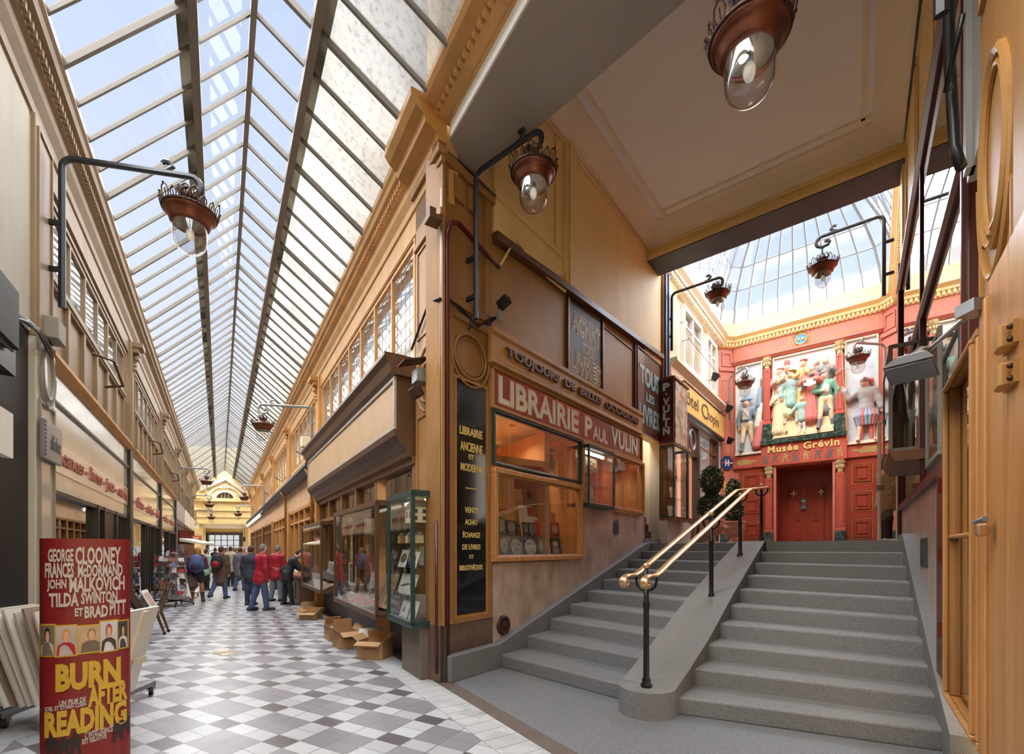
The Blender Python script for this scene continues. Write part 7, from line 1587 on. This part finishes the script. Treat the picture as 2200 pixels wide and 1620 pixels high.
# rear row, rising behind on steps
for u, vf, hh, lab, tc_, hc, hat_, hd_x in ((1674, 900, 1.6, 'relief man in a pink cape and flat cap in the rear row, leftmost', PINK, HRB, (PINK, 'beret'), .3), (1691, 893, 1.62, 'relief man in a tall red hat in the rear row, second from left', CRM, HRB, (REDC, 'tall'), 0), (1723, 890, 1.68, 'relief man with red cap and golden doublet in the middle of the rear row', YEL, HRB, (REDC, 'beret'), .5), (1754, 886, 1.64, 'relief man with raised hand in grey in the rear row', DRK, HRB, None, .2), (1777, 886, 1.68, 'relief bearded man in dark ruffed clothes, rightmost of the rear row', DRK, HRB, None, -.8)):
    relief(u, vf, hh, lab, y=.03, top=tc_, hem=.5, bottom=tc_, kind='skirt', hair=hc, hat=hat_, head=(hd_x, 0), arms=(((-.3, -.3, -1), (.5, -.6, .2)), ((.3, -.3, -1), (-.5, -.6, .6))), bulk=1.8, skin=RSK, shoes=None)
st = sroot('trim_relief_steps', FMU); MB().box(1.3, 2.92, -.22, .03, 5.24, 5.32).box(1.7, 2.9, -.16, .03, 5.32, 5.46).box(2.5, 2.92, -.24, .03, 5.24, 5.42).box(1.5, 2.9, -.1, .03, 5.46, 5.75).build('steps', CRM, st)
# guard
gu = relief(1861, 949, 1.8, 'relief guard in steel helmet, breastplate and striped breeches in the right niche', y=-.1, top=STL, hem=.52, bottom=REDC, kind='skirt', robe_r=.16, pleat=9, hair=None, hat=(STL, 'helmet'), head=(-.8, 0), arms=(((-.9, -.1, -.6), (-.3, -.3, .9)), ((.4, 0, -1), (.2, -.1, -1))), legs=((4, 0, 6), (-4, 0, 6)), skin=RSK, bulk=2.0, shoes=None)
go = gu[0]
for c in go.children:
    if c.name.startswith('robe'): bpy.data.objects.remove(c); break
for k in range(9):
    a = PI+PI*k/8; ca, sa = math.cos(a), math.sin(a)
    mk('breeches_stripe', [('c', V3(.15*ca, .1*sa, .98), V3(.25*ca, .17*sa, .72), .035, .05), ('c', V3(.25*ca, .17*sa, .72), V3(.2*ca, .14*sa, .46), .05, .04)], .026, (REDC, BLUE, YEL)[k % 3] if k % 3 != 2 else BLUE, go)
mk('stockings', [('c', V3(-.1, 0, .5), V3(-.13, 0, .06), .07, .045), ('c', V3(.1, 0, .5), V3(.13, 0, .06), .07, .045)], .024, REDC, go)
mk('plume', [('c', V3(.02, .02, 1.84), V3(.12, .04, 1.78), .03, .045), ('c', V3(.12, .04, 1.78), V3(.16, .05, 1.6), .045, .02)], .02, REDC, go)
hp_ = hand(gu, 0); t = thing('halberd', 'tall wooden halberd held by the relief guard in the right niche', 'halberd', FMU @ TR((FMU.inverted() @ hp_).x, (FMU.inverted() @ hp_).y, 4.9))
MB().tube([(.1, 0, 0), (-.02, 0, 2.2)], .02, 6).build('shaft', 'honey', t); b = MB(); b.tube([(-.02, 0, 2.2), (-.04, 0, 2.75)], [.02, .004], 5); b.tube([(-.2, 0, 2.05), (-.03, 0, 2.18), (.16, 0, 2.1)], .014, 5); b.build('blade', STL, t)
# ================================================================ LOOSE THINGS
# ---- red poster column at the left
PC = Vector((-2.885, 3.12)); ang = math.atan2(PC.x, PC.y)
FPC = FR(PC.x, PC.y, math.cos(ang), -math.sin(ang))
pc = thing('poster_column', 'tall red oval poster column with white names and a yellow title', 'poster column', FPC)
RA, RBz, PH = .226, .11, 1.72
M['posterred'] = pm('poster_red', C3(126, 30, 34), .42, var=.05, scale=3)
b = MB(); n = 48; oval_ = [(RA*math.copysign(abs(math.cos(2*PI*k/n))**.85, math.cos(2*PI*k/n)), RBz*math.sin(2*PI*k/n)) for k in range(n)]
b.prism(oval_, 'z', 0, PH); b.build('column', 'posterred', pc, smooth=False)
M['pwhite'] = pm('poster_white', C3(196, 188, 184), .5, var=.04); M['pyellow'] = pm('poster_yellow', C3(198, 164, 52), .5, var=.05)
def ysurf(x):
    q = min(.995, abs(x)/RA); return -RBz*math.sqrt(max(0, 1-q**(2/.85)))
def warp(off): return lambda p: (p[0], ysurf(p[0])+p[1]-off, p[2])
def ptext(s, uL, uR, vT, vB, mat, bold=.04, shear=0, tilt=0):
    x0, x1 = pu(uL), pu(uR); z0, z1 = pv(vB), pv(vT)
    vs, fs = text_verts(s, bold, shear, 1, 1.0, 2)
    xa = min(v.x for v in vs); xb = max(v.x for v in vs); ya = min(v.y for v in vs); yb = max(v.y for v in vs)
    # wide words are cut finer so that they follow the curve
    mb = MB(); pts = []
    for v in vs:
        x = x0+(v.x-xa)/(xb-xa)*(x1-x0); z = z0+(v.y-ya)/(yb-ya)*(z1-z0)+tilt*((v.x-xa)/(xb-xa)-.5)
        pts.append((x, ysurf(x)-.004-(.004 if v.z > 0 else 0), z))
    mb.add(pts, fs); return mb.build('lettering', mat, pc)
pu = lambda u: -.215+.43*(u-92)/(277-92)
zt_, zb_ = PH, 0.0
pv = lambda v: PH-(v-1160)*(PH-.19)/(1620-1160)*1.0
for s, uL, uR, vT, vB in (('GEORGE', 105, 156, 1180, 1206), ('CLOONEY', 160, 258, 1176, 1212), ('FRANCES', 99, 157, 1207, 1237), ('McDORMAND', 165, 262, 1211, 1237), ('JOHN', 103, 142, 1239, 1263), ('MALKOVICH', 148, 267, 1236, 1266), ('TILDA', 107, 167, 1266, 1293), ('SWINTON', 172, 250, 1266, 1290), ('ET', 159, 176, 1297, 1313), ('BRAD', 179, 229, 1294, 1318), ('PITT', 233, 270, 1286, 1316)): ptext(s, uL, uR, vT, vB, 'pwhite', .035)
for s, uL, uR, vT, vB in (('BURN', 120, 258, 1404, 1458), ('AFTER', 186, 274, 1453, 1496), ('READING', 98, 272, 1494, 1545)): ptext(s, uL, uR, vT, vB, 'pyellow', .055)
for s, uL, uR, vT, vB in (('UN FILM DE', 127, 182, 1474, 1484), ('JOEL ET ETHAN COEN', 98, 182, 1484, 1495), ("L' INTELLIGENCE", 180, 240, 1543, 1555), ('EST RELATIVE', 174, 226, 1556, 1566)): ptext(s, uL, uR, vT, vB, 'pwhite', .03, tilt=.006)
# five small yellow-framed pictures of generic people
sk = pm('print_skin', C3(214, 166, 136), .6)
PCS = [(90, 118, C3(120, 106, 96), C3(190, 186, 184), C3(40, 30, 26)), (121, 162, C3(176, 168, 166), C3(176, 30, 40), C3(196, 140, 70)), (165, 212, C3(186, 162, 126), C3(110, 96, 84), C3(150, 120, 90)), (213, 249, C3(200, 200, 206), C3(64, 56, 54), C3(150, 66, 44)), (252, 274, C3(70, 70, 76), C3(220, 216, 210), C3(36, 28, 24))]
for k, (uL, uR, bgc, clo, hai) in enumerate(PCS):
    x0, x1, z0, z1 = pu(uL), pu(uR), pv(1386+2*(k % 2)), pv(1328+3*(k % 3))
    def curved(name, pts, mat, d):
        mb = MB(); N_ = len(pts); mb.add([(x, ysurf(x)-d, z) for x, z in pts]+[(x, ysurf(x)-d+.003, z) for x, z in pts], [tuple(range(N_)), tuple(range(2*N_-1, N_-1, -1))]+[(i, (i+1) % N_, N_+(i+1) % N_, N_+i) for i in range(N_)])
        return mb.build(name, mat, par)
    def strip(name, xa, xb, za, zb, mat, d, nn=5):
        mb = MB()
        for i in range(nn):
            u0, u1 = xa+(xb-xa)*i/nn, xa+(xb-xa)*(i+1)/nn
            mb.hexa([(u0, ysurf(u0)-d, za), (u1, ysurf(u1)-d, za), (u1, ysurf(u1)-d, zb), (u0, ysurf(u0)-d, zb)], [(u0, ysurf(u0)-d+.004, za), (u1, ysurf(u1)-d+.004, za), (u1, ysurf(u1)-d+.004, zb), (u0, ysurf(u0)-d+.004, zb)])
        return mb.build(name, mat, par)
    par = pc; f = strip('picture_frame', x0-.007, x1+.007, z0-.009, z1+.009, 'pyellow', .004); par = f
    strip('picture', x0, x1, z0, z1, pm('picture_ground', bgc, .5, var=.15, scale=12), .006)
    xc, w, hh = (x0+x1)/2+(.012 if k == 2 else 0), x1-x0, z1-z0
    cl = lambda x: min(max(x, x0+.002), x1-.002)
    curved('shoulders', [(cl(xc-.48*w), z0+.002), (cl(xc+.48*w), z0+.002), (cl(xc+.42*w), z0+.34*hh), (cl(xc+.15*w), z0+.45*hh), (cl(xc-.15*w), z0+.45*hh), (cl(xc-.42*w), z0+.34*hh)], pm('picture_clothes', clo, .5), .0075)
    el_ = lambda cx_, cz_, a, c, nn=14: [(cl(cx_+a*math.cos(2*PI*i/nn)), cz_+c*math.sin(2*PI*i/nn)) for i in range(nn)]
    curved('picture_hair', el_(xc, z0+.68*hh, .2*w, .24*hh), pm('picture_hair', hai, .5), .0085)
    curved('picture_face', el_(xc+.01*w, z0+.63*hh, .14*w, .19*hh), sk, .0095)
par = pc
M['pdark'] = pm('poster_dark', C3(44, 36, 40), .5)
for k, (u, v0, v1) in enumerate(((112, 1540, 1590), (136, 1543, 1592), (160, 1540, 1592), (252, 1530, 1578), (272, 1525, 1570))):
    x = pu(min(u, 268)); zt, zb = pv(v0), pv(v1); hh = zt-zb; par = pc
    curved('small_figure', [(x-.03, zb), (x-.012, zb), (x-.004, zb+.4*hh), (x+.006, zb+.4*hh), (x+.016, zb), (x+.03, zb), (x+.022, zb+.5*hh), (x+.03, zb+.76*hh), (x+.012, zb+.84*hh), (x+.01, zt), (x-.01, zt), (x-.012, zb+.84*hh), (x-.032, zb+.74*hh), (x-.022, zb+.5*hh)], M['pdark'], .006)

# ---- print rack behind it: a wheeled V rack full of mounted prints
FRK = FR(-4.08, 4.45, 1, .1)
rk = thing('print_rack', 'white wheeled print rack on castors behind the red poster column', 'rack', FRK)
MB().box(-.75, .14, .1, .16, .14, .2).build('base_bar', 'steel', rk, bevel=.004)
for x in (-.62, .06):
    MB().box(x-.03, x+.03, -.2, .8, .1, .15).build('foot_bar', 'steel', rk, bevel=.004)
    for y in (-.15, .76):
        w = MB(); w.M = Matrix.Translation((x, y, .05)) @ RZ(.5) @ RY(PI/2); w.lathe([(0, -.02), (.05, -.02), (.05, .02), (0, .02)], (0, 0, 0), 14); c = w.build('castor', 'rubber', rk); MB().box(x-.03, x+.03, y-.03, y+.03, .06, .12).build('castor_fork', 'steel', c)
for sg in (-1, 1): MB().tube([(0, .13, .18), (sg*.12, .13, .22), (sg*(.62 if sg < 0 else .2), .13, .9)], .02, 6).build('support_arm', 'creamw', rk)
for k in range(13):
    wj = .03*math.sin(k*2.1)
    t = thing('mounted_print', 'white mounted print leaning left in the print rack, seen edge on', 'print', FRK @ Matrix.Translation((-.48+.042*k, -.05, .26)) @ RY(-.40+.012*k), 'mounted prints in the print rack')
    MB().box(-.010, .010, -.32+wj, .34+wj, 0, .86+.02*(k % 3)).build('board', pm('board_%d' % k, [C3(214, 208, 198), C3(190, 182, 172), C3(224, 220, 212), C3(150, 132, 118)][k % 4], .6, var=.03), t); MB().box(-.014, -.010, -.26, .28, .08, .74).build('picture', pm('board_picture_%d' % k, [C3(150, 140, 130), C3(120, 116, 110), C3(160, 120, 100)][k % 3], .5), t)
b = thing('mounted_print', 'framed white print seen from behind with wooden stretcher bars right of the poster', 'print', FRK @ Matrix.Translation((.35, -.05, .26)) @ RY(.27))
MB().box(-.012, .012, -.35, .1, 0, .86).build('board', 'paper', b); q = MB(); q.box(.012, .032, -.35, .1, .3, .36); q.box(.012, .032, -.14, -.08, .02, .84); q.build('stretcher_bars', 'creamw', b)
for k in range(3):
    t = thing('mounted_print', ['cream mounted print leaning right in the print rack, outer of three', 'grey mounted print leaning right in the print rack, middle of three', 'white mounted print leaning right in the print rack, inner of three'][k], 'print', FRK @ Matrix.Translation((.30-.05*k, -.04, .26)) @ RY(.24-.03*k)); MB().box(-.01, .01, -.3, .08, 0, .82).build('board', ['creamw', 'greyp', 'paper'][k], t)

# ---- easel-like wooden chair frame with leaning print
xg, yg = gp(345, 1365); FCH2 = FR(xg, yg, .9, .43)
ch = thing('easel_stand', 'dark brown wooden easel stand on small castors beside the postcard spinner', 'easel', FCH2)
for y in (0, .32):
    b = MB(); b.tube([(.05, y, .07), (-.06, y, .42), (-.05, y, .5), (.12, y, 1.0)], [.022, .03, .03, .018], 4); b.build('leg', 'brown', ch, bevel=.004); w = MB(); w.ell((.06, y, .035), (.03, .018, .035), 10, 8); w.build('castor', 'rubber', ch)
MB().box(-.42, -.05, -.02, .34, .40, .44).build('ledge', 'brown', ch)
for y in (0.02, .3): b = MB(); b.tube([(-.42, y, .05), (-.40, y, .42)], .02, 4); b.build('rear_leg', 'brown', ch)
t = thing('mounted_print', 'pale print with pink figures leaning in the wooden easel stand', 'print', FCH2 @ Matrix.Translation((-.1, .16, .45)) @ RY(-.45)); MB().box(-.01, .01, -.2, .2, 0, .46).build('board', 'paper', t); MB().box(.01, .013, -.15, .15, .06, .4).build('picture', pm('pink_print', C3(200, 160, 150), .6, var=.3, scale=18), t)
t = thing('portfolio', 'black portfolio of prints under the ledge of the wooden easel stand', 'portfolio', FCH2 @ Matrix.Translation((-.32, .16, .44)) @ RY(-.5)); MB().box(-.02, .02, -.22, .22, 0, .4).build('cover', 'black', t)

# ---- postcard spinners
cardcols = [pm('card_%d' % i, c, .4, var=.35, scale=22) for i, c in enumerate((C3(60, 56, 60), C3(150, 90, 66), C3(206, 202, 196), C3(110, 120, 150), C3(44, 40, 44), C3(190, 150, 96), C3(170, 60, 56), C3(214, 214, 214), C3(130, 130, 126)))]
def spinner(u, v, label, group, cardlabel, Hs=1.55, seed=1, R_=.26):
    x, y = gp(u, v); F = FR(x, y, 1, .2)
    t = thing('postcard_spinner', label, 'display rack', F)
    b = MB(); b.tube([(0, 0, .12), (0, 0, Hs)], .02, 8); b.build('pole', 'steel', t)
    for k in range(4):
        a = PI/2*k+.4; MB().tube([(0, 0, .16), (.42*math.cos(a), .42*math.sin(a), .1)], .025, 6).build('foot', 'darkgrey', t); w = MB(); w.ell((.42*math.cos(a), .42*math.sin(a), .045), (.02, .03, .045), 10, 8); w.build('castor', 'rubber', t)
    MB().lathe([(0, .22), (R_+.08, .22), (R_+.1, .26), (R_+.02, .26), (0, .27)], (0, 0, 0), 24).build('tray', 'steel', t)
    wire = MB()
    for k in range(12):
        a = PI/6*k; wire.tube([(R_*math.cos(a), R_*math.sin(a), .25), (R_*math.cos(a), R_*math.sin(a), Hs)], .006, 4)
    for z in np.arange(.4, Hs+.01, .19): wire.tube([(R_*math.cos(PI/12*k), R_*math.sin(PI/12*k), float(z)) for k in range(24)], .005, 4, closed=True)
    wire.build('wire_cage', 'steel', t)
    q = random.Random(seed); pro = {}
    for z in np.arange(.34, Hs-.08, .16):
        for k in range(9):
            a = 2*PI*k/9+.1*q.random()
            if q.random() < .08: continue
            ci = q.randrange(len(cardcols)); w, h = q.choice(((.105, .148), (.148, .105)))
            key = (ci, w)
            if key not in pro: o = MB().box(-w/2, w/2, -.006, 0, 0, h).build('postcard', cardcols[ci]); pro[key] = o
            else: o = pro[key].copy(); COL.objects.link(o)
            rr = R_+.012+.05*q.random()
            o.matrix_world = F @ TR(rr*math.cos(a), rr*math.sin(a), float(z)) @ RZ(a+PI/2) @ RX(-.25)
            tag(o, cardlabel, 'postcard', group)
    return t
spinner(352, 1300, 'grey wire postcard spinner nearer to the easel stand', 'postcards in the nearer spinner', 'postcard in the nearer wire spinner', 1.5, 2, .22)
spinner(378, 1302, 'grey wire postcard spinner next to the poster cabinet', 'postcards in the second spinner', 'postcard in the second wire spinner by the poster cabinet', 1.56, 9, .24)
x, y = gp(330, 1310); F = FR(x-.1, y, 1, .2)
# white poster cabinet with framed sheets, on castors
x, y = gp(402, 1284); F = FR(x, y, .96, .28)
t = thing('poster_cabinet', 'white wheeled poster cabinet with red and black sheets on the left', 'cabinet', F); case_frame(-.42, .3, -.25, .3, .12, 1.1, .035).build('frame', 'white', t); MB().box(-.42, .3, -.25, .3, .12, .2).build('base', 'white', t)
for xx in (-.36, .24):
    for yy in (-.2, .25): w = MB(); w.ell((xx, yy, .05), (.02, .05, .05), 10, 8); w.build('castor', 'rubber', t)
for k, (z, c, lab) in enumerate(((.66, C3(60, 66, 64), 'black and white sheet in the upper half of the white poster cabinet'), (.24, C3(206, 186, 170), 'red and white sheet in the lower half of the white poster cabinet'))):
    flat_item('poster_sheet', lab, 'poster', F, -.36, .24, z, z+.38, -.2, c, 0, .006, None, [(.1, .55, .9, .8, C3(190, 40, 50)), (.2, .15, .7, .45, C3(226, 220, 212))])
F3 = FR(*gp(390, 1300), .3, .95); t = thing('sloping_board', 'grey sloping display board leaning beside the white poster cabinet', 'board', F3 @ TR(0, 0, .05) @ RX(-.35)); MB().box(-.05, .35, -.02, .02, .1, .85).build('board', 'steel', t); MB().box(-.02, .32, -.025, -.02, .15, .8).build('sheet', 'paper', t)
# ---- cardboard boxes
def carton(u, v, w, d, h, rz, label, flaps=True, seed=0):
    x, y = gp(u, v); F = Matrix.Translation((x, y, 0)) @ RZ(rz)
    t = thing('cardboard_box', label, 'box', F); q = random.Random(seed)
    b = MB(); th = .006; b.box(-w/2, w/2, 0, th, 0, h); b.box(-w/2, w/2, d-th, d, 0, h); b.box(-w/2, -w/2+th, 0, d, 0, h); b.box(w/2-th, w/2, 0, d, 0, h); b.box(-w/2, w/2, 0, d, 0, th); b.build('carton', 'card', t)
    if flaps:
        for k, (px_, py_, rz_, ln, fl) in enumerate(((0, 0, 0, w, d*.42), (0, d, PI, w, d*.42), (-w/2, d/2, -PI/2, d, w*.4), (w/2, d/2, PI/2, d, w*.4))):
            f = MB(); f.M = Matrix.Translation((px_, py_, h)) @ RZ(rz_) @ RX([1.9, -.5+q.random()*.5, .9, .7][k] if seed else [2.1, .4, .8, .6][k]); f.box(-ln/2+.01, ln/2-.01, 0, .006, 0, fl*q.uniform(.7, 1)); f.build('flap', 'card', t)
    MB().box(-w*.28, w*.28, -.002, 0, h*.55, h*.68).build('printed_band', pm('box_print', C3(140, 106, 76), .8), t)
    MB().box(-w/2, w/2, -.003, 0, h*.8, h*.82).build('fold_line', 'brown', t)
    return t
carton(794, 1417, .42, .34, .26, -.2, 'nearest open cardboard box on the tiles by the corner pedestal', True, 3)
carton(752, 1393, .34, .42, .27, .65, 'middle open cardboard box of the row under the glass cases', True, 5)
carton(727, 1376, .30, .36, .27, .65, 'farther open cardboard box at the end of the row under the glass cases', True, 8)
carton(661, 1332, .42, .3, .16, -.1, 'low open cardboard box beyond the row, by the farther glass case', True, 11)
carton(662, 1310, .38, .3, .2, .2, 'tan cardboard box standing behind the low open box', False)
for k in range(3):
    x, y = gp(790, 1400); o = MB().box(-.12, .12, -.004, .004, 0, .16).build('paper_sheet', 'paper', None, Matrix.Translation((x-.06+.05*k, y+.08+.05*k, .2)) @ RZ(.2*k) @ RX(-.4)); tag(o, 'pale paper sheet sticking up in the nearest cardboard box', 'paper', 'papers in the nearest cardboard box')
# ---- floor grate
x, y = gp(483, 1403); a = math.atan2(.23, .44)
gr = thing('floor_grate', 'brass diamond shaped floor grate set in the tiles', 'grate', Matrix.Translation((x, y, 0)))
e1 = Vector((.232, .447))*.46; e2 = Vector((-.728, .397))*.46
c0 = -(e1+e2)/2
dia = [c0, c0+e1, c0+e1+e2, c0+e2]
b = MB(); b.prism([(p.x, p.y) for p in dia], 'z', .001, .006); b.build('plate', pm('pale_brass_plate', C3(222, 200, 150), .4, metal=.2), gr)
b = MB()
for k in range(7):
    xx = -.165+.055*k; hw_ = .13*(1-abs(xx)/.27); b.box(xx-.014, xx+.014, -hw_, hw_, .006, .0075)
b.build('slots', 'black', gr)
# ---- potted trees on the landing
def urn_tree(u, a, b_, label, plab, seed, Hf, blobs):
    p = H(a, b_); F = Matrix.Translation((p[0], p[1], LAND))
    t = thing('stone_urn', plab, 'urn', F)
    MB().lathe([(0, 0), (.17, 0), (.17, .05), (.1, .08), (.08, .16), (.1, .2), (.2, .28), (.27, .4), (.28, .5), (.26, .53), (.3, .56), (.3, .6), (.24, .6), (.22, .52), (0, .5)], (0, 0, 0), 28, cap=False).build('urn', 'terracotta', t, smooth=True)
    b = MB(); [b.tube([(.11*math.cos(PI*k/12), .11*math.sin(PI*k/12), .2), (.215*math.cos(PI*k/12), .215*math.sin(PI*k/12), .28), (.285*math.cos(PI*k/12), .285*math.sin(PI*k/12), .42)], [.012, .022, .01], 5) for k in range(24)]; b.build('fluting', 'terracotta', t)
    t2 = thing('topiary_tree', label, 'plant', F @ TR(0, 0, .5))
    MB().tube([(0, 0, 0), (.02, .01, .5), (0, 0, Hf*.8)], .025, 6).build('trunk', 'brown', t2)
    q = random.Random(seed); vs, fs = [], []
    for bz, br, bh, nn in blobs:
        for i in range(nn):
            th, ph = q.uniform(0, 2*PI), math.acos(q.uniform(-1, 1)); rr = q.uniform(.75, 1.03)
            c = Vector((br*rr*math.sin(ph)*math.cos(th), br*rr*math.sin(ph)*math.sin(th), bz+bh*rr*math.cos(ph)))
            d = Vector((q.gauss(0, 1), q.gauss(0, 1), q.gauss(.2, .8))).normalized(); sd = d.cross(Vector((q.gauss(0, 1), q.gauss(0, 1), q.gauss(0, 1)))).normalized(); L = q.uniform(.05, .085); w = L*.32
            o = len(vs); up_ = d.cross(sd)*L*.14
            vs += [tuple(c), tuple(c+d*L*.5+sd*w+up_), tuple(c+d*L), tuple(c+d*L*.5-sd*w+up_), tuple(c+d*L*.5-up_)]
            fs += [(o, o+1, o+4), (o+1, o+2, o+4), (o+2, o+3, o+4), (o+3, o, o+4)]
    mb = MB(); mb.add(vs, fs); mb.build('foliage', 'leafd', t2)
urn_tree(1522, 12.3, -3.25, 'two tiered dark leaved tree in the urn by the hotel door', 'fluted terracotta urn by the hotel entrance', 3, 1.4, ((1.10, .27, .37, 1400), (.44, .33, .36, 1700)))
urn_tree(1576, 13.2, -2.95, 'slim dark leaved bush in the urn by the red corner', 'fluted terracotta urn by the red corner wall', 5, 1.1, ((.82, .20, .40, 1000), (.38, .25, .30, 1100)))
